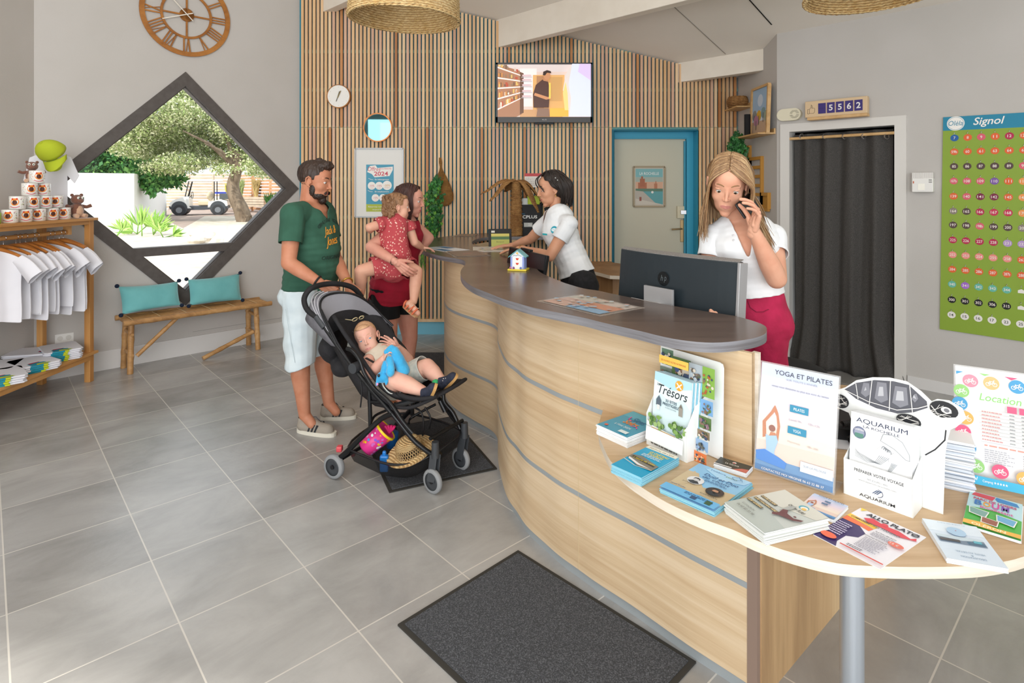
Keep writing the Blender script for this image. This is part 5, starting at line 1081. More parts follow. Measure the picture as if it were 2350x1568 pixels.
def baum(c):
 c.rect(0, 0, 1, 1, K('bfe3ea')).poly([(0, 0), (0, .52), (.5, .58), (1, .5), (1, 0)], K('4fb548')).poly([(.05, .88), (.1, .98), (.5, .98), (.45, .85)], K('d8434c')).poly([(.5, .92), (.52, .98), (.9, .95), (.95, .86), (.55, .86)], K('3a87c4')).text('PARC DE LOISIRS', .5, .80, .06, K('c43a6a'), .8, bold=.03)
 for t, x, k in (('B', .2, '3a76c0'), ('O', .36, 'f0a030'), ('U', .52, 'd64a9a'), ('M', .70, '7a4ab0')): c.text(t, x, .69, .13, K(k), .14, bold=.03)
 c.text('Bondissant', .55, .57, .06, K('d6408a'), .6, bold=.02)
 for pts, k in (((.05, .5), '7fa9a0'), ((.55, .46), '6db0d8')): x, y = pts; c.poly([(x, y), (x+.38, y-.03), (x+.33, y-.22), (x+.02, y-.17)], wh); c.poly([(x+.02, y-.015), (x+.36, y-.045), (x+.31, y-.2), (x+.04, y-.155)], K(k))
 c.poly([(.3, .3), (.62, .27), (.6, .12), (.3, .14)], wh).poly([(.32, .285), (.6, .26), (.58, .135), (.32, .155)], K('9a5a44')).poly([(0, 0), (0, .1), (.3, .13), (.6, .08), (1, .1), (1, 0)], K('f0b84a')).text('OLÉRON', .45, .05, .06, K('fff0c0'), .6, bold=.03)
sheet('flyer_stack', (2209, 1202), (2343, 1243), (2228, 1126), TZ, .007, baum, 'green play park flyer stack with coloured balloon lettering under the bike sign', 'flyers', n=3)
def bike(c, x, y, r, col):
 c.ell(x, y, r, K(col), n=26); w_ = c.w*.0065; s_ = r*.42; k = c.w/c.h; y2 = y-r*.18*k
 for sx in (-1, 1): c.line([(x+sx*s_+s_*.62*math.cos(a), y2+s_*.62*k*math.sin(a)) for a in [2*math.pi*i/10 for i in range(11)]], w_, wh)
 c.line([(x-s_, y2), (x-s_*.45, y2+s_*1.0*k), (x+s_*.6, y2+s_*1.0*k), (x, y2), (x-s_, y2)], w_, wh).line([(x-s_*.5, y2+s_*1.2*k), (x, y2)], w_, wh).line([(x+s_, y2), (x+s_*.55, y2+s_*1.4*k), (x+s_*.9, y2+s_*1.5*k)], w_, wh)
def velo(c):
 c.rect(0, 0, 1, 1, K('f3f3f5')); pk2, og, bl2, gn = 'd8436f', 'efa347', '2f8fc0', '8ac06a'
 for x, y, k in ((.16, .88, pk2), (.38, .885, og), (.64, .885, bl2), (.88, .9, gn), (.06, .78, gn), (.04, .665, bl2), (.10, .545, og), (.07, .42, pk2), (.12, .29, bl2), (.02, .19, og), (.20, .145, gn), (.44, .14, pk2), (.68, .12, og), (.88, .14, bl2)): bike(c, x, y, .085, k)
 c.poly([(0, .96), (.08, .96), (0, .93)], K(bl2)).poly([(.24, .965), (.36, .965), (.3, .945)], K(gn)).poly([(.5, .965), (.64, .965), (.57, .94)], K(pk2)).text('Location vélos', .60, .76, .065, K('7fbf63'), .72, shear=.2, bold=.008)
 for i in range(9): c.rect(.24, .63-.03*i, 1, .645-.03*i, K('e3eae0'))
 for i in range(4): c.rect(.52+.118*i, .655, .615+.118*i, .71, K('d8436f')); c.lines(.54+.118*i, .60+.118*i, .38, .65, 9, K('8b8b90'), .35, 0)
 c.lines(.26, .48, .38, .65, 9, K('c08a8a'), .35); c.line([(.24, .375), (1, .375)], .0008, K('9a9aa0')).lines(.28, .9, .335, .36, 1, K('d88a7a')).lines(.28, .58, .2, .32, 7, K('a0a0a6')).lines(.66, .98, .18, .32, 7, K('a0a0a6')).rect(0, .0, 1, .075, K('25a5cc')).text('Signol', .13, .045, .03, wh, .15, shear=.2, bold=.01).text('Camping ★★★★★', .38, .04, .02, wh, .25)
acrylic((2194, 1100.5), (2346, 1134), 0, .215, .31, velo, 'upright acrylic bike rental price sign at the right edge', 'sign')
def cardboard(BL, BR, dep, lab, cat, name='brochure_display'):
 a, b = flo(*BL, TZ), flo(*BR, TZ); xd = (b-a).normalized(); n_ = Vector((-xd.y, xd.x, 0)); n_ = -n_ if n_.y < 0 else n_
 return thing(name, (a+b)/2, lab, cat), a, (b-a).length, xd, n_
t, a, w, xd, n_ = cardboard((1484, 1019), (1576, 1063), .1, 'cardboard display with a photo collage holding pale castle brochures at the counter end', 'brochure display')
cb_ = P('eef0ee')
Fb = frame(a+n_*.095+Vector((0, 0, .002)), xd, Vector((0, 0, 1))+n_*.02)
mb = MB(); hB = .292; wB = w+.055; out = [(-.03, 0), (wB, 0), (wB, hB-.015), (wB-.004, hB-.004), (wB-.015, hB), (-.03, hB)]
mb.prism(out, -.003, 0, cb_, Fb); c = Card(mb, Fb @ Matrix.Translation((-.03, 0, 0)), wB+.03, hB)
ph = [(.02, .80, .22, .98, '6f8f78', '3e4a52'), (.02, .60, .22, .78, '7c8a7c', '2f3a34'), (.25, .66, .55, .94, '5c7a4a', '4a5a86'), (.44, .60, .78, .84, 'c8bfae', '8c6a58'), (.57, .74, .78, .94, 'b8c4cc', '6c6458'), (.80, .64, .98, .95, '86b04e', 'b0603c'), (.80, .47, .98, .62, '7aa8d4', '6a8a4a'), (.80, .33, .98, .455, '5d7848', '8a6a78'), (.80, .24, .98, .32, '8c7c62', '4c4238'), (.80, .12, .98, .23, '8faccc', '66665e'), (.80, .0, .98, .11, 'd87a48', 'f0c49a')]
rp_ = random.Random(41)
for x0, y0, x1, y1, k1, k2 in ph: c.rect(x0, y0, x1, y1, K(k1)); [c.ell(x0+(x1-x0)*rp_.uniform(.15, .85), y0+(y1-y0)*rp_.uniform(.1, .75), (x1-x0)*rp_.uniform(.05, .14), K(rp_.choice([k2, k2, k1, 'd8cfc0', '5a6a50', '8a6a5a', '44506a'])), n=6) for _ in range(22)]
c.rect(.25, .9, .72, .985, K('f0c05a')).text('DÉCOUVREZ NOTRE PATRIMOINE', .48, .94, .02, K('a8442e'), .4); mb.obj('photo_backboard', t)
mb = MB()
hP = .085; out = [(0, 0), (w, 0), (w, hP*1.25), (w-.012, hP*1.05), (w-.03, hP*.72), (.02, hP*.8), (0, hP*.95)]
Fp = frame(a, xd, (0, 0, 1)); c = None; mb.prism(out, -.002, 0, cb_, Fp); c = Card(mb, Fp, w, hP); c.rect(.12, .62, .72, .74, K('f3c98a')).text('Les & en incontournables', .42, .68, .07, K('c8703a'), .52).text('Trésors de', .5, .38, .13, K('b05a6a'), .6).ell(.2, .42, .05, K('9a9c94')).lines(.12, .82, .10, .2, 1, K('6b6b66'))
mb.obj('front_pocket', t)
for sx in (0, w): MB().prism([(0, 0), (.12, 0), (.12, .20), (.04, .16), (.0, .10)], -.001, .001, cb_, frame(a+xd*sx, n_, (0, 0, 1))).obj('side_panel', t)
br = thing('brochure_stack', a+n_*.04+xd*w/2+Vector((0, 0, .03)), 'pale blue brochures with a castle picture standing in the photo collage display', 'brochures')
Fq = frame(a+n_*.012+Vector((0, 0, .02)), xd, Vector((0, 0, 1))+n_*.10)
mb = MB()
for k in range(6): mb.box((w/2+.002*k, .105, -.004-.006*k), (w-.012, .212, .003), mat('pale_blue_edges') if k % 2 else M_paper, Fq)
c = Card(mb, Fq @ Matrix.Translation((.006, 0, -.001)), w-.012, .211)
c.rect(0, 0, 1, 1, K('d5e8ec')).rect(0, .75, 1, 1, K('b4dce6')).poly([(0, .55), (.2, .7), (.5, .6), (.8, .72), (1, .6), (1, .9), (.5, .8), (0, .88)], K('e4f0f2')).text('les', .13, .83, .05, K('3a4246'), .09, shear=.2).text('Trésors', .52, .77, .14, K('30383c'), .78, shear=.28, bold=.004).ell(.68, .90, .105, K('efa83c')).line([(.62, .86), (.74, .93)], .004, wh).line([(.62, .93), (.74, .86)], .004, wh)
c.text('33 SITES', .5, .63, .04, K('26445c'), .30, bold=.012).text('PRESTIGIEUX', .52, .575, .04, K('26445c'), .48, bold=.012).text('À DÉCOUVRIR', .5, .53, .022, K('93a4ac'), .3).poly([(.10, .60), (.17, .67), (.24, .6), (.24, .52), (.1, .52)], K('5c6a76')).rect(.13, .46, .21, .53, K('dfe2e0')).rect(.72, .48, .82, .60, K('9a968c')).poly([(.72, .6), (.77, .66), (.82, .6)], K('77736a'))
rt = random.Random(8)
for i in range(70): c.ell(rt.choice([rt.uniform(.0, .38), rt.uniform(.5, 1.0)]), rt.uniform(.22, .36)+.0, rt.uniform(.02, .06), K(rt.choice(['6c8f4c', '84a85c', '557a3e', '9cb878'])), n=7)
c.rect(0, .0, 1, .2, K('eff2f0')); mb.obj('brochure', br)
t, a, w, xd, n_ = cardboard((1937, 1132.6), (2094.4, 1190), .1, 'white cardboard turtle-shaped display for the aquarium', 'brochure display')
Fp = frame(a, xd, Vector((0, 0, 1))-n_*.0); hP = .095; mb = MB(); mb.box((w/2, hP/2, -.001), (w, hP, .002), cb_, Fp)
c = Card(mb, Fp, w, hP); c.text('PRÉPARER VOTRE VOYAGE', .52, .80, .085, K('2b3038'), .72, bold=.012).text('365 JOURS / AN', .5, .62, .05, K('9aa0a8'), .3).text('www.aquarium-larochelle.com', .5, .54, .04, K('9aa0a8'), .55).text('AQUARIUM', .5, .14, .085, K('2b3038'), .52, bold=.005)
for i in range(3): c.line([(.44+.03*i, .30), (.50+.03*i, .40), (.52+.03*i, .40)], .0016, K('2a4a7a'))
c.line(ell_pts(.52, .34, .07, .1, 12, R(-90), R(90)), .0012, K('2a4a7a')); mb.obj('front_pocket', t)
for sx in (0, w): MB().prism([(0, 0), (.075, 0), (.075, .13), (0, hP)], -.001, .001, cb_, frame(a+xd*sx, n_, (0, 0, 1))).obj('side_panel', t)
aq = thing('brochure_stack', a+n_*.03+xd*w/2+Vector((0, 0, .03)), 'white aquarium brochures with a jellyfish drawing in the turtle display', 'brochures')
Fq = frame(a+n_*.012+Vector((0, 0, .03)), xd, Vector((0, 0, 1))+n_*.12); mb = MB(); bwd = w-.012
for k in range(6): mb.box((w/2+.001*k, .093, -.003-.006*k), (bwd, .186, .003), M_paper, Fq)
c = Card(mb, Fq @ Matrix.Translation((.006, 0, -.001)), bwd, .186, .001, P('f6f7f8')); c.text('AQUARIUM', .5, .90, .065, K('24304e'), .82).text('LA ROCHELLE', .5, .83, .035, K('24304e'), .58).ell(.15, .73, .11, K('6f7690')).ell(.15, .73, .085, K('9aa0b4')).text('CHIFFRES', .15, .77, .022, wh, .16).rect(.08, .66, .22, .72, K('5c8a7c'))
c.poly([(.5, .70), (.54, .80), (.68, .82), (.84, .76), (.95, .62), (.96, .54), (.90, .54), (.72, .64), (.58, .68)], K('d4d8da')).line([(.5, .70), (.54, .80), (.68, .82), (.84, .76), (.95, .62), (.96, .54), (.90, .54), (.72, .64), (.58, .68), (.5, .70)], .0009, K('8a9096')).poly([(.42, .55), (.55, .66), (.68, .60), (.62, .44), (.48, .48)], K('e3e6ea')).poly([(.62, .52), (.74, .60), (.86, .50), (.78, .36), (.66, .42)], K('e3e6ea'))
for k in range(6): c.line([(.5+.03*k, .5), (.42+.02*k, .38), (.30-.03*k, .36+.02*k), (.1, .40+.02*k)], .0007, K('70767c'))
for k in range(4): c.line(ell_pts(.56+.03*k, .6-.01*k, .03, .04, 6, 0, 3), .0012, K('70767c'))
for k in range(5): c.line([(.7+.02*k, .45), (.62, .28-.01*k), (.5-.04*k, .22), (.45, .3)], .0007, K('70767c'))
mb.obj('brochure', aq)
Ft = frame(a+n_*.078, xd, Vector((0, 0, 1))+n_*.04); q = .262
body = [(.0, 0), (w+.045, 0), (w+.048, .15), (w+.052, .185), (w+.058, .215), (w+.07, .225), (w+.09, .252), (w+.082, .275), (w+.055, .287), (w+.03, .284), (w+.018, .275), (w-.005, .295), (.12, .312), (.08, .312), (.04, .303), (0, .285), (-.028, .258), (-.055, .242), (-.062, .22), (-.045, .195), (-.018, .19), (-.01, .17)]
mb = MB(); mb.prism(body, -.002, 0, cb_, Ft); c = Card(mb, Ft, 1, 1); sh_, dk = K('5d5e66'), K('2b2c30')
c.poly([(-.03, .252), (.0, .278), (.045, .297), (.09, .305), (.125, .304), (w-.012, .288), (w+.008, .272), (w+.01, .256), (w-.02, .236), (.10, .222), (.05, .222), (.0, .234)], sh_)
for x0, x1, y0, y1 in ((.012, .036, .245, .283), (.046, .078, .24, .294), (.088, .125, .24, .294), (.132, w-.01, .262, .284)): c.poly([(x0, y0+.008), (x0+.006, y1), (x1-.004, y1+.002), (x1, y0+.012), ((x0+x1)/2, y0)], K('85868e')); c.poly([(x0+.008, y0+.016), (x0+.011, y1-.012), (x1-.012, y1-.01), (x1-.01, y0+.02)], K('b9babf'))
for pts in (((0, .276), (.006, .236)), ((.04, .296), (.034, .228)), ((.084, .304), (.082, .226)), ((.128, .303), (.135, .234)), ((-.028, .252), (.03, .236), (.10, .232), (w-.01, .25), (w+.01, .262))): c.line(pts, .0018, wh)
c.ell(w+.045, .262, .03, dk, ry=.021).ell(w+.05, .262, .011, wh, ry=.008).ell(w+.051, .262, .006, K('77787e'), ry=.005).poly([(w+.03, .238), (w+.08, .243), (w+.07, .25)], K('f2f3f4'))
c.ell(-.038, .218, .022, dk, ry=.019).ell(w-.03, .212, .028, dk, ry=.017)
for cx_, cy_, rx_, ry_ in ((-.038, .218, .02, .016), (w-.03, .212, .026, .015), (w+.04, .258, .026, .017)):
 for k in range(9): a_ = rt.uniform(0, 6.28); c.line([(cx_+rx_*.95*math.cos(a_), cy_+ry_*.95*math.sin(a_)), (cx_+rx_*.4*math.cos(a_+.9), cy_+ry_*.4*math.sin(a_+.9)), (cx_+rx_*.9*math.cos(a_+2.1), cy_+ry_*.9*math.sin(a_+2.1))], .0008, wh)
c.line([(w+.052, .215), (w+.05, .19), (w+.03, .16), (w+.01, .14)], .003, dk); mb.obj('turtle_backboard', t)
mb = MB()
for k in range(26): mb.box((rt.uniform(-.004, .004), rt.uniform(-.004, .004), .002+.0052*k), (.20, .12, .0042), P(rt.choice(['e4e8ee', 'd3dae4', 'eceef0', 'c9d2de'])), ZM(flo(2115, 1112, TZ)+Vector((.05, .05, 0)), R(-32)+rt.uniform(-.05, .05)))
tag(mb.obj('brochure_stack'), 'tall stack of white and pale blue folders behind the turtle display', 'brochures')
pe = flo(1945, 1000, TZ)
tp_ = thing('telephone', pe, 'dark desk telephone with coiled cord half hidden between the yoga sign and the turtle', 'telephone')
mb = MB(); mb.box((.0, .03, .025), (.16, .17, .05), M_blk, ZM(pe, R(-20))); mb.obj('base', tp_, bevel=.01)
mb = MB(); pts = [pe+Vector((-.04+.10*i/160, -.075+.01*math.cos(i*.8), .018+.009*math.sin(i*.8)+.03*(i/160))) for i in range(161)]; mb.tube(pts, .0028, M_blk, 5)
pts = [pe+Vector((-.05+.12*i/200, -.06+.01*math.cos(i*.8), .062+.009*math.sin(i*.8)+.02*(i/200))) for i in range(201)]; mb.tube(pts, .0028, M_blk, 5); mb.obj('coiled_cord', tp_)
mb = MB(); mb.box((0, -.06, .002), (.17, .12, .003), P('dfe2ea'), ZM(pe, R(-15))); tag(mb.obj('notepad', origin=pe), 'white notepad in front of the telephone', 'notepad')
mt = thing('desktop_computer', (.62, 2.36, .70), 'large black curved all-in-one computer seen from behind on the staff desk', 'computer')
Lp, Rp = Vector((.445, 2.64, 0)), Vector((.795, 2.14, 0)); xd = (Rp-Lp).normalized(); bk_ = Vector((xd.y, -xd.x, 0)); bk_ = bk_ if bk_.y < 0 else -bk_
wM = (Rp-Lp).length; vs = []; ns_ = 16
for sgn, off in ((0, 0.), (1, -.028)):
 for j, (z, lean) in enumerate(((.84, .0), (1.243, -.035))):
  for i in range(ns_+1):
   u = i/ns_; bow = .035*(1-(2*u-1)**2); vs.append(Lp+xd*wM*u+bk_*(bow-.035+lean+off)+Vector((0, 0, z)))
N = ns_+1; fs = []
for i in range(ns_):
 fs += [(i, i+1, N+i+1, N+i), (2*N+i, 3*N+i, 3*N+i+1, 2*N+i+1), (N+i, N+i+1, 3*N+i+1, 3*N+i), (i, 2*N+i, 2*N+i+1, i+1)]
fs += [(0, N, 3*N, 2*N), (N-1, 3*N-1, 4*N-1, 2*N-1)]
M_mon = mat('dark_blue_grey_casing', '273036', .35, noisec='232b30', nscale=3)
mb = MB().add(vs, fs, M_mon); mb.obj('casing', mt, bevel=.004)
mb = MB(); vs2 = []
for i in range(ns_+1):
 u = i/ns_; bow = .035*(1-(2*u-1)**2); p = Lp+xd*wM*u+Vector((0, 0, 1.2435)); vs2 += [p+bk_*(bow-.035-.035-.002), p+bk_*(bow-.035-.035-.026-.02*(1-(2*u-1)**2))+Vector((0, 0, .008))]
mb.add(vs2, [(2*i, 2*i+1, 2*i+3, 2*i+2) for i in range(ns_)], mat('grey_speaker_mesh', '9a9794', .6, noisec='6f6c6a', nscale=400)); mb.obj('top_grille', mt, solid=.003)
mb = MB(); mb.bar(Rp+bk_*(-.055)+Vector((.004, 0, .85)), Rp+bk_*(-.085)+Vector((.004, 0, 1.24)), .05, .012, mat('silver_plastic', 'b0b0b2', .35, .4), up=tuple(xd)); mb.obj('side_trim', mt, bevel=.002)
def bowp(u, z): return Lp+xd*wM*u+bk_*(.035*(1-(2*u-1)**2)-.035-.035*(z-.84)/.403)+Vector((0, 0, z))
Mh = frame(bowp(.47, 1.145)+bk_*.002, xd, (0, 0, 1))
mb = MB(); mb.add([(x, y, .0006) for x, y in ell_pts(0, 0, .030, .030, 30)], [tuple(range(30))], P('14181b', .25), Mh)
mb.text('h', (-.008, .003, .0012), .026, P('5c6468', .3), Mh, .013, shear=.25); mb.text('p', (.010, -.003, .0012), .026, P('5c6468', .3), Mh, .013, shear=.25); mb.obj('round_logo', mt)
Ms_ = frame(bowp(.49, .965)+bk_*.03, xd, Vector((0, 0, 1))); mb = MB(); mb.box((0, .03, 0), (.15, .24, .012), mat('silver_plastic'), Ms_); ring(mb, .055, .059, .0065, .009, P('e6e6e8', .3), Ms_ @ Matrix.Translation((.01, .03, 0)), 36); mb.obj('stand_plate', mt, bevel=.002)
mb = MB(); mb.box((-.06, .075, .02), (.16, .03, .02), mat('white_plastic'), Ms_); mb.obj('cable_cover', mt, bevel=.006)
mb = MB(); mb.box((.62, 2.42, .708), (.26, .2, .014), mat('silver_plastic'), None); mb.obj('foot', mt, bevel=.003)
mb = MB(); pr = Rp+Vector((.01, .02, .93)); mb.tube([pr, pr+Vector((.03, -.01, .0)), pr+Vector((.06, 0, -.02)), pr+Vector((.08, .01, -.08)), pr+Vector((.08, .02, -.22))], .004, M_blk, 8); mb.obj('power_cable', mt)
p1_, p2_ = at(1122, 563, 4.62), at(1172, 555, 4.62); Mp = frame(at(1124, 566, 4.62), (1, .12, 0), Vector((-.06, .25, 1)))
ps = thing('payment_screen', (p1_.x+.08, 4.66, .98), 'small tilted black screen with yellow-green display at the far staff desk', 'screen')
mb = MB(); mb.box((.085, .065, -.012), (.185, .155, .022), M_blk, Mp); mb.obj('housing', ps, bevel=.004)
mb = MB(); c = Card(mb, Mp @ Matrix.Translation((.008, -.005, 0)), .155, .135, .001, P('20211c')); c.rect(.03, 0, .97, .8, E('8b8a45', .6)).rect(.03, .45, .97, .62, E('3f5a3a', .6)).rect(.03, .66, .97, .8, E('a59a50', .6)).text('Bonjour', .5, .3, .1, E('5c5a2c'), .4).rect(.04, .86, .22, .98, P('d9d6c8')); mb.obj('display', ps)
MB().bar(Mp @ Vector((.09, .03, -.03)), Mp @ Vector((.09, -.05, -.06)), .05, .02, M_blk).obj('stand', ps)
tt_ = thing('touch_terminal', (.2, 3.4, .72), 'black touch terminal seen from behind inside the counter next to the toy house', 'terminal')
A1, B1, C1 = at(1170, 570, 3.62), at(1251, 590, 3.28), at(1276, 655, 3.15); Mx = frame(A1, B1-A1, A1-B1+(B1-C1) if False else (B1-C1)); wd_ = (B1-A1).length
mb = MB(); mb.box((wd_/2, -.14, -.012), (wd_+.02, .30, .026), mat('black_gloss_plastic', '0e0f11', .22), Mx); mb.obj('housing', tt_, bevel=.006); mb = MB(); mb.box((wd_*.45, .012, -.01), (.10, .02, .03), M_blk, Mx); mb.obj('camera_bar', tt_, bevel=.004)
mb = MB(); mb.bar(Mx @ Vector((wd_/2, -.16, .02)), Vector(((Mx @ Vector((wd_/2, -.2, .0))).x, (Mx @ Vector((wd_/2, -.2, .0))).y, .75)), .08, .04, M_blk); mb.obj('stand', tt_)
hb = flo(1190, 620, 1.0605); hh = thing('toy_beach_hut', hb, 'little painted beach hut ornament with teal roof on the dark worktop', 'ornament', rz=R(-14))
mb = MB(); mb.box((0, .0, .005), (.108, .085, .010), P('e6cf3f', .3)); mb.obj('yellow_base', hh, local=True, bevel=.002)
mb = MB(); mb.box((0, .0, .045), (.078, .06, .07), P('eef0f4', .3))
for i in range(6): mb.box((.0395, -.024+.0105*i, .045), (.001, .005, .07), P('7f93cf', .3))
mb.prism([(-.039, .08), (.039, .08), (0, .112)], -.030, .030, P('e9ecf0', .3), Matrix(((1, 0, 0, 0), (0, 0, -1, 0), (0, 1, 0, 0), (0, 0, 0, 1))))
for x in (-.034, .034): mb.box((x, -.031, .045), (.010, .003, .07), P('8f9fdc', .3))
mb.obj('walls', hh, local=True)
Hf = Matrix.Translation((0, -.0305, 0)) @ Matrix(((1, 0, 0, 0), (0, 0, -1, 0), (0, 1, 0, 0), (0, 0, 0, 1)))
mb = MB(); c = Card(mb, Hf @ Matrix.Translation((-.039, .01, .001)), .078, .105); c.rect(.28, .05, .72, .62, wh).poly([(.38, .58), (.62, .58), (.58, .5), (.5, .46), (.42, .5)], P('d8452a')).poly([(.38, .33), (.62, .33), (.58, .25), (.5, .21), (.42, .25)], P('d8452a')).line([(.2, .68), (.3, .74), (.42, .7), (.55, .76), (.8, .68)], .002, P('5a6070')).ell(.5, .84, .07, P('f0c04a'))
mb.obj('door_decor', hh, local=True)
mb = MB()
for x, k in ((-.038, 'c06a9a'), (-.028, 'd8d0dc'), (-.02, '8a4a90'), (.02, '7a8ad0'), (.03, 'b8c0dc')): mb.ball((x, -.036, .016), (.006, .006, .008), P(k, .3), 8)
mb.obj('pebbles', hh, local=True)
mb = MB()
for s_ in (1, -1): mb.bar((0, -.036, .117), (s_*.0, -.036, .117), .001, .001, P('5fb0b8', .3)) if False else mb.add([(0, -.038, .118), (s_*.050, -.038, .078), (s_*.050, .038, .078), (0, .038, .118), (0, -.038, .113), (s_*.050, -.038, .073), (s_*.050, .038, .073), (0, .038, .113)], [(0, 1, 2, 3), (4, 7, 6, 5), (0, 4, 5, 1), (1, 5, 6, 2), (2, 6, 7, 3)], P('5aa9b2', .3))
mb.obj('roof', hh, local=True)
CZ = 1.0603
sheet('flyer', (1023, 578), (1078, 573.5), (1009, 566), CZ, .001, lambda c: c.rect(0, 0, 1, 1, K('e4e9ee')).rect(.08, .1, .42, .55, K('2f6f9f')).rect(.6, .5, .95, .95, K('2f6f9f')).lines(.1, .55, .65, .9, 3, K('9ab4c8')), 'white and blue flyer at the left end of the dark worktop', 'flyer')
M_lam = mat('clear_laminate', 'cfc4ba', .12, alpha=.35, spec=.8)
def lami(BL, BR, TL, draw, lab, z=CZ, cat='laminated sheet'):
 M, w, h = flat(BL, BR, TL, z+.001); t = thing('laminated_sheet', M @ Vector((w/2, h/2, -.001)), lab, cat); mb = MB(); mb.box((w/2, h/2, 0), (w, h, .0012), M_lam, M); mb.obj('laminate', t)
 mb = MB(); c = Card(mb, M @ Matrix.Translation((.02, .015, .0008)), w-.04, h-.03); draw(c); mb.obj('print', t)
lami((1042, 590), (1127, 587), (1019, 577), lambda c: c.rect(0, 0, 1, 1, K('86756a')).poly([(.3, .3), (.6, .4), (.8, .6), (.4, .6)], K('96746a')), 'faint laminated sheet lying flat beside the receptionist\'s open map')
lami((1036, 543), (1090, 543.5), (1072, 537), lambda c: c.rect(0, 0, 1, 1, K('8a7a6c')), 'faint laminated sheet at the far left of the worktop by the slatted wall')
sheet('map_leaflet', (1085, 578), (1158, 577.5), (1091, 566.5), CZ, .001, lambda c: (c.rect(0, 0, 1, 1, K('d9d5cc')), [c.ell(random.Random(i).uniform(.15, .85), random.Random(i+50).uniform(.2, .8), .04, K(['d9a0a0', 'e6d08a', 'a9c89a', '9ab8c8', 'd8b0b8'][i % 5])) for i in range(26)]), 'open site map being shown under the receptionist\'s hand', 'map')
def site(c):
 c.rect(0, 0, 1, 1, K('c9bfb4')).poly([(.0, .0), (.33, .0), (.33, .5), (0, .5)], K('c2a493')).rect(.36, .0, .7, .5, K('c08468')).rect(.73, .0, 1, 1, K('6f9dc0')).rect(.36, .53, .7, 1, K('c9a896')).rect(0, .53, .33, 1, K('c9c6b6'))
 r_ = random.Random(3)
 for i in range(30): c.ell(r_.uniform(.05, .95), r_.uniform(.08, .92), r_.uniform(.015, .04), K(r_.choice(['b4c4cc', 'd2b8a6', 'a8b8b0', 'c8a0a0', '8fb0c8', 'd8d0c8'])))
lami((1232, 691), (1378, 726), (1326, 675), lambda c: (c.rect(0, 0, 1, 1, K('c4bab2')), c.rect(.0, .68, .62, 1, K('bdb9ae')), c.rect(0, .40, .38, .66, K('c0a498')), c.rect(.40, .30, .99, .66, K('c58d74')), c.rect(.0, .0, .40, .38, K('c2a090')), c.rect(.42, .0, 1, .28, K('83a6c2')), [c.ell(random.Random(i+7).uniform(.05, .95), random.Random(i+90).uniform(.05, .95), .03, K(['b8c6ce', 'd2bcae', 'a6bcc8', 'c9aaa2', '93b4cc'][i % 5])) for i in range(30)]), 'large laminated coloured plan on the dark worktop before the computer')
ch = thing('swivel_stool', (1.33, 2.95, 0), 'black round swivel stool behind the blonde receptionist', 'stool')
M_chf = mat('black_chair_fabric', '222225', .9)
MB().ball((0, 0, 0), (.25, .24, .045), M_chf, 24, M=ZM((1.33, 2.95, .60))).obj('seat', ch)
MB().cone((1.33, 2.95, .09), (1.33, 2.95, .56), .03, .03, M_blk).obj('gas_column', ch)
for k in range(5):
 a_ = 2*math.pi*k/5+.2; e_ = Vector((1.33+.28*math.cos(a_), 2.95+.28*math.sin(a_), .06)); MB().bar((1.33, 2.95, .1), e_+Vector((0, 0, .01)), .035, .025, M_blk).obj('leg', ch); MB().cone(e_+Vector((-.012, 0, -.032)), e_+Vector((.012, 0, -.032)), .028, .028, M_blk, 14).obj('caster', ch)
Mq = frame(at(1454, 474, yd), (1, 0, 0), (0, 0, 1)); q2 = at(1525, 383, yd); w_, h_ = q2.x-Mq.translation.x, q2.z-Mq.translation.z
fp = thing('framed_print', Mq.translation+Vector((w_/2, 0, 0)), 'framed harbour travel print hanging on the greige door', 'picture')
mb = MB(); kf = P('a8987c')
for (a0, b0) in (((0, 0), (w_, 0)), ((0, h_), (w_, h_)), ((0, 0), (0, h_)), ((w_, 0), (w_, h_))): mb.bar((*a0, .008), (*b0, .008), .018, .016, kf, up=(0, 0, 1), M=Mq)
mb.obj('frame', fp)
mb = MB(); c = Card(mb, Mq @ Matrix.Translation((0, 0, .006)), w_, h_, .004, P('c9bfae')); c.rect(.06, .05, .94, .95, P('7fb4b6')).rect(.06, .42, .94, .62, P('d6a98c')).rect(.06, .62, .94, .74, P('a8b4a8')).text('LA ROCHELLE', .5, .83, .07, wh, .62).rect(.14, .44, .42, .60, P('b06e50')).rect(.20, .5, .36, .70, P('a8664a')).rect(.24, .62, .30, .76, P('a8664a')).rect(.66, .45, .76, .58, P('b87858')).rect(.70, .5, .73, .64, P('b87858')).rect(.06, .38, .94, .45, P('5f7f6a')).rect(.06, .05, .94, .38, P('5fa0a4')).poly([(.06, .40), (.06, .05), (.75, .05), (.3, .38)], P('b9b0a4')).poly([(.06, .05), (.06, .2), (.94, .05)], P('cfc6b8')).rect(.18, .14, .25, .24, P('94584a')).ell(.6, .36, .04, P('e8e4dc')); mb.obj('print', fp)
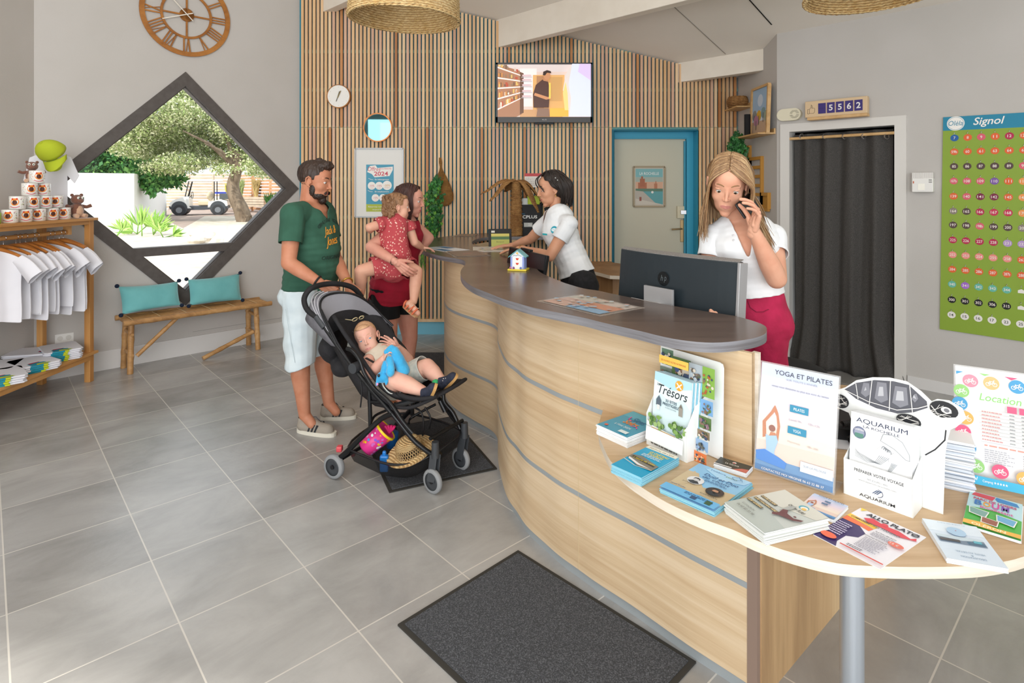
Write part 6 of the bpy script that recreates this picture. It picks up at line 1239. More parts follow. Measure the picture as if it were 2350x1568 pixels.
# ================= figure builder =================
def V(*a): return Vector(a[0]) if len(a) == 1 else Vector(a)
def solid(mb, voxel, smooth=4, fac=.5, wr=None):
 """fuse overlapping closed shapes into one continuous skin; returns vertices, faces"""
 me = bpy.data.meshes.new('t'); me.from_pydata([tuple(v) for v in mb.v], [], mb.f); o = bpy.data.objects.new('t', me); C.objects.link(o)
 r = o.modifiers.new('r', 'REMESH'); r.mode = 'VOXEL'; r.voxel_size = voxel
 s = o.modifiers.new('s', 'SMOOTH'); s.iterations = smooth; s.factor = fac
 dg = bpy.context.evaluated_depsgraph_get(); m2 = bpy.data.meshes.new_from_object(o.evaluated_get(dg))
 n = len(m2.vertices); co = np.empty(n*3); m2.vertices.foreach_get('co', co); co = co.reshape(-1, 3)
 if wr:
  no = np.empty(n*3); m2.vertices.foreach_get('normal', no); no = no.reshape(-1, 3); amp, sc, st = wr
  for i in range(n):
   p = co[i]; co[i] += no[i]*amp*noise.noise(Vector((p[0]*sc*st[0], p[1]*sc*st[1], p[2]*sc*st[2])))
 fs = [tuple(p.vertices) for p in m2.polygons]
 bpy.data.objects.remove(o); bpy.data.meshes.remove(me); bpy.data.meshes.remove(m2)
 return [Vector(c) for c in co], fs
def cut(vf, keep, relax=12):
 vs, fs = vf; k = [keep(v) for v in vs]; mp = {}; nv = []; nf = []
 for f in fs:
  if all(k[i] for i in f):
   g = []
   for i in f:
    if i not in mp: mp[i] = len(nv); nv.append(vs[i])
    g.append(mp[i])
   nf.append(tuple(g))
 cnt = {}
 for f in nf:
  for a, b in zip(f, f[1:]+f[:1]): k_ = (a, b) if a < b else (b, a); cnt[k_] = cnt.get(k_, 0)+1
 nb_ = {}
 for (a, b), c in cnt.items():
  if c == 1: nb_.setdefault(a, []).append(b); nb_.setdefault(b, []).append(a)
 for _ in range(relax):
  new = {i: (nv[i]*.5+(nv[n[0]]+nv[n[1]])*.25) for i, n in nb_.items() if len(n) == 2}
  for i, p in new.items(): nv[i] = p
 return nv, nf
_D = mat('dummy', 'ffffff')
def rc(mb, a, b, r0, r1, n=16):
 a = V(a); b = V(b); mb.cone(a, b, r0, r1, _D, n); mb.ball(a, r0, _D, n); mb.ball(b, r1, _D, n); return mb
def chain(mb, pts, rs, n=16):
 for i in range(len(pts)-1): rc(mb, pts[i], pts[i+1], rs[i], rs[i+1], n)
 return mb
def elp(mb, c, r, ax=None):
 rot = None if ax is None else Matrix(ax).transposed()
 return mb.ball(V(c), tuple(r), _D, 20, rot=rot)
def axes(fwd, up):
 up = V(up).normalized(); f = V(fwd); f = (f-up*f.dot(up)).normalized(); l = up.cross(f); return f, l, up
def head_matrix(p, fwd, up=(0, 0, 1), s=1.):
 f, l, u = axes(fwd, up) if False else (None, None, None)
 f = V(fwd).normalized(); u = V(up); u = (u-f*u.dot(f)).normalized(); l = u.cross(f)
 M = Matrix((f*s, l*s, u*s)).transposed().to_4x4(); M.translation = V(p); return M
def _sde(P_, c, r):
 q = (P_-np.array(c)); r = np.array(r); k0 = np.linalg.norm(q/r, axis=1); k1 = np.linalg.norm(q/(r*r), axis=1)+1e-9; return k0*(k0-1)/k1
def _sdc(P_, a, b, ra, rb):
 a = np.array(a); b = np.array(b); ab = b-a; t = np.clip(((P_-a) @ ab)/(ab @ ab), 0, 1)[:, None]; return np.linalg.norm(P_-(a+ab*t), axis=1)-(ra+(rb-ra)*t[:, 0])
def _smin(a, b, k): h = np.clip(.5+.5*(b-a)/k, 0, 1); return b*(1-h)+a*h-k*h*(1-h)
def head_spec(kind, nose, chub):
 w = {'man': 1., 'woman': .94, 'baby': 1.0}[kind]; L = []; A = L.append; mm = .001
 def e(c, r, k, sub=False): A(('e', [x*mm for x in c], [x*mm for x in r], k*mm, sub))
 def cp(a, b, ra, rb, k): A(('c', [x*mm for x in a], [x*mm for x in b], ra*mm, rb*mm, k*mm))
 bb = kind == 'baby'
 e((-15, 0, 35), (98, 77*w, 85), 1); e((30, 0, -16), (58, 58*w, 80), 22); e((28, 0, -70), (49, (44 if kind == 'woman' else 49)*w, 34), 20)
 e((63, 0, -98), (17, 19, 14), 14); e((44, 0, 50), (41, 53*w, 42), 16)
 for s_ in (1, -1):
  e((50, s_*37*w, -24), (23, 20, 18), 20)
  if bb: e((46, s_*33, -46), (30, 27, 26), 16)
  e((100, s_*31.5, 7), (21, 17, 12.5), 8, True)
  cp((78, s_*9, 27), (66, s_*43, 30), 8.5 if kind == 'man' else 6.5, 6, 9)
  cp((77, s_*20, 17.5), (68, s_*43, 15), 4.2, 4, 5); cp((76, s_*20, -3.5), (68, s_*42, -1.5), 4, 4, 6)
 e((71.5, 0, -56), (17, 25, 21), 14)
 n = nose; cp((83, 0, 20), (97, 0, -12), 6.0, 7.2*n, 9); e((101, 0, -21.5), (8.8*n, 8.6*n, 7.6*n), 6)
 for s_ in (1, -1): e((91.5, s_*10.5*n, -25.5), (7.5*n, 5.6*n, 5.6*n), 7)
 for s_ in (1, -1):
  cp((87.0, 0, -52.2), (83.5, s_*12, -52.6), 4.4, 3.9, 3); cp((83.5, s_*12, -52.6), (76.5, s_*21, -55.4), 3.9, 2.3, 3)
  cp((85.8, 0, -61.2), (82.5, s_*11, -60.8), 5.4, 4.6, 3); cp((82.5, s_*11, -60.8), (76.5, s_*20, -57.4), 4.6, 2.3, 3)
  ear = [(6, 76*w, 4), (3, 82*w, 20), (-10, 87*w, 27), (-22, 89*w, 15), (-21, 87*w, -8), (-9, 81*w, -27), (4, 76*w, -32)]
  for a, b in zip(ear, ear[1:]): cp((a[0], s_*a[1], a[2]), (b[0], s_*b[1], b[2]), 3.6, 3.6, 3)
  e((-8, s_*78*w, -3), (14, 4.5, 25), 5); e((6, s_*75*w, -6), (6, 5, 8), 4)
 return L
def head_sdf(P_, L):
 d = None
 for q in L:
  v = _sde(P_, q[1], q[2]) if q[0] == 'e' else _sdc(P_, q[1], q[2], q[3], q[4]); k = q[3] if q[0] == 'e' else q[5]
  if d is None: d = v
  elif q[0] == 'e' and q[4]: d = -_smin(-d, v, k)
  else: d = _smin(d, v, k)
 return d
_HC = {}
def head_mesh(kind, nose, chub, voxel):
 k = (kind, nose, chub, voxel)
 if k in _HC: return _HC[k]
 L = head_spec(kind, nose, chub); mb = MB()
 for q in L:
  if q[0] == 'e' and not q[4]: mb.ball(q[1], tuple(q[2]), _D, 20)
  elif q[0] == 'c': rc(mb, q[1], q[2], q[3], q[4], 12)
 vs, fs = solid(mb, voxel, 4, .5); P_ = np.array([tuple(v) for v in vs]); h = 1e-4
 for it in range(7):
  d = head_sdf(P_, L); g = np.stack([head_sdf(P_+np.eye(3)[a]*h, L)-d for a in range(3)], 1)/h; g /= np.maximum(np.linalg.norm(g, axis=1), .3)[:, None]
  P_ = P_-g*np.clip(d, -.004, .004)[:, None]
 _HC[k] = ([Vector(p) for p in P_], fs); return _HC[k]
def add_head(body, M, skin, lip, kind='man', voxel=.0026, nose=1., chub=0.):
 vs, fs = head_mesh(kind, nose, chub, voxel)
 lp = []; sk = []
 for f in fs:
  c = sum((vs[i] for i in f), Vector())/len(f)
  t = 1-(c.y/.0212)**2
  (lp if (c.x > .070 and t > 0 and abs(c.z+.0568) < .0082*math.sqrt(t)*(1-.12*(c.z > -.0568)*(abs(c.y) < .004))) else sk).append(f)
 body.add(vs, sk, skin, M, True); body.add(vs, lp, lip, M, True)
def lid(body, M, s_, skin, cover, x=0.0696, r=.0137, low=False, z=.008):
 """eyelid cap; cover 0..1 of the eyeball"""
 n = 14; vs = []; c = Vector((x, s_*.031, z)); a0 = R(90) if not low else R(-90); a1 = R(90-cover*150) if not low else R(-90+cover*60)
 for i in range(7):
  a = a0+(a1-a0)*i/6
  for j in range(n+1):
   b = R(-66+132*j/n); vs.append(c+Vector((math.cos(a)*math.cos(b)*r, math.sin(b)*r*1.03, math.sin(a)*math.cos(b)*r)))
 body.add(vs, [(i*(n+1)+j, i*(n+1)+j+1, (i+1)*(n+1)+j+1, (i+1)*(n+1)+j) for i in range(6) for j in range(n)], skin, M, True)
 return [M @ vs[6*(n+1)+j] for j in range(2, n-1)]
M_scl = mat('eye_white', 'd9d3cd', .2); M_pup = mat('pupil', '0c0a09', .15)
def eyes(fig, body, M, skin, iris, gaze=(1, 0, 0), cover=.30, brow='3a2a1e', brow_r=.0028, lash=True, scale=1.):
 g = V(gaze).normalized(); Mi = mat('iris_'+iris, iris, .2); la = MB(); mbr = mat('brow_'+brow, brow, .9)
 for s_ in (1, -1):
  mb = MB(); br = MB(); c = Vector((0.0696, s_*.031, .008)); B = rot_to(g).to_4x4(); B.translation = c
  mb.ball(c, .0125*scale, M_scl, 18, M=M)
  for r_, h_, m_ in ((.0064, .0109, Mi), (.0029, .0120, M_pup)):
   vs = [(math.cos(a)*rr_, math.sin(a)*rr_, h_+(.0014 if rr_ == 0 else 0)*scale+.0004) for rr_ in (r_,) for a in [2*math.pi*i/16 for i in range(16)]]+[(0, 0, h_+.0016)]
   mb.add([(v[0]*scale, v[1]*scale, v[2]*scale) for v in vs], [(i, (i+1) % 16, 16) for i in range(16)], m_, M @ B, True)
  e = lid(body, M, s_, skin, cover); lid(body, M, s_, skin, .45, low=True)
  if lash: la.tube(e, .0009, M_pup, 5)
  br.tube([M @ Vector(p) for p in ((.0865, s_*.013, .0315), (.085, s_*.024, .0365), (.079, s_*.036, .0375), (.069, s_*.046, .033))], [brow_r*.8, brow_r, brow_r*.9, brow_r*.5], mbr, 6); mb.obj('eye', fig); br.obj('eyebrow', fig)
 if lash: la.obj('eyelashes', fig)
def hand(mb, wrist, d, n, side, s=1., curls=None, spread=.05, thumb=(.5, .35), thumb_curl=.3):
 """adult hand: wrist point, finger direction d, palm-facing direction n, side=+1/-1 for the thumb side; s scales"""
 d = V(d).normalized(); n = V(n); n = (n-d*n.dot(d)).normalized(); t = d.cross(n)*side; w = V(wrist)
 P_ = lambda a, b, c=0: w+(d*a+t*b+n*c)*s
 kn = [(.088, .030), (.092, .010), (.088, -.010), (.080, -.028)]; ln = [(.040, .024, .019), (.044, .028, .020), (.041, .026, .019), (.032, .020, .017)]
 rr_ = [.0092, .0092, .0088, .0078]
 for (a, b), r_ in zip(kn, rr_): rc(mb, P_(.008, b*.55), P_(a, b), .014*s, (r_+.0022)*s, 12)
 rc(mb, P_(-.02, 0), P_(.02, 0), .024*s, .022*s); rc(mb, P_(.03, .018, .006), P_(.06, .005, .004), .015*s, .013*s); rc(mb, P_(.03, -.014, .006), P_(.062, -.006, .004), .014*s, .012*s)
 curls = curls or [(.25, .3, .2)]*4
 for i in range(4):
  p = P_(*kn[i]); a = 0; dd = (d+t*spread*(1.5-i)).normalized(); r_ = rr_[i]*s
  for k, (L_, c_) in enumerate(zip(ln[i], curls[i])):
   a += c_; q = p+(dd*math.cos(a)+n*math.sin(a))*L_*s; rc(mb, p, q, r_, r_*.92, 12); p = q; r_ *= .92
 p0 = P_(.012, .022, .004); p1 = P_(.042, .042+.01*thumb[0], .012+.012*thumb[1])
 td = (d*.75+t*thumb[0]+n*thumb[1]).normalized(); p2 = p1+td*.034*s; td2 = (td+n*thumb_curl-t*thumb_curl*.6).normalized(); p3 = p2+td2*.027*s
 chain(mb, [p0, p1, p2, p3], [.016*s, .0125*s, .0105*s, .0085*s], 12)
 return mb
def torso_prims(mb, hip, neck, f, st, infl=0.):
 up = (neck-hip).normalized(); fx, l, u = axes(f, up)
 S2_ = []
 for a, b in zip(st, st[1:]):
  for k in range(3): S2_.append(tuple(x+(y-x)*k/3 for x, y in zip(a, b)))
 for t, w_, d_, fo in S2_+[st[-1]]:
  c = hip.lerp(neck, t)+fx*fo; elp(mb, c, (d_+infl, w_+infl, .095+infl*.5), [fx, l, u])
 return fx, l, u
def tub(mb, pts, rs, m, n=8): mb.tube(pts, rs, m, n)
def strands(mb, paths, m, r0=.006, r1=.0015, n=6, flat=.6, seg=7):
 for pts in paths:
  c = catmull(pts, max(2, seg//(len(pts)-1)+1)); k = len(c)
  mb.tube(c, [r0*(.55+.45*math.sin(math.pi*min(1, .25+i/k*1.0)))*(1-(i/k)**3*.75)+r1*.2 for i in range(k)], m, n, flat=flat)
def hairmat(name, c1, c2, c3=None):
 return wood(name, c1, c2, 2, 5, .5, .12, c3=c3, bump=.35)
def skinmat(name, c, c2): return mat(name, c, .5, noisec=c2, nscale=14, nlo=.3, nhi=.75, spec=.35, sss=.06, bump=.03, bscale=350)
def shoe(fig, heel, toe, up=(0, 0, 1), s=1., upper=None, sole=None, stripes=None, name='shoe', lace=None, w=.045):
 heel = V(heel); toe = V(toe); up = V(up); d = (toe-heel); L_ = d.length; d.normalize(); sd = up.cross(d).normalized(); up = d.cross(sd)
 mb = MB(); q = lambda a, b, c: heel+d*a*L_+sd*b+up*c
 out = []; N = 28
 for i in range(N):
  a = 2*math.pi*i/N; x = .5-.5*math.cos(a); wx = (w*.80*(1-.12*math.sin(math.pi*x))+w*.2*x); out.append((x, math.sin(a)**1*wx*(1 if abs(math.sin(a)) < 1 else 1)))
 out = [(x, (abs(y)/w)**.7*w*(1 if y >= 0 else -1)) for x, y in out]
 vs = [q(x, y, z) for z in (0, .024*s) for x, y in out]; mb.add(vs, [(i, (i+1) % N, (i+1) % N+N, i+N) for i in range(N)]+[tuple(range(N))[::-1], tuple(range(N, 2*N))], sole)
 so = mb.obj('sole', None, origin=tuple(heel)); 
 b = MB(); rc(b, q(.16, 0, .045*s), q(.80, 0, .030*s), w*.86, w*.80); rc(b, q(.17, 0, .045*s), q(.17, 0, .082*s), w*.84, w*.80); rc(b, q(.17, 0, .085*s), q(.60, 0, .042*s), w*.74, w*.60)
 vf = cut(solid(b, .004*max(.6, s), 5), lambda p: (p-heel).dot(up) > .018*s and (p-heel).dot(up) < (.098+.03*min(1, max(0, ((p-heel).dot(d)/L_-.2)/.2)))*s); sh = thing(name, heel, None, None); sh.parent = fig; sh.location = world(fig).inverted() @ heel
 so.parent = sh; so.location = (0, 0, 0)
 m2 = MB().add(*vf, upper, None, True); m2.obj('upper', sh)
 if lace:
  m2 = MB()
  for k in range(5): x = .34+.07*k; z = (.100-.022*k)*s; m2.tube([q(x, -.026, z-.012), q(x+.02, 0, z+.004), q(x, .026, z-.012)], .0032*s, lace, 6)
  m2.tube([q(.34, 0, .098*s), q(.40, -.036, .088*s), q(.47, -.042, .062*s)], .003*s, lace, 6); m2.tube([q(.34, 0, .098*s), q(.40, .034, .090*s), q(.50, .038, .062*s)], .003*s, lace, 6); m2.obj('laces', sh)
 if stripes:
  m2 = MB()
  for k in range(3):
   for sg in (-1, 1):
    x = .36+.085*k; m2.add([q(x, sg*w*.875, .026*s), q(x+.04, sg*w*.875, .026*s), q(x+.10, sg*w*.70, .066*s), q(x+.055, sg*w*.72, .068*s)], [(0, 1, 2, 3)], stripes)
  m2.obj('stripes', sh, solid=.003)
 return sh
# ================= pushchair =================
def S(l, o, z): r = o+2.465; return Vector(((.9*l+.44*r)/1.0036, (-.44*l+.9*r)/1.0036, z))
def SP(u, v, o):
 a = (u-CX)/F; Y = (2.465+o)/(.9+.44*a); return Vector((a*Y, Y, H-(v-HY)/F*Y))
st_ = thing('pushchair', flo(910, 1080), 'black folding pushchair with grey canopy standing before the man', 'pushchair')
M_ft = mat('black_frame_tube', '1c1d1f', .28, .3); M_fb = mat('black_stroller_fabric', '232225', .85, bump=.15, bscale=150); M_foam = mat('black_foam_grip', '1b1b1d', .75); M_can = mat('grey_canopy_fabric', '77767c', .9, noisec='6b6a70', nscale=25, bump=.15, bscale=40); M_pl_ = mat('dark_grey_plastic', '3b3e42', .45); M_whl = mat('grey_tyre_rubber', '8e9092', .7)
def part(nm, pts, r, m=M_ft, n=10, sm=4, **k):
 return MB().tube(catmull(pts, sm), r, m, n, **k).obj(nm, st_)
N_, F_o = -.06, .32
hn = [SP(729, 729, N_), SP(706, 712, N_), SP(698, 690, N_+.005), SP(704, 672, N_+.02), SP(718, 660, N_+.05), SP(742, 653, .08), SP(769, 651, .15), SP(796, 655, .23), SP(815, 664, .28), SP(830, 682, .32)]
part('handlebar', hn, .0155, M_foam, 12)
mb = MB(); d_ = (SP(740, 745, N_)-SP(729, 729, N_)); mb.cone(SP(727, 727, N_), SP(745, 752, N_), .019, .017, M_pl_, 16); mb.obj('grip_collar', st_)
part('push_tube', [SP(735, 737, N_), SP(776, 797, N_), SP(812, 845, N_)], .0105); part('push_tube', [SP(830, 682, .32), SP(858, 712, .32), SP(895, 749, .31), S(-2.11, .31, .569)], .0105)
M1 = lambda o: [S(-2.11, o, .569), S(-1.98, o, .47), S(-1.853, o, .366)]
part('main_tube', [SP(812, 845, N_), SP(852, 895, N_), SP(902, 952, N_), SP(945, 1006, N_+.02), SP(972, 1030, -.02), SP(990, 1042, 0)], .0125); part('main_tube', [S(-2.11, .31, .569), S(-1.85, .31, .366), S(-1.70, .27, .26), S(-1.60, .236, .215)], .0125)
so1 = [SP(796, 800, N_-.02), SP(808, 805, N_-.02), SP(825, 826, N_-.02), SP(836, 856, N_-.02), SP(860, 893, N_-.02), SP(895, 925, N_-.02), SP(925, 968, N_-.02), SP(948, 995, N_-.015)]
part('seat_tube', so1, .0105); part('seat_tube', [SP(880, 760, .33), SP(905, 775, .33), SP(928, 800, .33), SP(945, 828, .33), S(-1.93, .33, .45), S(-1.80, .33, .36)], .0105)
mb = MB(); c_ = SP(812, 845, N_-.02); n_l = Vector((.44, .9, 0)).normalized(); mb.cone(c_-n_l*.012, c_+n_l*.03, .027, .027, M_pl_, 24); mb.obj('hinge_disc', st_, bevel=.004)
c_ = S(-2.11, .33, .569); MB().cone(c_-n_l*.03, c_+n_l*.012, .027, .027, M_pl_, 24).obj('hinge_disc', st_, bevel=.004)
rw = [S(-2.181, -.13, .065), S(-2.181, .37, .065)]
for o, w_ in ((N_, rw[0]), (.31, rw[1])):
 part('rear_leg', [S(-1.853, o, .372), S(-1.93, o-.0, .33), S(-2.02, o+(-.03 if o < 0 else .03), .24), S(-2.13, o+(-.05 if o < 0 else .05), .13), w_+Vector((0, 0, .025))], [.014]*17, M_ft, 10)
part('rear_upright', [SP(847, 893, N_), SP(849, 940, N_), SP(850, 980, N_)], .011); part('rear_upright', [S(-2.0, .30, .46), S(-1.99, .30, .2)], .011)
part('seat_crossbar', [SP(845, 922, N_), SP(893, 924, N_+.01)], .008); part('crossbar', [SP(850, 975, N_), SP(860, 955, 0), SP(887, 942, .06)], .007); part('crossbar', [SP(938, 972, .2), SP(945, 958, .24), SP(1000, 928, .3)], .007); part('rear_axle', [S(-2.15, -.10, .10), S(-2.15, .34, .10)], .010)
part('front_crossbar', [S(-1.66, -.01, .26), S(-1.62, .24, .27)], .010)
mb = MB(); mb.bar(S(-1.87, -.06, .40), S(-1.70, .25, .43), .03, .02, M_pl_); mb.obj('folding_block', st_, bevel=.004)
part('front_far_tube', [S(-1.74, .26, .45), SP(1018, 918, .24), SP(1040, 948, .24), SP(1056, 985, .236)], .0115); part('front_far_tube', [SP(1010, 920, .24), SP(1022, 945, .24)], .014)
def wheel(c, axis, r, w, name, fork=None, spoke=False):
 t = thing(name, c, None, None); t.parent = st_; t.location = world(st_).inverted() @ c; ax = V(axis).normalized(); B = rot_to(ax).to_4x4(); B.translation = c
 mb = MB(); mb.lathe([(r*.72, -w), (r*.93, -w), (r, -w*.55), (r, w*.55), (r*.93, w), (r*.72, w)], M_whl, 32, B); mb.obj('tyre', t)
 mb = MB(); mb.lathe([(.001, -w*.7), (r*.45, -w*.75), (r*.73, -w*.98), (r*.73, w*.98), (r*.45, w*.75), (.001, w*.7)], M_pl_, 32, B); mb.cone(c-ax*w*1.15, c+ax*w*1.15, .011, .011, M_blk, 14); mb.obj('hub', t)
 if fork is not None:
  mb = MB(); top = fork
  for s_ in (1, -1): mb.bar(c+ax*w*1.35*s_, top+ax*w*1.1*s_+Vector((0, 0, -.03)), .004, .042, M_pl_, up=(.9, -.44, 0))
  mb.cone(top+Vector((0, 0, -.045)), top+Vector((0, 0, .035)), .021, .018, M_pl_, 18); mb.obj('fork', t, bevel=.002)
wheel(S(-2.181, -.13, .064), (.44, .9, 0), .062, .016, 'rear_wheel'); wheel(S(-2.181, .37, .064), (.44, .9, 0), .062, .016, 'rear_wheel')
wheel(flo(993, 1132)+Vector((0, 0, .060)), (.75, -.9, 0) if False else (.62, .80, 0), .060, .012, 'front_wheel', SP(999, 1030, 0)); wheel(flo(1058, 1078)+Vector((0, 0, .060)), (.62, .80, 0), .060, .012, 'front_wheel', SP(1066, 985, .236))
mb = MB(); p_ = S(-2.19, -.08, .135); mb.box((0, 0, 0), (.03, .035, .03), P('d9545c', .4), ZM(p_)); p_ = S(-2.16, .0, .085); mb.box((0, 0, 0), (.02, .06, .02), P('c93a44', .4), ZM(p_)); mb.obj('brake_pedal', st_, bevel=.006)
prof = [(-2.325, .775), (-2.25, .69), (-2.15, .590), (-2.06, .495), (-1.98, .430), (-1.90, .405), (-1.82, .405), (-1.74, .42), (-1.68, .445), (-1.63, .475)]
cprof = catmull([(l, 0, z) for l, z in prof], 3); n_o = 14; vs = []
for k, p in enumerate(cprof):
 t = k/(len(cprof)-1)
 for j in range(n_o+1):
  q = -1+2*j/n_o; wd = .165 if t < .72 else .165-.035*((t-.72)/.28)**2; o_ = .125+q*wd*1.02
  lift = (.075 if t < .6 else .075*(1-(t-.6)/.4))*abs(q)**2.6
  if t < .6: vs.append(S(p.x+lift*.75, o_, p.z+lift*.75))
  else: vs.append(S(p.x, o_, p.z+lift))
NN = n_o+1; mb = MB().add(vs, [(k*NN+j, (k+1)*NN+j, (k+1)*NN+j+1, k*NN+j+1) for k in range(len(cprof)-1) for j in range(n_o)], M_fb, smooth=True); mb.obj('seat_sling', st_, solid=.018)
mb = MB(); pr_ = [S(-1.83, -.055, .405), S(-1.75, -.045, .415), S(-1.66, -.0, .455), S(-1.60, .07, .490), S(-1.585, .15, .50), S(-1.60, .24, .495), S(-1.66, .30, .46)]; mb.tube(catmull(pr_, 4), .009, M_fb, 8); mb.obj('footrest_piping', st_)
for o_, nm in ((-.065, 0), (.325, 0)):
 mb = MB(); top = [(-2.33, .86), (-2.22, .70), (-2.11, .575), (-2.0, .49), (-1.9, .44), (-1.83, .42)]; bot = [(-2.36, .80), (-2.27, .66), (-2.17, .53), (-2.08, .43), (-1.98, .385), (-1.86, .385)]
 vs = [S(l, o_, z) for l, z in top]+[S(l, o_+.02, z) for l, z in bot]; mb.add(vs, [(i, i+1, i+7, i+6) for i in range(5)], M_fb, smooth=True); mb.obj('side_panel', st_, solid=.004)
b = MB(); elp(b, S(-2.40, .10, .62), (.07, .15, .10)); elp(b, S(-2.33, .13, .52), (.08, .15, .07)); MB().add(*solid(b, .008, 4, .5, (.012, 14, (1, 1, 1))), M_fb, None, True).obj('rear_pocket', st_)
a1 = catmull([SP(776, 797, -.06), SP(752, 750, -.062), SP(736, 714, -.058), SP(736, 692, -.035), SP(750, 678, .015), SP(778, 672, .08), SP(806, 674, .13), SP(832, 685, .19), SP(858, 704, .25), SP(880, 727, .29), SP(902, 748, .31)], 3)
NA = len(a1); hdv = Vector((.9, -.44, 0))
def back(dl, dz): return [p-hdv*dl*math.sin(math.pi*(k/(NA-1)))**.7+Vector((0, 0, dz*math.sin(math.pi*(k/(NA-1)))**.7)) for k, p in enumerate(a1)]
a2 = back(.085, -.02); a3 = back(.13, -.12); am = back(.04, .006)
mb = MB().add(a1+am+a2+a3, [(r*NA+j, r*NA+j+1, (r+1)*NA+j+1, (r+1)*NA+j) for r in range(3) for j in range(NA-1)], M_can, smooth=True); mb.obj('canopy', st_, solid=.005)
MB().tube(a1, .0065, M_ft, 8).obj('canopy_bow', st_)
for q in (.02, .05, .075): MB().tube([p+Vector((0, 0, .004)) for p in back(q, .006)][1:14], .004, mat('pale_grey_piping', 'a7a6ab', .7), 6).obj('canopy_piping', st_)
vs = []
for j in range(NA):
 p = a1[j]; t = j/(NA-1); e = S(-2.29, .125-.165*math.cos(math.pi*t), .735-.06*(1-math.sin(math.pi*t)**.5)); vs += [p+Vector((.002, 0, -.004)), p.lerp(e, .5)-Vector((0, 0, .004)), e-hdv*.015]
mb = MB().add(vs, [(3*j, 3*j+3, 3*j+4, 3*j+1) for j in range(NA-1)], mat('grey_canopy_lining', '8b8a90', .9, bump=.2, bscale=30), smooth=True); mb.add(vs, [(3*j+1, 3*j+4, 3*j+5, 3*j+2) for j in range(NA-1)], M_fb, smooth=True); mb.obj('canopy_lining', st_)
mb = MB(); gc_ = S(-2.262, .15, .775); mb.v = []
for dx in (-.028, .028): mb.tube([gc_+Vector((.44, .9, 0))*(dx+.021*math.cos(a))+Vector((.3, -.6, .7))*.016*math.sin(a) for a in [2*math.pi*i/14 for i in range(14)]], .0026, P('d9c9a0', .4), 6, closed=True)
for dx in (-.05, .05): mb.tube([gc_+Vector((.44, .9, 0))*dx, gc_+Vector((.44, .9, 0))*dx*1.1+Vector((-.05, .03, .0))], .0022, P('d9c9a0', .4), 5)
tag(mb.obj('glasses'), 'small pale sunglasses tucked in the pushchair hood behind the baby\'s head', 'glasses')
for o_ in (.08, .19): part('harness_strap', [S(-2.24, o_, .72), S(-2.13, o_+.0, .64), S(-2.05, o_, .56), S(-1.96, .135, .52)], 0.009, M_blk, 8, flat=.35)
part('hanging_strap', [SP(905, 925, .1), SP(960, 940, .1), SP(972, 970, .1), SP(970, 1000, .1)], .005, M_blk, 6); part('hanging_strap', [SP(828, 875, -.1), SP(830, 905, -.1), SP(827, 935, -.1)], .004, M_blk, 6); part('hanging_strap', [SP(975, 935, .14), SP(988, 960, .14), SP(984, 985, .14)], .005, M_blk, 6)
rim = [S(-2.12, -.09, .165), S(-2.0, -.10, .14), S(-1.86, -.09, .125), S(-1.74, -.05, .135), S(-1.66, .02, .17), S(-1.62, .12, .20), S(-1.62, .22, .215), S(-1.75, .31, .20), S(-1.95, .34, .20), S(-2.12, .33, .19), S(-2.17, .12, .17)]
rimc = catmull(rim, 3, True); cen = sum(rimc, Vector())/len(rimc); n_r = len(rimc)
rings = []
for k, (f_, dz) in enumerate(((1, 0), (.99, -.03), (.95, -.06), (.82, -.085), (.5, -.095))):
 rings.append([Vector((cen.x+(p.x-cen.x)*f_, cen.y+(p.y-cen.y)*f_, max(.045, p.z+dz))) for p in rimc])
M_net = mat('black_mesh_net', '141416', .8, alpha=.62); vs = sum(rings, []); mb = MB().add(vs, [(k*n_r+j, k*n_r+(j+1) % n_r, (k+1)*n_r+(j+1) % n_r, (k+1)*n_r+j) for k in range(4) for j in range(n_r)]+[tuple(range(4*n_r, 5*n_r))], M_net, smooth=True); mb.obj('basket_net', st_)
MB().tube(rimc, .006, M_blk, 6, closed=True).obj('basket_rim', st_)
bk_ = thing('toy_bucket', S(-2.0, .04, .085), 'pink toy bucket with yellow rim lying in the pushchair basket', 'bucket')
a_ = SP(838, 1030, -.02); b_ = SP(884, 985, .04); B = rot_to(b_-a_).to_4x4(); B.translation = a_; hh_ = (b_-a_).length
mb = MB(); M_pk = P('e2388e', .35); mb.lathe([(0, 0), (.045, 0), (.050, .008), (.066, hh_), (.063, hh_), (.046, .01), (0, .01)], M_pk, 30, B); mb.obj('bucket_body', bk_)
mb = MB(); ring(mb, .063, .071, hh_-.008, hh_+.004, P('f2d21f', .35), B, 30); mb.obj('yellow_rim', bk_)
mb = MB(); rb = random.Random(12)
for i in range(60):
 an = rb.uniform(0, 6.28); z = rb.uniform(.012, hh_-.015); r_ = .050+.016*z/hh_+.0006; s_ = rb.uniform(.004, .010); vs = []
 for a in [6.283*k/8 for k in range(8)]: aa = an+math.cos(a)*s_/r_; zz = z+math.sin(a)*s_; rr_ = .050+.016*zz/hh_+.0007+i*.00001; vs.append((rr_*math.cos(aa), rr_*math.sin(aa), zz))
 mb.add(vs, [tuple(range(8))], P(rb.choice(['f4f2f6', '8a5ad0', 'f2c21f', '5a9ad8', 'f08a3a', 'd46ac0', 'f4a0c8']), .4), B)
mb.obj('stickers', bk_)
mb = MB(); q0 = SP(893, 985, .06); 
for k in range(4): mb.tube([q0+Vector((.0, 0, -.02)), q0+Vector((-.015+.013*k, 0, .005)), q0+Vector((-.024+.018*k, 0, .022-.003*abs(k-1.5)))], .0075, P('e22f78', .4), 8)
tag(mb.obj('toy_rake'), 'hot pink toy rake sticking out of the pushchair basket', 'toy')
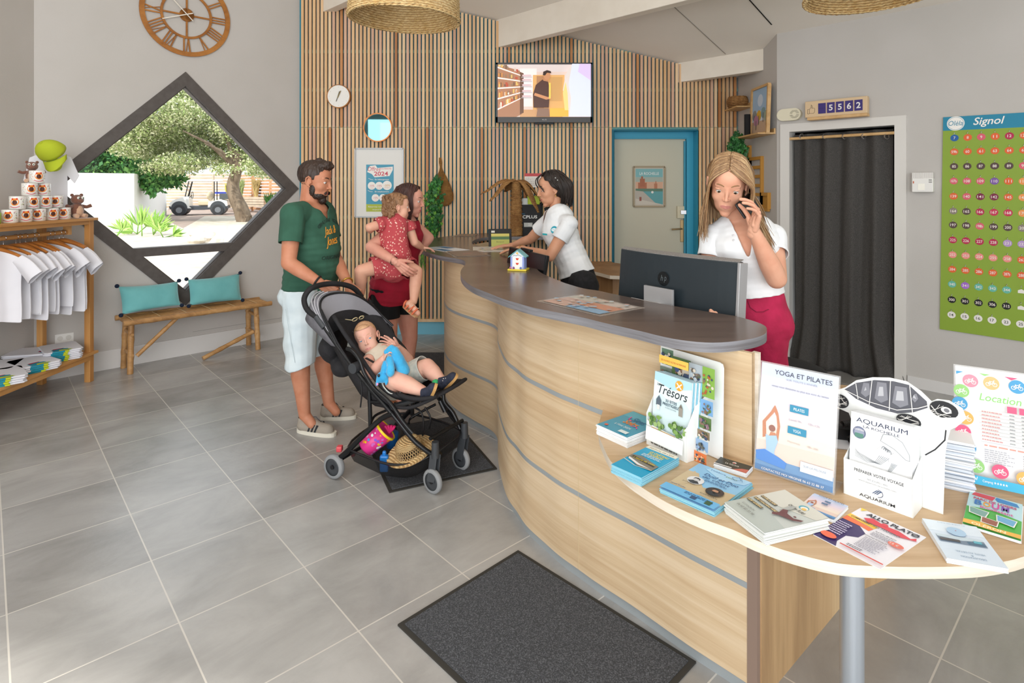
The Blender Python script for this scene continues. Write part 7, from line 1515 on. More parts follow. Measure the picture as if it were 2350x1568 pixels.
mb = MB(); c_ = SP(882, 1065, -.04); mb.box((0, 0, 0), (.045, .03, .085), P('1f78c8', .35), ZM((c_.x, c_.y, .095))); mb.box((0, 0, .05), (.02, .02, .03), P('1f78c8', .35), ZM((c_.x, c_.y, .095))); tag(mb.obj('toy_mould', bevel=.008), 'bright blue toy showing through the basket mesh', 'toy')
mb = MB(); c_ = SP(900, 1000, .16); mb.lathe([(0, 0), (.03, 0), (.036, .08), (.03, .085), (0, .085)], P('1f5f9f', .4), 18, ZM((c_.x, c_.y, .08))); tag(mb.obj('toy_cup'), 'dark blue toy cup behind the straw hat in the basket', 'toy')
mb = MB(); c_ = SP(905, 1035, .0); mb.ball((0, 0, 0), (.05, .06, .018), P('d8208c', .5), 14, M=ZM((c_.x, c_.y, .10))); tag(mb.obj('pink_cloth'), 'magenta cloth between bucket and straw hat in the basket', 'cloth')
M_str_ = weave('straw_weave', 'f7d9a2', 'e0b578', 60, 0)
def straw(nm, c, tl, r, lab, crown=True):
 t = thing(nm, c, lab, 'hat'); B = Matrix.Translation(c) @ Euler(tl).to_matrix().to_4x4()
 mb = MB(); n = 40
 pr = [(r*1.75, .004), (r*1.4, .0), (r*1.02, .004), (r*1.0, r*.45), (r*.93, r*.75), (r*.72, r*.95), (r*.3, r*1.02), (.001, r*1.02)]
 pr = [(p.x, p.z) for p in catmull([(a, 0, b_) for a, b_ in pr], 3)]
 if crown:
  k0 = [i for i, (a, z) in enumerate(pr) if z <= r*.10]; k1 = [i for i, (a, z) in enumerate(pr) if z >= r*.62]
  mb.lathe([pr[i] for i in k0], M_str_, n, B); mb.lathe([pr[i] for i in k1], M_str_, n, B)
  for i in range(34):
   a = 2*math.pi*i/34
   for sg in (1, -1): mb.tube([B @ Vector((r*(1.02-.07*q)*math.cos(a+sg*.28*q), r*(1.02-.07*q)*math.sin(a+sg*.28*q), r*(.03+.65*q))) for q in (0, .33, .66, 1)], .0024, M_str_, 5)
 else: mb.lathe(pr, M_str_, n, B)
 mb.obj('weave', t, smooth=True)
straw('straw_hat', SP(942, 1028, .02)+Vector((0, 0, -.02)), (R(12), R(-16), 0), .072, 'openwork straw hat lying crown up in the pushchair basket')
straw('straw_hat', SP(975, 1022, .14)+Vector((0, 0, -.02)), (R(-10), R(20), 0), .055, 'smaller straw hat tucked behind the larger one in the basket', False)
# ================= man in the green t-shirt =================
sk_m = skinmat('tanned_skin', 'c98d70', 'b87658'); lip_m = mat('lip_rose', 'a8625a', .45)
man = thing('person', flo(735, 985), 'bearded man in green t-shirt and pale shorts pushing the black pushchair', 'person')
mb = MB(); body = MB()
hR, hL = at(690, 668, 3.60), at(738, 664, 3.82); kR, kL = at(690, 815, 3.57), at(742, 800, 3.80); aR, aL = at(699, 952, 3.60), at(755, 925, 3.80)
sR, sL = at(673, 494, 3.50), at(742, 487, 3.84); nb = at(712, 473, 3.68); hip = (hR+hL)/2+Vector((0, 0, .03))
fM = Vector((.93, -.36, 0))
stM = [(0, .165, .125, -.01), (.22, .16, .13, .005), (.45, .165, .135, .01), (.68, .178, .130, .01), (.88, .15, .10, 0)]
fx, l_, u_ = torso_prims(mb, hip, nb, fM, stM)
chain(mb, [sR, nb+Vector((0, 0, -.02)), sL], [.062, .062, .062]); 
Mh_m = head_matrix(at(724, 417, 3.69), (1, -.10, -.20), (.12, 0, 1), 1.03)
rc(mb, nb+Vector((-.01, 0, -.03)), Mh_m @ Vector((-.025, 0, -.045)), .060, .056)
eR, eL = at(662, 604, 3.42), at(768, 590, 3.80); wR, wL = at(738, 652, 3.42), at(800, 655, 3.60)
for s_, e_, w_ in ((sR, eR, wR), (sL, eL, wL)):
 chain(mb, [s_, s_.lerp(e_, .45), e_, e_.lerp(w_, .3), w_], [.056, .052, .043, .043, .027])
for h_, k_, a_ in ((hR, kR, aR), (hL, kL, aL)):
 bk = -fx*.012; chain(mb, [h_, h_.lerp(k_, .5), k_, k_.lerp(a_, .32)+bk, k_.lerp(a_, .65)+bk*.5, a_], [.078, .078, .056, .058, .045, .036])
 rc(mb, a_, a_+Vector((.05, -.01, -.055)), .034, .028)
body.add(*solid(mb, .0055, 4), sk_m, None, True)
add_head(body, Mh_m, sk_m, lip_m, 'man', .0026, 1.05)
hb_ = MB(); hand(hb_, wR, (.85, -.05, -.62), (.2, .75, -.62), 1, 1.0, [(.9, 1.1, .6)]*4, .03, (.3, .8), .6); body.add(*solid(hb_, .0024, 3), sk_m, None, True)
hb_ = MB(); hand(hb_, wL, (.75, -.2, -.6), (0, .6, -.7), -1, .95, [(.9, 1.1, .6)]*4, .03, (.3, .8), .6); body.add(*solid(hb_, .003, 3), sk_m, None, True)
eyes(man, body, Mh_m, sk_m, '5a4634', (1, 0, -.35), .42, '3a281c', .0036)
body.obj('body', man)
hm = hairmat('dark_brown_hair', '3c2a20', '241813')
b = MB(); elp(b, (-.020, 0, .043), (.103, .082, .089)); elp(b, (.030, 0, .105), (.062, .052, .030)); rc(b, (.06, -.02, .118), (.06, .02, .118), .022, .022); rc(b, (.0, 0, .12), (.085, 0, .112), .03, .014)
vf = solid(b, .003, 3, .5, (.003, 130, (1, 1, .25)))
vf = cut(vf, lambda p: (p.z > .070 and p.x > .03 and abs(p.y) < .09 and p.z > .070+.0*(p.x)) or (p.x <= .045 and p.z > .03+.35*max(0, p.x)) or (p.x < -.02 and p.z > -.035-.55*min(0, p.x+.02)*0) or (p.x < .022 and p.x > -.02 and p.z > .0))
MB().add(*vf, hm, Mh_m, True).obj('hair', man)
b = MB(); elp(b, (.033, 0, -.077), (.054, .0535, .038)); elp(b, (.066, 0, -.102), (.026, .028, .027)); elp(b, (.014, .052, -.045), (.020, .012, .042)); elp(b, (.014, -.052, -.045), (.020, .012, .042)); chain(b, [(.088, -.028, -.060), (.094, -.012, -.0425), (.096, 0, -.041), (.094, .012, -.0425), (.088, .028, -.060)], [.007]*5)
vf = solid(b, .0024, 3, .5, (.0022, 260, (1, 1, .5)))
vf = cut(vf, lambda p: not (abs(p.y) < .021 and -.0685 < p.z < -.0475 and p.x > .06) and p.z < -.012-.45*max(0, p.x-.02)+(.03 if p.x < .024 else 0) and not (p.x < .055 and p.z < -.103))
MB().add(*vf, hairmat('dark_beard', '33241b', '1e1510'), Mh_m, True).obj('beard', man)
M_gt = mat('bottle_green_cotton', '35604e', .9, noisec='2d5544', nscale=10, bump=.25, bscale=16)
b = MB(); torso_prims(b, hip-Vector((0, 0, .0)), nb, fM, [(-.30, .185, .155, -.005), (-.15, .183, .152, -.005)]+[(t, w+.004+.012*(t < .3), d+.004+.016*(t < .5), f) for t, w, d, f in stM], .014)
chain(b, [sR, nb+Vector((0, 0, -.03)), sL], [.073, .074, .073])
fro = lambda p: (p-hip).dot(fx)
vf = cut(solid(b, .006, 5, .5, (.012, 7, (1, 1, 2.2))), lambda p: p.z > hip.z-.075+.008*math.sin(p.y*30) and (p-nb-Vector((.045, -.015, .035))).length > .088 and not (p.z > nb.z-.085 and abs((p-nb).dot(l_)) < .05*(p.z-nb.z+.085)/.09 and fro(p) > .03))
tsh = MB().add(*vf, M_gt, None, True)
for s_, e_ in ((sR, eR), (sL, eL)):
 b = MB(); chain(b, [s_+Vector((0, 0, .002)), s_.lerp(e_, .55), s_.lerp(e_, .95)], [.074, .070, .071]); d_ = (e_-s_).normalized(); L_ = (e_-s_).length
 tsh.add(*cut(solid(b, .006, 4, .5, (.008, 14, (1, 1, 1))), lambda p: (p-s_).dot(d_) < L_*.60), M_gt, None, True)
tshirt = tsh.obj('t_shirt', man, solid=.004)
def project_text(parent, pieces, org, xd, yd_, nd, surf_vf, name, lift=.004):
 from mathutils.bvhtree import BVHTree
 bv = BVHTree.FromPolygons([tuple(v) for v in surf_vf[0]], surf_vf[1]); mb = MB()
 for txt, cx, cy, h, w, m, sh_, bo, ro in pieces:
  vs, fs, tw, th = text_polys(txt, sh_, bo); k = h/.72; kx = (w/tw) if w else k; out = []
  for v in vs:
   x, y = v.x*kx, v.y*k; x, y = x*math.cos(ro)-y*math.sin(ro)+cx, x*math.sin(ro)+y*math.cos(ro)+cy
   p = org+xd*x+yd_*y+nd*.35; hit = bv.ray_cast(p, -nd, .8); out.append((hit[0]+nd*lift) if hit[0] is not None else None)
  good = [f for f in fs if all(out[i] is not None for i in f)]; out = [o_ if o_ is not None else Vector() for o_ in out]
  used = sorted({i for f in good for i in f}); mp = {i: j for j, i in enumerate(used)}
  if good: mb.add([out[i] for i in used], [tuple(mp[i] for i in f) for f in good], m)
 return mb.obj(name, parent, solid=.0012)
nd = (fx*.80-l_*.0+Vector((0, -.45, 0))).normalized(); xd = Vector((0, 0, 1)).cross(nd); org = hip.lerp(nb, .62)+fx*.03
surf = ([Vector(v) for v in tsh.v], tsh.f); dkp = P('24372f', .8); org_m = P('f0a032', .7)
pieces = [('Jack &', .045, .04, .05, .10, org_m, .45, .0, .1), ('Jones', .055, -.025, .055, .105, org_m, .45, .0, .1), ('ORIGINALS', .06, -.12, .024, .17, dkp, 0, .0, 0)]
arc = 'GENUINE GOODS'
for i, ch_ in enumerate(arc):
 if ch_ == ' ': continue
 a = R(62-124*i/(len(arc)-1)); pieces.append((ch_, .055-math.sin(a)*.10, math.cos(a)*.07+.04, .020, None, dkp, 0, .01, a*.8))
project_text(man, pieces, org, xd, Vector((0, 0, 1)), nd, surf, 'shirt_print', .006)
M_sh = mat('pale_blue_denim', 'd3dee2', .9, noisec='c6d3d9', nscale=9, bump=.25, bscale=18)
b = MB(); torso_prims(b, hip-Vector((0, 0, .04)), nb, fM, [(0, .160, .125, -.01), (.12, .15, .12, 0)], .008)
for h_, k_, a_ in ((hR, kR, aR), (hL, kL, aL)): chain(b, [h_, h_.lerp(k_, .5), k_+Vector((0, 0, -.02)), k_+Vector((0, 0, -.10))], [.108, .100, .088, .085])
rc(b, hR-fx*.045+Vector((0, 0, -.03)), hL-fx*.045+Vector((0, 0, -.03)), .098, .098)
vf = cut(solid(b, .006, 5, .5, (.013, 8, (1, 1, 1.6))), lambda p: p.z > .435+.02*math.sin(p.x*20) and p.z < hip.z+.0)
MB().add(*vf, M_sh, None, True).obj('shorts', man, solid=.005)
mb = MB(); mb.tube([kR+Vector((-.06, -.085, .30)), kR+Vector((-.02, -.10, .10)), kR+Vector((.0, -.092, -.02))], .0012, P('b4c4cc'), 5); mb.obj('shorts_seam', man)
M_tau = mat('taupe_suede', '9d9488', .9, bump=.2, bscale=200); M_sol = mat('offwhite_rubber', 'dcd7c9', .6); M_str = mat('black_suede_stripe', '22262a', .7); M_lac = mat('grey_laces', '6f6f78', .8)
h1 = flo(683, 990); t1 = h1+Vector((.262, -.075, 0)); shoe(man, h1, t1, upper=M_tau, sole=M_sol, stripes=M_str, lace=M_lac, w=.047)
h2 = flo(735, 962); t2 = h2+Vector((.235, .02, 0)); shoe(man, h2, t2, upper=M_tau, sole=M_sol, stripes=M_str, lace=M_lac, w=.046)
mb = MB(); d_ = (wR-eR).normalized(); c_ = wR-d_*.03; F_ = rot_to(d_).to_4x4(); F_.translation = c_; mb.tube([F_ @ Vector((math.cos(a)*.033, math.sin(a)*.033, 0)) for a in [2*math.pi*i/24 for i in range(24)]], .006, mat('black_silicone', '1c1c1e', .6), 8, closed=True); mb.obj('wristband', man)
mb = MB(); d_ = (wL-eL).normalized(); c_ = wL-d_*.03; F_ = rot_to(d_).to_4x4(); F_.translation = c_; mb.tube([F_ @ Vector((math.cos(a)*.033, math.sin(a)*.033, 0)) for a in [2*math.pi*i/24 for i in range(24)]], .005, mat('gold', 'c9a24a', .3, .9), 8, closed=True); mb.obj('watch', man)
# ================= baby in the pushchair =================
sk_b = skinmat('baby_skin', 'e8b9a4', 'e0a593'); lip_b = mat('baby_lip', 'd8938b', .4)
bab = thing('person', S(-1.95, .13, .43), 'blond baby in beige top and pale shorts reclining in the pushchair holding a blue plush', 'person')
BH = head_matrix(at(842, 778, 3.27), (.14, -.97, .10), (-.34, 0, 1), .80)
body = MB(); mb = MB(); hip = S(-1.955, .125, .478); nb = at(868, 815, 3.25); fB = Vector((.45, -.55, .7))
bR, bL = at(846, 830, 3.17), at(903, 806, 3.31)
torso_prims(mb, hip, nb, fB, [(0, .088, .075, 0), (.4, .085, .075, 0), (.8, .085, .06, 0)]); chain(mb, [bR, nb, bL], [.038, .04, .038]); rc(mb, nb, BH @ Vector((-.02, 0, -.04)), .036, .045)
beR, beL = at(853, 858, 3.12), at(936, 826, 3.26); bwR, bwL = at(880, 824, 3.06), at(912, 797, 3.18)
for a, b, c in ((bR, beR, bwR), (bL, beL, bwL)): chain(mb, [a, b, b.lerp(c, .5), c], [.036, .032, .030, .020])
hpR, hpL = S(-1.95, .06, .46), S(-1.95, .21, .47); knR, knL = at(908, 872, 3.02), at(980, 842, 3.20); anR, anL = at(968, 897, 2.99), at(1012, 874, 3.12)
for a, b, c in ((hpR, knR, anR), (hpL, knL, anL)): chain(mb, [a, a.lerp(b, .5), b, b.lerp(c, .45), c], [.058, .058, .046, .044, .029])
body.add(*solid(mb, .0045, 4), sk_b, None, True)
add_head(body, BH, sk_b, lip_b, 'baby', .0026, .78, .007)
hb_ = MB(); hand(hb_, bwR, (.35, -.3, .85), (.75, .4, -.2), 1, .60, [(.9, 1.0, .6)]*4, .02, (.3, .8), .6); body.add(*solid(hb_, .0018, 3), sk_b, None, True)
hb_ = MB(); hand(hb_, bwL, (-.75, -.25, .55), (-.1, -.9, -.2), 1, .62, [(.15, .25, .15), (.1, .2, .15), (.2, .3, .2), (.3, .4, .2)], .14, (.6, .2), .2); body.add(*solid(hb_, .0018, 3), sk_b, None, True)
eyes(bab, body, BH, sk_b, '6f93ad', (1, .12, -.02), .50, 'd0a684', .0014, lash=False, scale=1.0)
body.obj('body', bab)
b = MB(); elp(b, (-.018, 0, .040), (.0995, .0785, .0865)); elp(b, (.035, 0, .080), (.050, .050, .030)); vf = solid(b, .003, 3, .5, (.0015, 160, (1, 1, .3)))
vf = cut(vf, lambda p: p.z > .075-.0*p.x and p.x > .02 and p.z > .080+.06*abs(p.y)*0 or (p.x <= .03 and p.z > .035+.9*max(0, p.x)) or (p.x < -.03 and p.z > -.03))
MB().add(*vf, hairmat('strawberry_blond_hair', 'cfa27c', 'b98a66'), BH, True).obj('hair', bab)
M_bt = mat('beige_cotton', 'd9cdbb', .9, bump=.2, bscale=30); M_bs = mat('pale_print_cotton', 'dcdcd4', .9, noisec='c3cbc6', nscale=45, bump=.2, bscale=30)
b = MB(); torso_prims(b, hip, nb, fB, [(0, .09, .08, 0), (.4, .089, .079, 0), (.8, .088, .064, 0)], .008); chain(b, [bR.lerp(nb, .25), nb, bL.lerp(nb, .25)], [.043, .046, .043])
ub = (nb-hip).normalized(); vf = cut(solid(b, .005, 4, .5, (.004, 25, (1, 1, 1))), lambda p: (p-nb).length > .052 and (p-bR).length > .040 and (p-bL).length > .040 and (p-hip).dot(ub) > .0)
MB().add(*vf, M_bt, None, True).obj('top', bab, solid=.003)
b = MB()
for a, c in ((hpR, knR), (hpL, knL)): chain(b, [a, a.lerp(c, .6), a.lerp(c, 1.0)], [.070, .068, .066])
elp(b, hip, (.09, .10, .075), axes(fB, ub)); vf = solid(b, .005, 4, .5, (.008, 20, (1, 1, 1)))
vf = cut(vf, lambda p: all(not ((p-a.lerp(c, .92)).dot((c-a).normalized()) > 0 and (p-c).length < .12) for a, c in ((hpR, knR), (hpL, knL))) and (p-hip).dot(ub) < .045)
MB().add(*vf, M_bs, None, True).obj('shorts', bab, solid=.003)
M_nv = mat('navy_soft_leather', '272b3a', .8, noisec='2f3446', nscale=60); M_gum = mat('gum_rubber_sole', 'c79a5e', .6)
def bshoe(heel, toe, up, lab=None):
 s_ = shoe(bab, heel, toe, up, .62, M_nv, M_gum, name='baby_shoe', w=.029)
bshoe(at(990, 914, 2.98), at(1004, 886, 2.90), (-.85, -.1, .3)); bshoe(at(1020, 894, 3.10), at(1052, 862, 3.06), (-.62, -.25, .62))
mb = MB(); mb.ball(at(1000, 880, 3.08), (.022, .014, .022), P('37b06a', .7), 10); mb.obj('green_sock_patch', bab)
mb = MB(); rs = random.Random(3)
for c_ in (at(983, 897, 2.945), at(1018, 876, 3.06)):
 for k in range(9): mb.ball(c_+Vector((rs.uniform(-.018, .018), rs.uniform(-.004, .002), rs.uniform(-.016, .02))), (.003, .002, .003), P('e9dccf', .7), 6)
mb.obj('shoe_print', bab)
mb = MB(); mb.tube(catmull([at(840, 822, 3.12), at(868, 838, 3.08), at(890, 858, 3.08)], 4), .010, M_blk, 8, flat=.3); mb.tube(catmull([at(925, 850, 3.1), at(940, 872, 3.08), at(945, 885, 3.06)], 4), .011, M_blk, 8, flat=.3); mb.obj('harness_buckle_strap', st_)
M_blp = mat('bright_blue_plush', '2f9fd6', .95, noisec='3fb0e2', nscale=12, sheen=.5, bump=.4, bscale=120)
pt_ = thing('plush_toy', at(893, 860, 3.08), 'bright blue floppy plush toy held in the baby\'s hands', 'plush toy')
b = MB(); X_ = lambda u, v, y: at(u, v, y)
chain(b, [X_(905, 805, 3.06), X_(915, 825, 3.04), X_(925, 850, 3.05)], [.024, .030, .036]); chain(b, [X_(888, 808, 3.04), X_(898, 800, 3.06), X_(910, 808, 3.06)], [.016, .02, .02]); chain(b, [X_(893, 825, 3.02), X_(897, 843, 2.99), X_(896, 856, 2.98)], [.018, .020, .022]); chain(b, [X_(884, 835, 3.03), X_(880, 855, 3.0)], [.017, .018]); MB().add(*solid(b, .004, 3, .5, (.003, 40, (1, 1, 1))), M_blp, None, True).obj('plush_body', pt_)
b = MB(); elp(b, X_(878, 866, 3.0), (.032, .028, .030)); rc(b, X_(868, 872, 2.99), X_(864, 884, 2.98), .012, .006); rc(b, X_(888, 874, 2.99), X_(886, 882, 2.98), .010, .006); MB().add(*solid(b, .004, 3), M_blp, None, True).obj('plush_head', pt_)
mb = MB(); mb.ball(X_(869, 862, 2.97), (.007, .004, .009), P('15202c', .3), 10); mb.ball(X_(866, 882, 2.975), (.006, .004, .008), P('d89ac8', .7), 8); mb.obj('plush_eye', pt_)
# ================= mother and toddler =================
sk_w = skinmat('rosy_skin', 'd9a08c', 'cf8f7c'); lip_w = mat('lip_pink', 'b9605f', .45)
mo = thing('person', flo(915, 905), 'brown-haired woman in crimson top and black shorts carrying a toddler at the counter', 'person')
MH = head_matrix(at(941, 462, 4.17), (1, -.12, -.12), (.05, 0, 1), .98)
body = MB(); mb = MB(); mR, mL = at(882, 668, 4.12), at(927, 666, 4.30); hip = (mR+mL)/2+Vector((0, 0, .04)); nb = at(930, 506, 4.20); fW = Vector((.9, -.3, .1))
sR_, sL_ = at(905, 524, 4.04), at(950, 520, 4.34)
stW = [(0, .160, .115, 0), (.25, .135, .10, 0), (.5, .125, .10, .01), (.75, .14, .11, .015), (.92, .12, .085, .0)]
fx, l_, u_ = torso_prims(mb, hip, nb, fW, stW); chain(mb, [sR_, nb-Vector((0, 0, .02)), sL_], [.045, .048, .045]); rc(mb, nb, MH @ Vector((-.02, 0, -.05)), .045, .044)
eR_, eL_ = at(852, 567, 3.84), at(984, 546, 4.38); wR_, wL_ = at(909, 602, 3.72), at(972, 566, 4.32)
for a, b, c in ((sR_, eR_, wR_), (sL_, eL_, wL_)): chain(mb, [a, a.lerp(b, .5), b, b.lerp(c, .35), c], [.046, .046, .040, .037, .024])
qR, qL = at(893, 782, 4.12), at(941, 776, 4.28); gR, gL = at(893, 893, 4.12), at(935, 890, 4.30)
for a, b, c in ((mR, qR, gR), (mL, qL, gL)): chain(mb, [a, a.lerp(b, .5), b, b.lerp(c, .35)-fx*.015, c], [.082, .082, .056, .056, .035]); rc(mb, c, flo(*((c.x*F/c.y+CX), 433+F*1.49/c.y), .03)+Vector((.09, -.02, 0)), .034, .026)
body.add(*solid(mb, .0055, 4), sk_w, None, True); add_head(body, MH, sk_w, lip_w, 'woman', .0028, .9)
hb_ = MB(); hand(hb_, wR_, (.5, .08, -.45), (.1, 1, .1), 1, .92, [(.35, .4, .3)]*4, .06, (.3, .4), .3); body.add(*solid(hb_, .0026, 3), sk_w, None, True)
hb_ = MB(); hand(hb_, wL_, (-.6, -.5, -.15), (0, 0, -1), 1, .9, [(.3, .3, .2)]*4, .06, (.5, .3), .2); body.add(*solid(hb_, .003, 3), sk_w, None, True)
eyes(mo, body, MH, sk_w, '4a3626', (1, 0, -.25), .42, '4a3020', .0022); body.obj('body', mo)
hm = hairmat('dark_auburn_hair', '4c2a22', '2b1613'); b = MB(); elp(b, (-.022, 0, .040), (.106, .083, .094)); vf = cut(solid(b, .0035, 3, .5, (.002, 60, (1, 1, .3))), lambda p: (p.x < .058 and p.z > .055+.6*max(0, p.x-.02)) or (p.x < .018 and p.z > -.02) or (p.x < -.04))
mb = MB().add(*vf, hm, MH, True); rh = random.Random(21); ps = []
for i in range(120):
 s_ = rh.choice((1, -1)); x0 = rh.uniform(-.10, .045); t = rh.random()
 a = Vector((x0, s_*rh.uniform(.01, .05), .126-abs(x0)*.3)); m1 = Vector((x0-.01+.01*t, s_*(.084+.006*t), .03)); m2 = Vector((x0-.01, s_*(.078+.01*t), -.07)); e = Vector((x0*.6-.02+rh.uniform(-.02, .05), s_*(.065+.02*t), -.17-.09*rh.random()))
 if x0 > .02: m2.x += .02
 ps.append([MH @ p for p in (a, m1, m2, e)])
for i in range(60):
 y0 = rh.uniform(-.07, .07); ps.append([MH @ Vector(p) for p in ((-.06, y0*.6, .11), (-.125, y0, .03), (-.12, y0, -.08), (-.10, y0*.9, -.2-.06*rh.random()))])
strands(mb, ps, hm, .009, .002, 5, .6, 9); mb.obj('hair', mo)
M_cr = mat('crimson_jersey', 'a3122f', .85, noisec='930f29', nscale=12, bump=.2, bscale=22)
b = MB(); torso_prims(b, hip, nb, fW, [(-.25, .19, .15, 0)]+[(t, w+.008+.024*(t < .3), d+.008+.026*(t < .3), f) for t, w, d, f in stW], .012)
hemz = lambda p: at(0, 655, 4.2).z-.02 if False else 0
vf = cut(solid(b, .006, 4, .5, (.010, 9, (1, 1, 2))), lambda p: p.z > hip.z-.125+.085*math.exp(-(((p-hip).dot(fx)+.05)/.06)**2) and (p-nb).length > .085 and p.z < nb.z+.0)
mb = MB().add(*vf, M_cr, None, True)
for s_ in (sR_, sL_): mb.tube([s_.lerp(nb, .45)-fx*.09-Vector((0, 0, .10)), s_.lerp(nb, .45)+Vector((0, 0, .045)), s_.lerp(nb, .45)+fx*.09-Vector((0, 0, .09))], .018, M_cr, 8, flat=.4)
mb.obj('top', mo, solid=.003)
M_bk = mat('black_cotton_shorts', '0d0d10', .9); b = MB()
for a, c in ((mR, qR), (mL, qL)): chain(b, [a+Vector((0, 0, .04)), a.lerp(c, .55)], [.100, .094])
vf = cut(solid(b, .006, 4, .5, (.006, 14, (1, 1, 1))), lambda p: p.z > at(900, 724, 4.2).z and p.z < hip.z+.0); MB().add(*vf, M_bk, None, True).obj('shorts', mo, solid=.003)
mb = MB()
for g_ in (gR, gL): p_ = Vector((g_.x, g_.y, .012)); mb.ball(p_+Vector((.06, -.01, 0)), (.12, .045, .012), P('8a5a3c'), 14)
mb.obj('sandals', mo)
def band(fig, w_, e_, r, t, m, nm, off=.02):
 d = (w_-e_).normalized(); F_ = rot_to(d).to_4x4(); F_.translation = w_-d*off; mb = MB(); mb.tube([F_ @ Vector((math.cos(a)*r, math.sin(a)*r, 0)) for a in [2*math.pi*i/20 for i in range(20)]], t, m, 6, closed=True); mb.obj(nm, fig)
band(mo, wR_, eR_, .028, .0028, P('5a3a34'), 'bracelet')
sk_t = skinmat('toddler_skin', 'e2b096', 'd99e86')
to = thing('person', at(905, 640, 3.95), 'curly-haired toddler in dusty red dotted romper held on the woman\'s hip', 'person')
TH = head_matrix(at(913, 477, 3.92), (.92, .30, -.05), (0, 0, 1), .80)
body = MB(); mb = MB(); hip = at(903, 606, 3.90); nb = at(903, 508, 3.93); fT = Vector((.55, .8, 0))
ta, tb = at(872, 515, 3.86), at(938, 520, 3.97)
torso_prims(mb, hip, nb, fT, [(0, .10, .085, 0), (.5, .09, .075, 0), (.9, .085, .06, 0)]); chain(mb, [ta, nb, tb], [.034, .036, .034]); rc(mb, nb, TH @ Vector((-.02, 0, -.05)), .034, .04)
e1, e2 = at(848, 522, 3.82), at(951, 556, 3.98); w1, w2 = at(850, 530, 3.92), at(968, 568, 4.08)
for a, b, c in ((ta, e1, w1), (tb, e2, w2)): chain(mb, [a, b, b.lerp(c, .5), c], [.034, .029, .027, .019])
k1, k2 = at(828, 622, 3.80), at(956, 624, 3.86); f1_, f2_ = at(829, 672, 3.84), at(949, 692, 3.82); h1_, h2_ = at(873, 612, 3.86), at(928, 612, 3.92)
for a, b, c in ((h1_, k1, f1_), (h2_, k2, f2_)): chain(mb, [a, b, b.lerp(c, .45), c], [.058, .042, .040, .025])
body.add(*solid(mb, .0045, 4), sk_t, None, True); add_head(body, TH, sk_t, mat('baby_lip', 'd0807c'), 'baby', .0028, .8, .006)
for w_, d_, n_ in ((w2, (.8, .5, -.15), (0, 0, -1)), (w1, (.3, .8, .2), (0, 0, -1))): hb_ = MB(); hand(hb_, w_, d_, n_, 1, .6, [(.25, .3, .2)]*4, .1, (.5, .3), .2); body.add(*solid(hb_, .002, 3), sk_t, None, True)
for f_, k_, dd in ((f1_, k1, Vector((-.03, -.05, -.045))),): b = MB(); chain(b, [f_, f_+dd*.4, f_+dd*1.5], [.025, .026, .02]); body.add(*solid(b, .003, 3), sk_t, None, True)
ho_, tq_ = at(932, 701, 3.80), at(960, 724, 3.77); uq = Vector((.25, -.1, .3)).normalized()*.02; b = MB(); chain(b, [f2_, ho_+uq+(tq_-ho_)*.1, ho_+uq*.9+(tq_-ho_)*.5, tq_+uq*.5-(tq_-ho_)*.1], [.025, .024, .021, .017]); body.add(*solid(b, .003, 3), sk_t, None, True)
eyes(to, body, TH, sk_t, '4a3626', (1, 0, 0), .3, '9a7350', .0018, lash=False); body.obj('body', to)
ht = hairmat('light_brown_curls', '9c7350', '6f4e34'); b = MB(); elp(b, (-.02, 0, .038), (.105, .083, .092)); rt_ = random.Random(6)
for i in range(70):
 a = rt_.uniform(0, 6.28); z = rt_.uniform(-.075, .11); r_ = math.sqrt(max(0.05, 1-((z-.035)/.095)**2))
 x, y = -.022+.104*r_*math.cos(a), .082*r_*math.sin(a)
 if z < -.02: x, y = -.055+.05*math.cos(a), .07*math.sin(a)
 if x > .03 and z < .09: continue
 if x > -.012 and z < .035: continue
 b.ball((x, y, z), rt_.uniform(.012, .019), _D, 10)
vf = cut(solid(b, .003, 2, .5, (.003, 110, (1, 1, 1))), lambda p: not (p.x > .035 and p.z < .075) and not (p.x > .0 and p.z < .02)); mb = MB().add(*vf, ht, TH, True); ps = []
for i in range(130):
 a = rt_.uniform(1.7, 4.6); z0 = rt_.uniform(-.02, .10); p = Vector((-.022+.108*math.cos(a), .085*math.sin(a), z0)); pts = []
 for k in range(9): q = k/8; pts.append(TH @ (p*(1.0-.10*q)+Vector((.005*math.sin(q*9+i), .005*math.cos(q*9+i*2), -.060*q))))
 mb.tube(pts, .0042, ht, 5)
mb.obj('hair', to)
M_dr = mat('dusty_red_cotton', 'b4474d', .9, bump=.2, bscale=30); b = MB(); torso_prims(b, hip, nb, fT, [(-.08, .105, .09, 0), (.2, .115, .10, 0), (.32, .098, .085, 0), (.5, .10, .085, 0), (.9, .092, .07, 0)], .010)
chain(b, [ta, nb, tb], [.042, .046, .042]); 
for a, c in ((h1_, k1), (h2_, k2)): rc(b, a, a.lerp(c, .28), .08, .076)
for s_, e_ in ((ta, e1), (tb, e2)): rc(b, s_, s_.lerp(e_, .35), .048, .046)
def okd(p):
 if (p-nb-Vector((0, 0, .03))).length < .052: return False
 for s_, e_ in ((ta, e1), (tb, e2)):
  d = (e_-s_).normalized()
  if (p-s_).dot(d) > .030 and (p-s_.lerp(e_, .5)).length < .09: return False
 for a, c in ((h1_, k1), (h2_, k2)):
  d = (c-a).normalized()
  if (p-a).dot(d) > .062 and (p-a.lerp(c, .8)).length < .095: return False
 return True
vf = cut(solid(b, .005, 4, .5, (.007, 22, (1, 1, .5))), okd); MB().add(*vf, M_dr, None, True).obj('romper', to, solid=.003)
from mathutils.bvhtree import BVHTree
bv = BVHTree.FromPolygons([tuple(v) for v in vf[0]], vf[1]); mb = MB(); rd_ = random.Random(31)
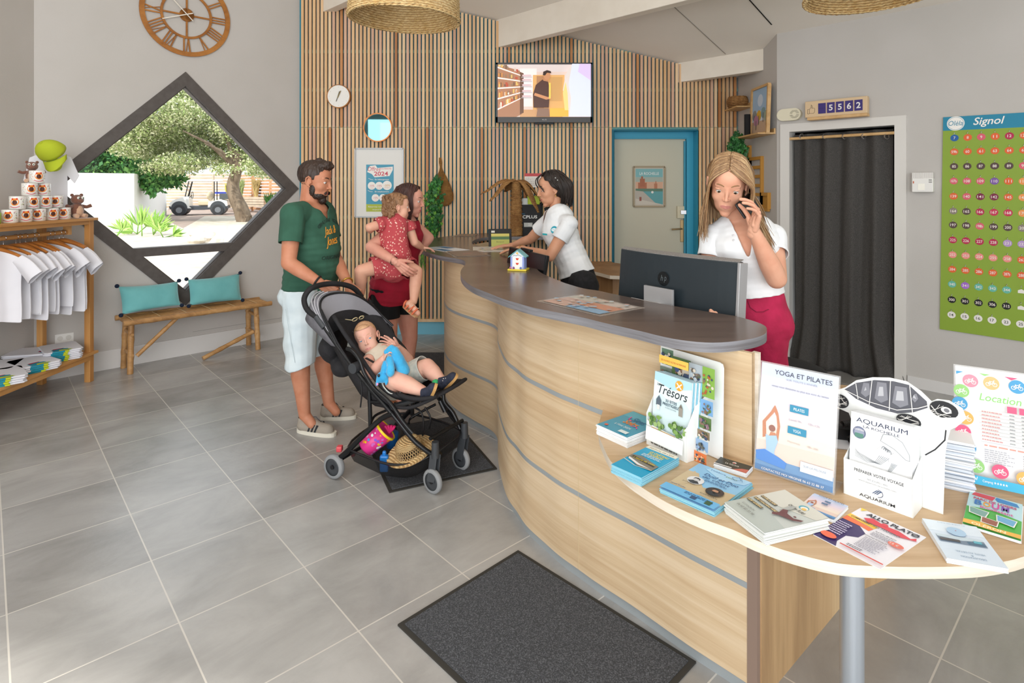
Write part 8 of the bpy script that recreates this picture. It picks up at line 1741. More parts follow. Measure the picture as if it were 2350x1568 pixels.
for i in range(300):
 p = at(rd_.uniform(850, 955), rd_.uniform(500, 635), 3.2); d = (p-Vector((0, 0, H))).normalized(); hit = bv.ray_cast(Vector((0, 0, H)), d)
 if hit[0] is None: continue
 B = rot_to(hit[1] if hit[1].dot(d) < 0 else -hit[1]).to_4x4(); B.translation = hit[0]; a0 = rd_.uniform(0, 6); s_ = rd_.uniform(.0035, .0065)
 mb.add([(math.cos(a0+a)*s_*(1 if k % 2 else .55), math.sin(a0+a)*s_, .0028) for k, a in enumerate([6.283*j/6 for j in range(6)])], [tuple(range(6))], P(rd_.choice(['e8b9a8', 'efcfc0', 'e09a8c']), .8), B)
mb.obj('romper_print', to)
M_sd = P('e2744f', .5); sd_ = thing('sandal', f2_+Vector((0, 0, -.03)), None, None); sd_.parent = to; sd_.location = world(to).inverted() @ (f2_+Vector((0, 0, -.03)))
ho, to_ = at(930, 703, 3.80), at(961, 728, 3.76); dv = (to_-ho).normalized(); up_ = Vector((.45, -.25, .6)); up_ = (up_-dv*up_.dot(dv)).normalized(); Fs = frame(ho, dv, up_.cross(dv)); FS = 1
mb = MB(); mb.prism([(-.005, -.016), (.03, -.022), (.08, -.026), (.105, -.02), (.115, 0), (.105, .02), (.08, .026), (.03, .022), (-.005, .016)], -.010, 0, P('c9a078', .6), Fs); mb.obj('sole', sd_)
mb = MB()
for x in (.02, .05, .08): mb.tube([Fs @ Vector(q) for q in ((x, -.026, 0), (x+.004, -.024, .022), (x+.006, 0, .040), (x+.004, .024, .022), (x, .026, 0))], .0058, M_sd, 8)
mb.tube([Fs @ Vector(q) for q in ((.0, -.02, .0), (-.006, -.02, .03), (-.012, 0, .035), (-.006, .02, .03), (0, .02, 0))], .0058, M_sd, 8)
mb.obj('straps', sd_)
mb = MB()
for x, y, z in ((.05, -.01, .044), (.085, .008, .043), (.02, -.012, .045)): mb.ball(Fs @ Vector((x, y, z)), (.006, .006, .002), P('f6ead8'), 6)
mb.obj('star_studs', sd_)
# ================= dark-haired receptionist =================
M_polo = mat('white_polo_cotton', 'eef0f2', .85, noisec='e4e7ea', nscale=8, bump=.2, bscale=20)
sk_d = skinmat('olive_skin', 'd8a181', 'c98f70'); lip_d = mat('lip_nude', 'b5675c', .45)
rd = thing('person', (.45, 3.85, 0), 'dark-haired receptionist in white polo and black jeans leaning over the far worktop', 'person')
body = MB(); mb = MB(); h1, h2 = at(1338, 655, 3.70), at(1318, 652, 3.98); hip = (h1+h2)/2+Vector((0, 0, .03)); nb = at(1277, 490, 3.92); fD = Vector((-1, -.12, 0))
s1, s2 = at(1306, 514, 3.74), at(1258, 508, 4.10); DH = head_matrix(at(1266, 435, 3.92), (-1, -.16, -.20), (-.10, 0, 1), .97)
stD = [(0, .150, .105, 0), (.25, .125, .09, 0), (.5, .12, .09, .01), (.75, .135, .10, .02), (.92, .12, .085, 0)]
fx, l_, u_ = torso_prims(mb, hip, nb, fD, stD); chain(mb, [s1, nb-Vector((0, 0, .02)), s2], [.046, .048, .046]); rc(mb, nb, DH @ Vector((-.02, 0, -.05)), .044, .044)
e1, e2 = at(1262, 588, 3.72), at(1217, 549, 4.24); w1, w2 = at(1195, 571, 3.96), at(1178, 563, 4.40)
for a, b, c in ((s1, e1, w1), (s2, e2, w2)): chain(mb, [a, a.lerp(b, .5), b, b.lerp(c, .35), c], [.044, .042, .036, .034, .022])
q1, q2 = Vector((h1.x-.05, h1.y+.0, .47)), Vector((h2.x-.05, h2.y, .47)); g1, g2 = Vector((h1.x, h1.y, .09)), Vector((h2.x, h2.y, .09))
for a, b, c in ((h1, q1, g1), (h2, q2, g2)): chain(mb, [a, b, c], [.085, .056, .036]); rc(mb, c, c+Vector((-.12, 0, -.05)), .036, .03)
body.add(*solid(mb, .0055, 4), sk_d, None, True); add_head(body, DH, sk_d, lip_d, 'woman', .0026, .95)
hb_ = MB(); hand(hb_, w1, (-.85, .45, -.12), (0, 0, -1), -1, .92, [(.15, .2, .1)]*4, .08, (.6, .2), .15); hand(hb_, w2, (-1, -.05, -.06), (0, 0, -1), -1, .92, [(.12, .15, .1)]*4, .08, (.6, .2), .15); body.add(*solid(hb_, .0024, 3), sk_d, None, True)
eyes(rd, body, DH, sk_d, '3a281c', (1, 0, -.5), .72, '2a1d16', .0024); body.obj('body', rd)
hm = hairmat('near_black_brown_hair', '2c201a', '150f0c'); b = MB(); elp(b, (-.022, 0, .042), (.107, .086, .094)); elp(b, (-.055, 0, -.01), (.07, .078, .07))
vf = cut(solid(b, .003, 3, .5, (.003, 60, (1, 1, .3))), lambda p: (p.x < .050 and p.z > .050+.5*max(0, p.x-.01)) or (p.x < -.012) )
mb = MB().add(*vf, hm, DH, True); rh = random.Random(11); ps = []
for i in range(190):
 s_ = rh.choice((1, -1)); x0 = rh.uniform(-.105, .03); t = rh.random(); a = Vector((x0*.7, s_*rh.uniform(.004, .045), .134-abs(x0)*.35)); m1 = Vector((x0-.012, s_*(.086+.008*t), .035)); m2 = Vector((x0-.02, s_*(.084+.012*t), -.04)); e = Vector((x0*.8-.018+rh.uniform(-.015, .012), s_*(.062+.018*t), -.095-.035*rh.random()))
 if x0 > -.018: m1.y *= .97; m2 = Vector((x0-.045, s_*.088, -.005)); e = Vector((-.05, s_*.085, -.06))
 ps.append([DH @ p for p in (a, m1, m2, e)])
for i in range(80): y0 = rh.uniform(-.075, .075); ps.append([DH @ Vector(p) for p in ((-.05, y0*.5, .125), (-.128, y0, .035), (-.130, y0, -.05), (-.105, y0*.85, -.115-.03*rh.random()))])
strands(mb, ps, hm, .0075, .0015, 5, .6, 9); ps = []
for i in range(34): s_ = rh.choice((1, -1)); ps.append([DH @ Vector(p) for p in ((.02, s_*.01, .132), (.085, s_*rh.uniform(.012, .04), .095), (.094, s_*rh.uniform(.025, .05), .055), (.068, s_*rh.uniform(.055, .066), .02-.03*rh.random()))])
strands(mb, ps, hm, .0042, .001, 5, .5, 8); mb.obj('hair', rd)
mb = MB()
for i in range(7): mb.ball(DH @ Vector((-.02-.012*i, .092-.002*i, .075-.018*i)), .0042, P('cfd6d2', .2), 8)
mb.obj('hair_clips', rd); mb = MB(); mb.tube([DH @ Vector((.0+.0, .084+.006*math.cos(a), -.045+.012*math.sin(a))) for a in [2*math.pi*i/14 for i in range(14)]], .0012, mat('gold', 'c9a24a'), 5, closed=True); mb.obj('earring', rd)
def polo(fig, hip, nb, st, fdir, shs, els, infl, hem, neck_r, sl_t, vfs=None, v=.0055):
 b = MB(); torso_prims(b, hip, nb, fdir, [(-.12, st[0][1], st[0][2], 0)]+[(t, w+.006, d+.006, f) for t, w, d, f in st], infl); chain(b, [shs[0], nb-Vector((0, 0, .03)), shs[1]], [.056, .056, .056])
 up = (nb-hip).normalized(); f_, l2, u2 = axes(fdir, up)
 def keep(p):
  if (p-hip).dot(up) < hem: return False
  if (p-nb-u2*.045).length < neck_r: return False
  yy = abs((p-nb).dot(l2)); dn = (p-nb).dot(u2)
  return not (dn > -.105 and (p-nb).dot(f_) > .02 and yy < .003+.036*(dn+.105)/.13)
 vf = cut(solid(b, v, 4, .5, (.008, 12, (1, 1, 1.8))), keep); mb = MB().add(*vf, M_polo, None, True)
 for s_, e_ in zip(shs, els):
  b = MB(); chain(b, [s_, s_.lerp(e_, .35), s_.lerp(e_, .8)], [.054, .055, .060]); d_ = (e_-s_).normalized(); L_ = (e_-s_).length
  mb.add(*cut(solid(b, v, 4, .5, (.006, 18, (1, 1, 1))), lambda p: (p-s_).dot(d_) < L_*sl_t), M_polo, None, True)
 mb.obj('polo_shirt', fig, solid=.003); return vf, f_, l2, u2
vf, f_, l2, u2 = polo(rd, hip, nb, stD, fD, (s1, s2), (e1, e2), .012, .035, .070, .50)
def collar(fig, nb, f_, l2, u2, r=.062, drop=.125):
 mb = MB()
 for s_ in (1, -1):
  top = [nb-f_*r*.95+u2*.055+l2*s_*.006, nb-f_*r*.3+l2*s_*r*1.05+u2*.048, nb+f_*r*.7+l2*s_*r*.85+u2*.005, nb+f_*(r+.035)+l2*s_*.028-u2*.05]
  bot = [nb-f_*(r+.028)+u2*.012+l2*s_*.006, nb-f_*r*.3+l2*s_*(r+.040)+u2*.010, nb+f_*(r*.8)+l2*s_*(r+.020)-u2*.030, nb+f_*(r+.040)+l2*s_*.066-u2*.075]
  a, c = catmull(top, 5), catmull(bot, 5); n = len(a); mb.add(a+c, [(i, i+1, n+i+1, n+i) for i in range(n-1)], M_polo, smooth=True)
 mb.obj('collar', fig, solid=.004)
collar(rd, nb, f_, l2, u2)
def on_surface(vf, u, v):
 from mathutils.bvhtree import BVHTree
 bv = BVHTree.FromPolygons([tuple(q) for q in vf[0]], vf[1]); o = Vector((0, 0, H)); d = Vector(((u-CX)/F, 1, -(v-HY)/F)).normalized(); h_ = bv.ray_cast(o, d)
 if h_[0] is None: return None
 n = h_[1] if h_[1].dot(d) < 0 else -h_[1]; x = Vector((0, 0, 1)).cross(n).normalized(); return frame(h_[0]+n*.004, x, n.cross(x))
def badge(fig, vf, u, v, r, nm='chest_logo'):
 M = on_surface(vf, u, v)
 if M is None: return
 mb = MB(); mb.add([(x, y, 0) for x, y in ell_pts(0, 0, r, r*1.1, 20)], [tuple(range(20))], P('2a9bb0'), M); mb.add([(x, y, .0005) for x, y in ell_pts(0, 0, r*.78, r*.5, 16)], [tuple(range(16))], P('e9f2f4'), M); mb.text('Oléla', (0, 0, .001), r*.35, P('2a9bb0'), M, r*1.2, shear=.2); mb.obj(nm, fig, solid=.0015)
badge(rd, vf, 1272, 528, .023)
M = on_surface(vf, 1251, 537)
if M is not None: mb = MB(); c = Card(mb, M @ Matrix.Translation((-.02, -.007, .001)), .045, .016, .001, P('f4f4f4')); c.rect(0, 0, 1, .7, P('23b0bc')); mb.obj('name_badge', rd)
M_bj = mat('black_denim', '141417', .85, noisec='1e1e22', nscale=60); b = MB(); up = (nb-hip).normalized()
torso_prims(b, hip, nb, fD, [(-.1, .155, .11, 0), (.12, .145, .10, 0)], .008)
for a, q, g in ((h1, q1, g1), (h2, q2, g2)): chain(b, [a, q, g+Vector((0, 0, .02))], [.098, .066, .05])
vf2 = cut(solid(b, .006, 4, .5, (.005, 16, (1, 1, 1))), lambda p: (p-hip).dot(up) < .055 and p.z > .06); MB().add(*vf2, M_bj, None, True).obj('jeans', rd, solid=.003)
mb = MB()
for g in (g1, g2): mb.ball((g.x-.08, g.y, .035), (.13, .045, .035), P('2a2a2c'), 14)
mb.obj('shoes', rd)
M = on_surface(vf2, 1281, 622)
if M is not None: MB().ball((0, 0, 0), (.008, .008, .003), mat('brass_button', 'b59a5a', .3, .9), 10, M=M).obj('button', rd)
band(rd, w1, e1, .026, .0016, mat('gold', 'c9a24a'), 'bracelet', .01)
mb = MB(); mb.tube(catmull([nb+u2*.02+l2*.05+f_*.03, nb+f_*.085-u2*.04, nb+f_*.098-u2*.07, nb+f_*.085-u2*.04-l2*.01, nb+u2*.02-l2*.05+f_*.03], 5), .0012, mat('gold', 'c9a24a'), 5); mb.obj('necklace', rd)
# ================= blonde receptionist on the phone =================
sk_l = skinmat('fair_skin', 'e0ab90', 'd4977b'); lip_l = mat('lip_soft_pink', 'c9857a', .45)
rb_ = thing('person', (.98, 2.47, 0), 'blonde receptionist in white polo and raspberry jeans talking on a phone', 'person')
hf = Vector((-.36, -.86, -.40)).normalized(); hu = Vector((-.03, -.35, .95)); hu = (hu-hf*hu.dot(hf)).normalized()
BLH = head_matrix(at(1669, 439, 2.345)-hf*.0745-hu*.008, hf, hu, 1.0)
body = MB(); mb = MB(); h1, h2 = at(1702, 752, 2.50), at(1752, 755, 2.46); hip = (h1+h2)/2+Vector((0, 0, .06)); nb = at(1702, 524, 2.49); fB_ = Vector((-.28, -.95, 0))
s1, s2 = at(1640, 546, 2.50), at(1772, 543, 2.46)
stB = [(0, .140, .105, 0), (.22, .125, .095, 0), (.42, .112, .088, .005), (.62, .125, .095, .015), (.78, .130, .10, .03), (.93, .12, .08, 0)]
fx, l_, u_ = torso_prims(mb, hip, nb, fB_, stB); chain(mb, [s1, nb-Vector((0, 0, .015)), s2], [.047, .046, .047]); rc(mb, nb, BLH @ Vector((-.025, 0, -.055)), .045, .046)
e1, e2 = at(1622, 645, 2.46), at(1782, 640, 2.32); w1, w2 = at(1640, 690, 2.30), at(1729, 528, 2.255)
for a, b, c in ((s1, e1, w1), (s2, e2, w2)): chain(mb, [a, a.lerp(b, .5), b, b.lerp(c, .3), b.lerp(c, .65), c], [.046, .043, .040, .041, .032, .023])
q1, q2 = Vector((h1.x, h1.y, .48)), Vector((h2.x+.02, h2.y-.02, .48)); g1, g2 = Vector((h1.x, h1.y+.03, .09)), Vector((h2.x+.02, h2.y+.03, .09))
for a, b, c in ((h1, q1, g1), (h2, q2, g2)): chain(mb, [a, b, c], [.085, .056, .036]); rc(mb, c, c+Vector((-.03, -.12, -.05)), .036, .03)
body.add(*solid(mb, .0045, 5), sk_l, None, True); add_head(body, BLH, sk_l, lip_l, 'woman', .0021, .88)
hd = Vector((.05, -.38, .90)).normalized(); hb_ = MB(); hand(hb_, w2, hd, (-.97, .05, .12), -1, .90, [(.80, .45, .25), (.78, .48, .28), (.75, .5, .3), (.72, .5, .3)], .09, (.35, .6), .3); body.add(*solid(hb_, .0018, 3), sk_l, None, True)
hb_ = MB(); hand(hb_, w1, (-.1, -.8, -.4), (0, 0, -1), 1, .93); body.add(*solid(hb_, .0028, 3), sk_l, None, True)
eyes(rb_, body, BLH, sk_l, '5b4a35', (1, .05, -.30), .43, '8a6a48', .0026); body.obj('body', rb_)
ph_ = thing('mobile_phone', at(1706, 478, 2.27), 'black mobile phone held to the blonde receptionist\'s ear', 'phone')
pm_, pe_ = at(1698, 486, 2.275), at(1738, 452, 2.40); yd_p = (pe_-pm_).normalized(); pc_ = pm_+yd_p*.0725
Mp_ = frame(pc_, yd_p.cross(Vector((.50, -.72, .42))), yd_p); mb = MB(); mb.box((0, .0, 0), (.068, .145, .009), M_blk, Mp_); mb.obj('handset', ph_, bevel=.006); mb = MB(); mb.box((-.016, .052, -.0055), (.022, .03, .003), P('26282c', .2), Mp_); mb.box((.0, .0, .0048), (.060, .135, .001), P('0a0b0d', .08), Mp_); mb.obj('screen_and_camera', ph_)
hb1, hb2, hb3 = hairmat('honey_blonde_hair', 'b08c64', '755537', '95714c'), hairmat('light_blonde_hair', 'c8ab82', '977650', 'b3926a'), hairmat('dark_blonde_root', '8a6848', '5f442e')
b = MB(); elp(b, (-.024, 0, .040), (.105, .080, .093)); elp(b, (-.06, 0, -.06), (.055, .072, .10)); vf = cut(solid(b, .003, 4, .5, (.0015, 60, (1, 1, .3))), lambda p: (p.x < .052 and p.z > .062+.3*abs(p.x)) or (p.x < -.0 and p.z > .0) or p.x < -.025)
mbs = {hb1: MB().add(*vf, hb1, BLH, True), hb2: MB(), hb3: MB()}; rh = random.Random(77); W_ = BLH
def dn(p, d): return W_ @ Vector(p)
dwn = Vector((0, 0, -1))
for i in range(620):
 s_ = 1 if i % 2 else -1; x0 = rh.uniform(-.115, .060) if i > 170 else rh.uniform(.010, .066); t = rh.random(); zt = .040+.094*math.sqrt(max(.02, 1-((x0+.024)/.107)**2))
 a = W_ @ Vector((x0, s_*rh.uniform(.001, .012), zt)); fr = max(0, (x0+.0)/.06)
 m0 = W_ @ Vector((x0+.004+.008*fr, s_*(.052+.006*t), zt-.020-.012*fr)); m1 = W_ @ Vector((x0+.002+.010*fr, s_*(.085+.010*t), .020+.01*t)); m2 = W_ @ Vector((x0*.9+.010*fr, s_*(.088+.014*t), -.055))
 L_ = rh.uniform(.11, .18)*(.82 if s_ < 0 else 1); yk = .80 if s_ < 0 else 1.04; m1, m2 = [W_ @ Vector((q.x, q.y*yk, q.z)) for q in (W_.inverted() @ m1, W_.inverted() @ m2)]; m3 = m2+Vector((s_*-.0, 0, 0))+(W_.to_3x3() @ Vector((-.004, s_*(.006+.012*t), 0)))+dwn*L_*.55; e = m3+(W_.to_3x3() @ Vector((rh.uniform(-.02, .008), s_*rh.uniform(-.008, .016), 0)))+dwn*L_*.6
 if s_ > 0: m3 = m3+(W_.to_3x3() @ Vector((.012, .020, 0))); e = e+(W_.to_3x3() @ Vector((.03, .050, 0)))
 m_ = hb2 if rh.random() < .33 else (hb1 if rh.random() < .62 else hb3)
 strands(mbs[m_], [[a, m0, m1, m2, m3, e]], m_, .0044, .001, 5, .5, 14)
for i in range(90):
 y0 = rh.uniform(-.08, .08); m_ = rh.choice((hb1, hb2, hb3)); p = [W_ @ Vector(q) for q in ((-.05, y0*.3, .125), (-.125, y0, .04), (-.125, y0, -.06))]; q = p[2]+dwn*.10; strands(mbs[m_], [p+[q, q+dwn*rh.uniform(.04, .08)]], m_, .008, .001, 5, .5, 12)
hair = MB()
for m_, q in mbs.items(): hair.add(q.v, q.f, m_, None, True)
hair.obj('hair', rb_)
vf, f_, l2, u2 = polo(rb_, hip, nb, stB, fB_, (s1, s2), (e1, e2), .012, .085, .068, .46, v=.0048); collar(rb_, nb, f_, l2, u2, .060); badge(rb_, vf, 1724, 538, .018)
mb = MB()
for (u, v) in ((1683, 541), (1684, 552)):
 M = on_surface(vf, u, v)
 if M is not None: mb.ball((0, 0, 0), (.0045, .0045, .002), P('d9d9dc', .3), 8, M=M)
if mb.v: mb.obj('buttons', rb_)
M_rj = mat('raspberry_denim', 'bb2350', .85, noisec='a91d46', nscale=18, bump=.25, bscale=60); b = MB(); up = (nb-hip).normalized()
torso_prims(b, hip, nb, fB_, [(-.15, .150, .11, 0), (0, .140, .105, 0), (.14, .130, .10, 0), (.25, .122, .095, 0)], .008)
for a, q, g in ((h1, q1, g1), (h2, q2, g2)): chain(b, [a, q, g+Vector((0, 0, .02))], [.096, .068, .062])
vf2 = cut(solid(b, .0055, 5, .5, (.006, 14, (1, 1, 1))), lambda p: (p-hip).dot(up) < .115 and p.z > .06); MB().add(*vf2, M_rj, None, True).obj('jeans', rb_, solid=.003)
mb = MB(); pts = []
for (u, v) in ((1716, 690), (1722, 706), (1735, 716), (1750, 716), (1763, 710)):
 M = on_surface(vf2, u, v)
 if M is not None: pts.append(M.translation.copy())
if len(pts) > 2: mb.tube(pts, .0018, P('8f1c3f', .8), 5)
pts = []
for u in (1690, 1705, 1720, 1738, 1755, 1765):
 M = on_surface(vf2, u, 690-.15*(u-1690)*.0)
 if M is not None: pts.append(M.translation.copy())
if mb.v: mb.obj('pocket_seam', rb_)
mb = MB()
for g in (g1, g2): mb.ball((g.x-.02, g.y-.07, .035), (.045, .13, .035), P('dfdfdc'), 14)
mb.obj('shoes', rb_)
# ================= outdoors beyond the diamond window =================
def gz(x, y): return .3
M_gr = mat('pale_gravel', 'cfc6b8', .95, noisec='b5aa9a', nscale=3, detail=8, bump=.4, bscale=30); M_bx = mat('pinkish_brown_drive', 'a8978c', .95, noisec='94837a', nscale=2.5, detail=8)
o = MB().add([(-34, 9.0, .3), (-8, 5.0, .3), (-3.7, 6.2, .3), (-3.0, 7.2, .3), (-3.6, 9, .3), (-3, 44, .3), (-40, 44, .3)], [tuple(range(7))], M_gr).obj('ground'); tag(o, kind='structure')
dp = [flo(u, v, .302) for u, v in ((420, 524), (470, 496), (600, 496), (640, 478), (640, 470), (390, 470), (378, 494), (395, 512))]
o = MB().add([tuple(p) for p in dp], [tuple(range(8))], M_bx).obj('ground'); tag(o, kind='structure')
M_ww = mat('white_render_wall', 'f0eee9', .9)
a, b, c_ = at(140, 433, 18.2), at(308, 433, 20.0), at(382, 433, 26.5)
mb = MB()
for p, q, z1_, z2_ in ((a, b, 2.02, 2.04), (b, c_, 2.04, 1.92)):
 n_ = Vector((-(q-p).y, (q-p).x, 0)).normalized()*.2; v_ = [Vector((p.x, p.y, .3)), Vector((q.x, q.y, .3)), Vector((q.x, q.y, z2_)), Vector((p.x, p.y, z1_))]; mb.add(v_+[w+n_ for w in v_], [(0, 1, 2, 3), (4, 7, 6, 5), (3, 2, 6, 7), (1, 5, 6, 2), (0, 3, 7, 4)], M_ww)
tag(mb.obj('garden_wall'), 'tall plain white rendered garden wall outside the window', 'wall')
M_fen = wood('weathered_fence', 'c9b9a4', 'a8957e', 0, 1, .8, .2); M_fo = wood('orange_fence', 'd0a27c', 'b5835c', 0, 1, .8, .2)
def fence(u0, u1, Y0, Y1, zt, n, m, lab):
 t = thing('slat_fence', at((u0+u1)/2, 433, (Y0+Y1)/2)*1.0, lab, 'fence', 'timber fence runs beyond the garden'); t.location.z = .3; p, q = at(u0, 433, Y0), at(u1, 433, Y1)
 mb = MB()
 for i in range(12): z = .45+(zt-.5)*i/11; mb.bar((p.x, p.y, z), (q.x, q.y, z), .03, (zt-.4)/11*.72, m)
 mb.obj('slats', t)
 for i in range(n+1): k = p.lerp(q, i/n); MB().box((k.x, k.y, (zt+.3)/2+.0), (.1, .1, zt-.25), m).obj('post', t)
fence(378, 545, 34, 34, 2.35, 3, M_fen, 'weathered grey slatted timber fence behind the golf buggy')
fence(545, 668, 34, 27, 2.3, 3, M_fo, 'orange-brown slatted timber fence to the right of the tree')
def leafcloud(blobs, n, size, mats_, rnd, name, parent, down=0.):
 vs = []; fs = []; mi = []
 w_ = [b_[1][0]*b_[1][1]*b_[1][2] for b_ in blobs]; tot = sum(w_); k = 0
 mb = MB(); per = {m: ([], []) for m in mats_}
 for (c, r), w in zip(blobs, w_):
  for i in range(int(n*w/tot)):
   d = Vector((rnd.gauss(0, 1), rnd.gauss(0, 1), rnd.gauss(0, 1))).normalized(); q = rnd.random()**.38; p = Vector(c)+Vector((d.x*r[0], d.y*r[1], d.z*r[2]))*q
   m = rnd.choice(mats_); V_, F_ = per[m]
   for l_ in range(2):
    a = Vector((rnd.gauss(0, 1), rnd.gauss(0, 1), rnd.gauss(0, 1)-down)).normalized(); b = a.cross(Vector((rnd.gauss(0, 1), rnd.gauss(0, 1), rnd.gauss(0, 1)))).normalized(); s = size*rnd.uniform(.6, 1.4); j = len(V_); p2 = p+Vector((rnd.uniform(-1, 1), rnd.uniform(-1, 1), rnd.uniform(-1, 1)))*size
    V_ += [p2, p2+a*s*.5+b*s*.3, p2+a*s*1.1, p2+a*s*.5-b*s*.3]; F_.append((j, j+1, j+2, j+3))
 for m, (V_, F_) in per.items():
  if V_: mb.add(V_, F_, m)
 return mb.obj(name, parent)
def leafm(nm, c):
 m = mat(nm, c, .7); b = m.node_tree.nodes['Principled BSDF']; b.inputs['Transmission Weight'].default_value = 0; return m
L1 = [leafm('oak_leaf_%d' % i, c) for i, c in enumerate(('9fac70', 'b8be8c', '829556', 'd0d0ac'))]; L2 = [leafm('fresh_leaf_%d' % i, c) for i, c in enumerate(('4f8a3e', '3a7038', '78a858'))]; L3 = [leafm('dark_leaf_%d' % i, c) for i, c in enumerate(('2f5c34', '3f7240'))]
M_bark = mat('grey_brown_bark', '8a7a68', .95, noisec='6a5a4a', nscale=6, nstretch=(1, 1, .3), bump=.8, bscale=12); ro = random.Random(15)
tr = thing('tree', flo(562, 508, .3), 'leaning evergreen oak with broad pale crown outside the window', 'tree')
TY = 21.5; tp = [at(570, 512, TY), at(561, 505, TY), at(553, 480, TY), at(544, 462, TY), at(536, 440, TY), at(535, 420, TY), at(541, 400, TY), at(545, 375, TY), at(538, 345, TY)]; tp[0].z = .28
MB().tube(catmull(tp, 3), [.30-.006*i for i in range(25)][:len(catmull(tp, 3))], M_bark, 12).obj('trunk', tr)
mb = MB()
for (u, v, y) in ((470, 330, 20.5), (420, 300, 20), (560, 330, 22), (500, 270, 21), (600, 380, 22)): mb.tube([at(541, 385, TY), at((541+u)/2, (360+v)/2, (TY+y)/2), at(u, v, y)], [.10, .06, .02], M_bark, 8)
mb.obj('branches', tr)
bl = []
for (u, v, ru, rv_) in ((440, 215, 60, 40), (390, 260, 70, 40), (470, 280, 70, 45), (330, 300, 70, 38), (400, 325, 70, 40), (300, 335, 45, 25), (480, 340, 60, 35), (540, 300, 55, 40), (560, 355, 40, 25), (345, 350, 50, 25), (420, 375, 55, 25), (370, 385, 40, 15), (505, 375, 25, 15), (590, 385, 28, 22), (600, 345, 25, 25), (520, 390, 16, 12), (580, 320, 40, 30), (470, 225, 40, 40), (620, 400, 14, 12)):
 k = TY/F; bl.append((at(u, v, TY+ro.uniform(-1.2, 1.0)), (ru*k*.92, 1.1, rv_*k*.92)))
leafcloud(bl, 30000, .085, L1, ro, 'crown', tr)
hz_ = thing('tree', Vector((-15.5, 24, .3)), 'dark green tree rising behind the white garden wall', 'tree'); k = 24/F
leafcloud([(at(215, 372, 24), (60*k, .9, 40*k)), (at(270, 360, 24), (60*k, .9, 45*k)), (at(190, 395, 23), (30*k, .7, 18*k))], 6500, .17, L2+L3, ro, 'crown', hz_); MB().cone(at(240, 433, 24)+Vector((0, 0, -1.2)), at(240, 370, 24), .2, .14, M_bark).obj('trunk', hz_)
vn = thing('climbing_vine', at(355, 400, 21), 'bright green leafy vine hanging over the end of the white wall', 'vine'); k = 21.5/F
leafcloud([(at(335, 395, 21), (32*k, .4, 22*k)), (at(360, 410, 21.5), (28*k, .4, 20*k)), (at(385, 402, 22), (28*k, .4, 20*k)), (at(348, 428, 21), (12*k, .2, 18*k)), (at(400, 410, 22), (16*k, .3, 12*k))], 1300, .17, L2, ro, 'foliage', vn, .8)
def grass(u, v0, v1, Y, w, n, m, lab, nm='ornamental_grass'):
 t = thing(nm, at(u, v0, Y), lab, 'plant'); mb = MB(); k = Y/F
 for i in range(n):
  p = at(u+ro.uniform(-w*.3, w*.3), v0, Y+ro.uniform(-.2, .2)); q = at(u+ro.uniform(-w, w), v1+ro.uniform(0, (v0-v1)*.35), Y+ro.uniform(-.3, .3)); mm = (p+q)/2+Vector((0, 0, .1)); mb.tube([p, mm, q], [.022, .018, .006], m, 3)
 mb.obj('blades', t)
grass(553, 452, 408, 31, 10, 130, L1[0], 'tall green grass in the left planter beyond the tree'); grass(588, 452, 408, 30.5, 12, 150, leafm('straw_grass', 'b8a068'), 'tall straw-coloured grass in the right planter beyond the tree')
grass(521, 455, 420, 31, 6, 70, leafm('yellow_grass', 'c8c05a'), 'yellow-green grass left of the tree trunk'); grass(625, 492, 440, 23, 22, 160, L2[0], 'green strappy plant at the right corner of the diamond window', 'strappy_plant')
pl_ = thing('wooden_planter', at(566, 474, 31), 'long pale wooden planter beyond the tree trunk', 'planter'); p, q = at(522, 474, 31), at(615, 473, 29.5); mb = MB()
for i in range(4): z = p.z+.08+.13*i; mb.bar((p.x, p.y, z), (q.x, q.y, z), .5, .11, M_fen)
mb.obj('boards', pl_)
tag(MB().box(tuple(at(505, 464, 31.5)), (.5, .5, .5), mat('pale_stone', 'd8cdb8', .9)).obj('stone_block', bevel=.03), 'pale stone block between golf buggy and planter', 'block')
M_yu = [leafm('palm_leaf_a', '9cc25e'), leafm('palm_leaf_b', 'b8d27c'), leafm('palm_leaf_c', '7ca848')]
def fan(u, v, Y, s, n, rnd, lab, lean=0.):
 t = thing('fan_palm', at(u, v, Y), lab, 'plant', 'low spiky palms in the gravel bed'); mb = MB(); o = at(u, v, Y)
 for h in range(n):
  a0 = R(90+lean+rnd.uniform(-60, 60)) if n > 1 else R(90+lean); st = o+Vector((math.cos(a0)*s*.35, rnd.uniform(-.2, .2), math.sin(a0)*s*.35)); mb.tube([o, st], .012, M_yu[2], 5)
  for i in range(13):
   a = a0+R(-58+116*i/12)*(.35 if n == 1 else 1); L_ = s*rnd.uniform(.6, .8); e = st+Vector((math.cos(a)*L_, rnd.uniform(-.15, .15), math.sin(a)*L_)); sd = Vector((-math.sin(a), .3, math.cos(a)))*.028; m_ = (st+e)/2; mb.add([st, m_+sd, e, m_-sd], [(0, 1, 2, 3)], rnd.choice(M_yu))
 mb.obj('fronds', t, solid=.004)
fan(315, 537, 15.5, .62, 3, ro, 'spiky palm at the left of the gravel bed', 25); fan(326, 542, 14.6, .72, 1, ro, 'upright spiky palm blade in the middle of the gravel bed'); fan(352, 539, 15.2, .62, 3, ro, 'spiky palm at the right of the gravel bed', -25); fan(268, 541.5, 15, .42, 2, ro, 'small low palm nearest the white wall', 30); fan(375, 546, 14.6, .42, 2, ro, 'small pale palm leaning right in the gravel bed', -40)
M_rk = mat('pale_limestone', 'd8d0c2', .95, noisec='b8ad9c', nscale=4, bump=.8, bscale=8)
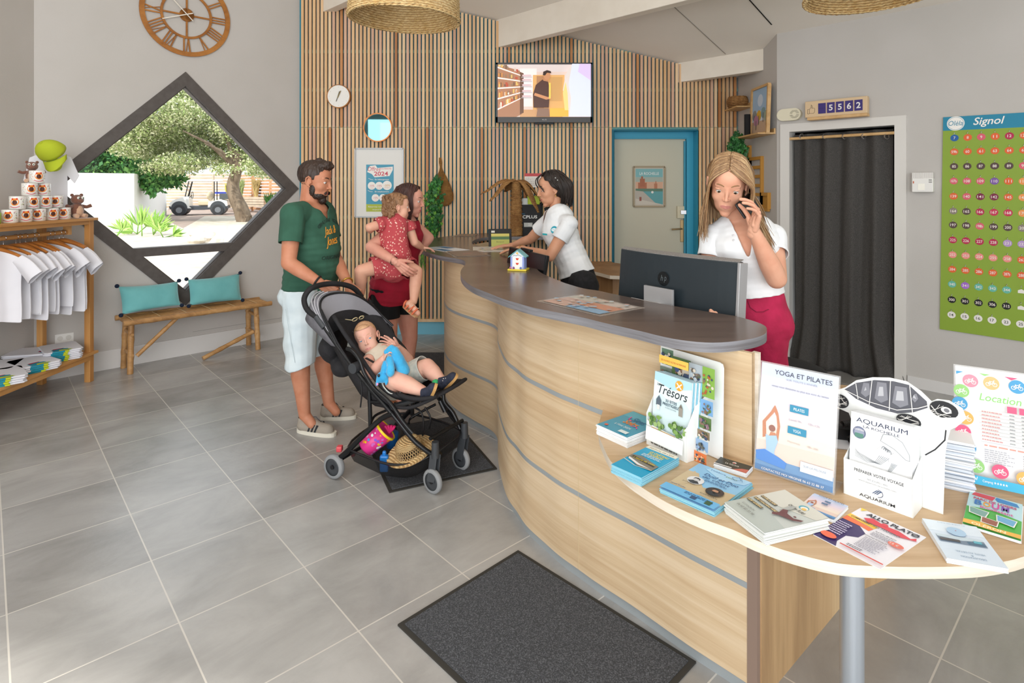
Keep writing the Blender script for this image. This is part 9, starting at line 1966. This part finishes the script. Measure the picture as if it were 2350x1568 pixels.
rpx = [(460, 538, .28), (478, 545, .25), (498, 540, .34), (520, 545, .30), (540, 536, .30), (508, 556, .26), (485, 530, .22), (556, 528, .26), (530, 556, .24), (455, 550, .2)]
for i, (u, v, r) in enumerate(rpx):
 p = flo(u, v+8, .3); mb = MB(); mb.ball((0, 0, 0), (r, r*.8, r*.6), M_rk, 12); mb.v = [q*(1+.35*noise.noise(q*4+Vector((i*3, 0, 0))))+Vector((p.x, p.y, .3+r*.3)) for q in mb.v]
 tag(mb.obj('rock', smooth=False), 'pale limestone rock in the gravel bed at the lower right of the window', 'rock', 'pale rocks in the gravel bed')
gc = thing('golf_buggy', flo(462, 494, .3), 'white golf buggy with dark trim parked outside beyond the gravel', 'golf buggy')
gp = flo(461, 493, .3); G = ZM(gp, R(200)); M_gw = mat('white_gelcoat', 'f2f2f0', .25); M_gd = mat('dark_grey_trim', '4a4f55', .5); M_tan = mat('beige_vinyl_seat', 'd8c8a8', .5)
side = lambda pts, w0, w1, m, mb: mb.prism(pts, -w1, w1, m, G @ Matrix(((1, 0, 0, 0), (0, 0, 1, 0), (0, 1, 0, 0), (0, 0, 0, 1))))
mb = MB(); side([(1.12, .35), (1.20, .55), (1.05, .70), (.55, .86), (.42, .84), (.40, .40), (.30, .32), (.9, .32)], 0, .52, M_gw, mb); side([(-.35, .35), (-.38, .62), (-.9, .72), (-1.15, .66), (-1.18, .42), (-1.0, .38)], 0, .50, M_gw, mb); mb.obj('body', gc, bevel=.05)
mb = MB(); side([(1.18, .28), (1.22, .42), (-1.2, .42), (-1.2, .30), (-.2, .24), (.5, .24)], 0, .50, M_gd, mb)
for x in (.80, -.78): mb.cone(G @ Vector((x, -.54, .32)), G @ Vector((x, .54, .32)), .33, .33, M_gd, 20)
mb.obj('lower_trim', gc, bevel=.02)
for x in (.80, -.78):
 for y in (.50, -.50):
  t = thing('wheel', G @ Vector((x, y, .24)), None, None); t.parent = gc; t.location = world(gc).inverted() @ (G @ Vector((x, y, .24)))
  MB().cone(G @ Vector((x, y-.09, .24)), G @ Vector((x, y+.09, .24)), .24, .24, mat('black_tyre', '3a3c40', .8), 22).obj('tyre', t, bevel=.03); MB().cone(G @ Vector((x, y-.10, .24)), G @ Vector((x, y+.10, .24)), .13, .13, mat('grey_rim', '8a8f96', .4, .5), 16).obj('rim', t)
mb = MB(); mb.box((-.20, 0, .55), (.50, .95, .22), M_tan, G); mb.obj('seat', gc, bevel=.05); mb = MB()
for y in (.24, -.24): mb.ball(G @ Vector((-.40, y, .88)), (.09, .22, .20), M_tan, 14)
mb.obj('backrest', gc)
mb = MB(); mb.box((-.10, 0, 1.58), (1.55, 1.05, .06), M_gw, G); mb.obj('roof', gc, bevel=.02)
for x0, x1 in ((.62, .42), (-.62, -.62)):
 for y in (.48, -.48): MB().tube([G @ Vector((x0, y, .62)), G @ Vector((x1, y, 1.56))], .022, P('22262a', .4), 8).obj('roof_post', gc)
MB().add([G @ Vector(q) for q in ((.60, -.47, .80), (.60, .47, .80), (.43, .47, 1.54), (.43, -.47, 1.54))], [(0, 1, 2, 3)], M_glass).obj('windscreen', gc)
mb = MB(); mb.tube([G @ Vector((.32+.02*math.cos(a), .24+.15*math.cos(a), .92+.15*math.sin(a))) for a in [2*math.pi*i/16 for i in range(16)]], .013, P('22262a', .4), 6, closed=True); mb.tube([G @ Vector((.55, .24, .68)), G @ Vector((.33, .24, .92))], .015, P('22262a', .4), 6); mb.obj('steering_wheel', gc)
mb = MB(); mb.box((-1.18, 0, .86), (.7, .95, .26), P('5a5f60', .6), G); mb.obj('cargo_box', gc, bevel=.01); mb = MB(); mb.box((-.85, .1, 1.02), (.45, .4, .08), P('3f50c0', .4), G); tag(mb.obj('blue_crate'), 'small blue crate on the rear of the golf buggy', 'crate')
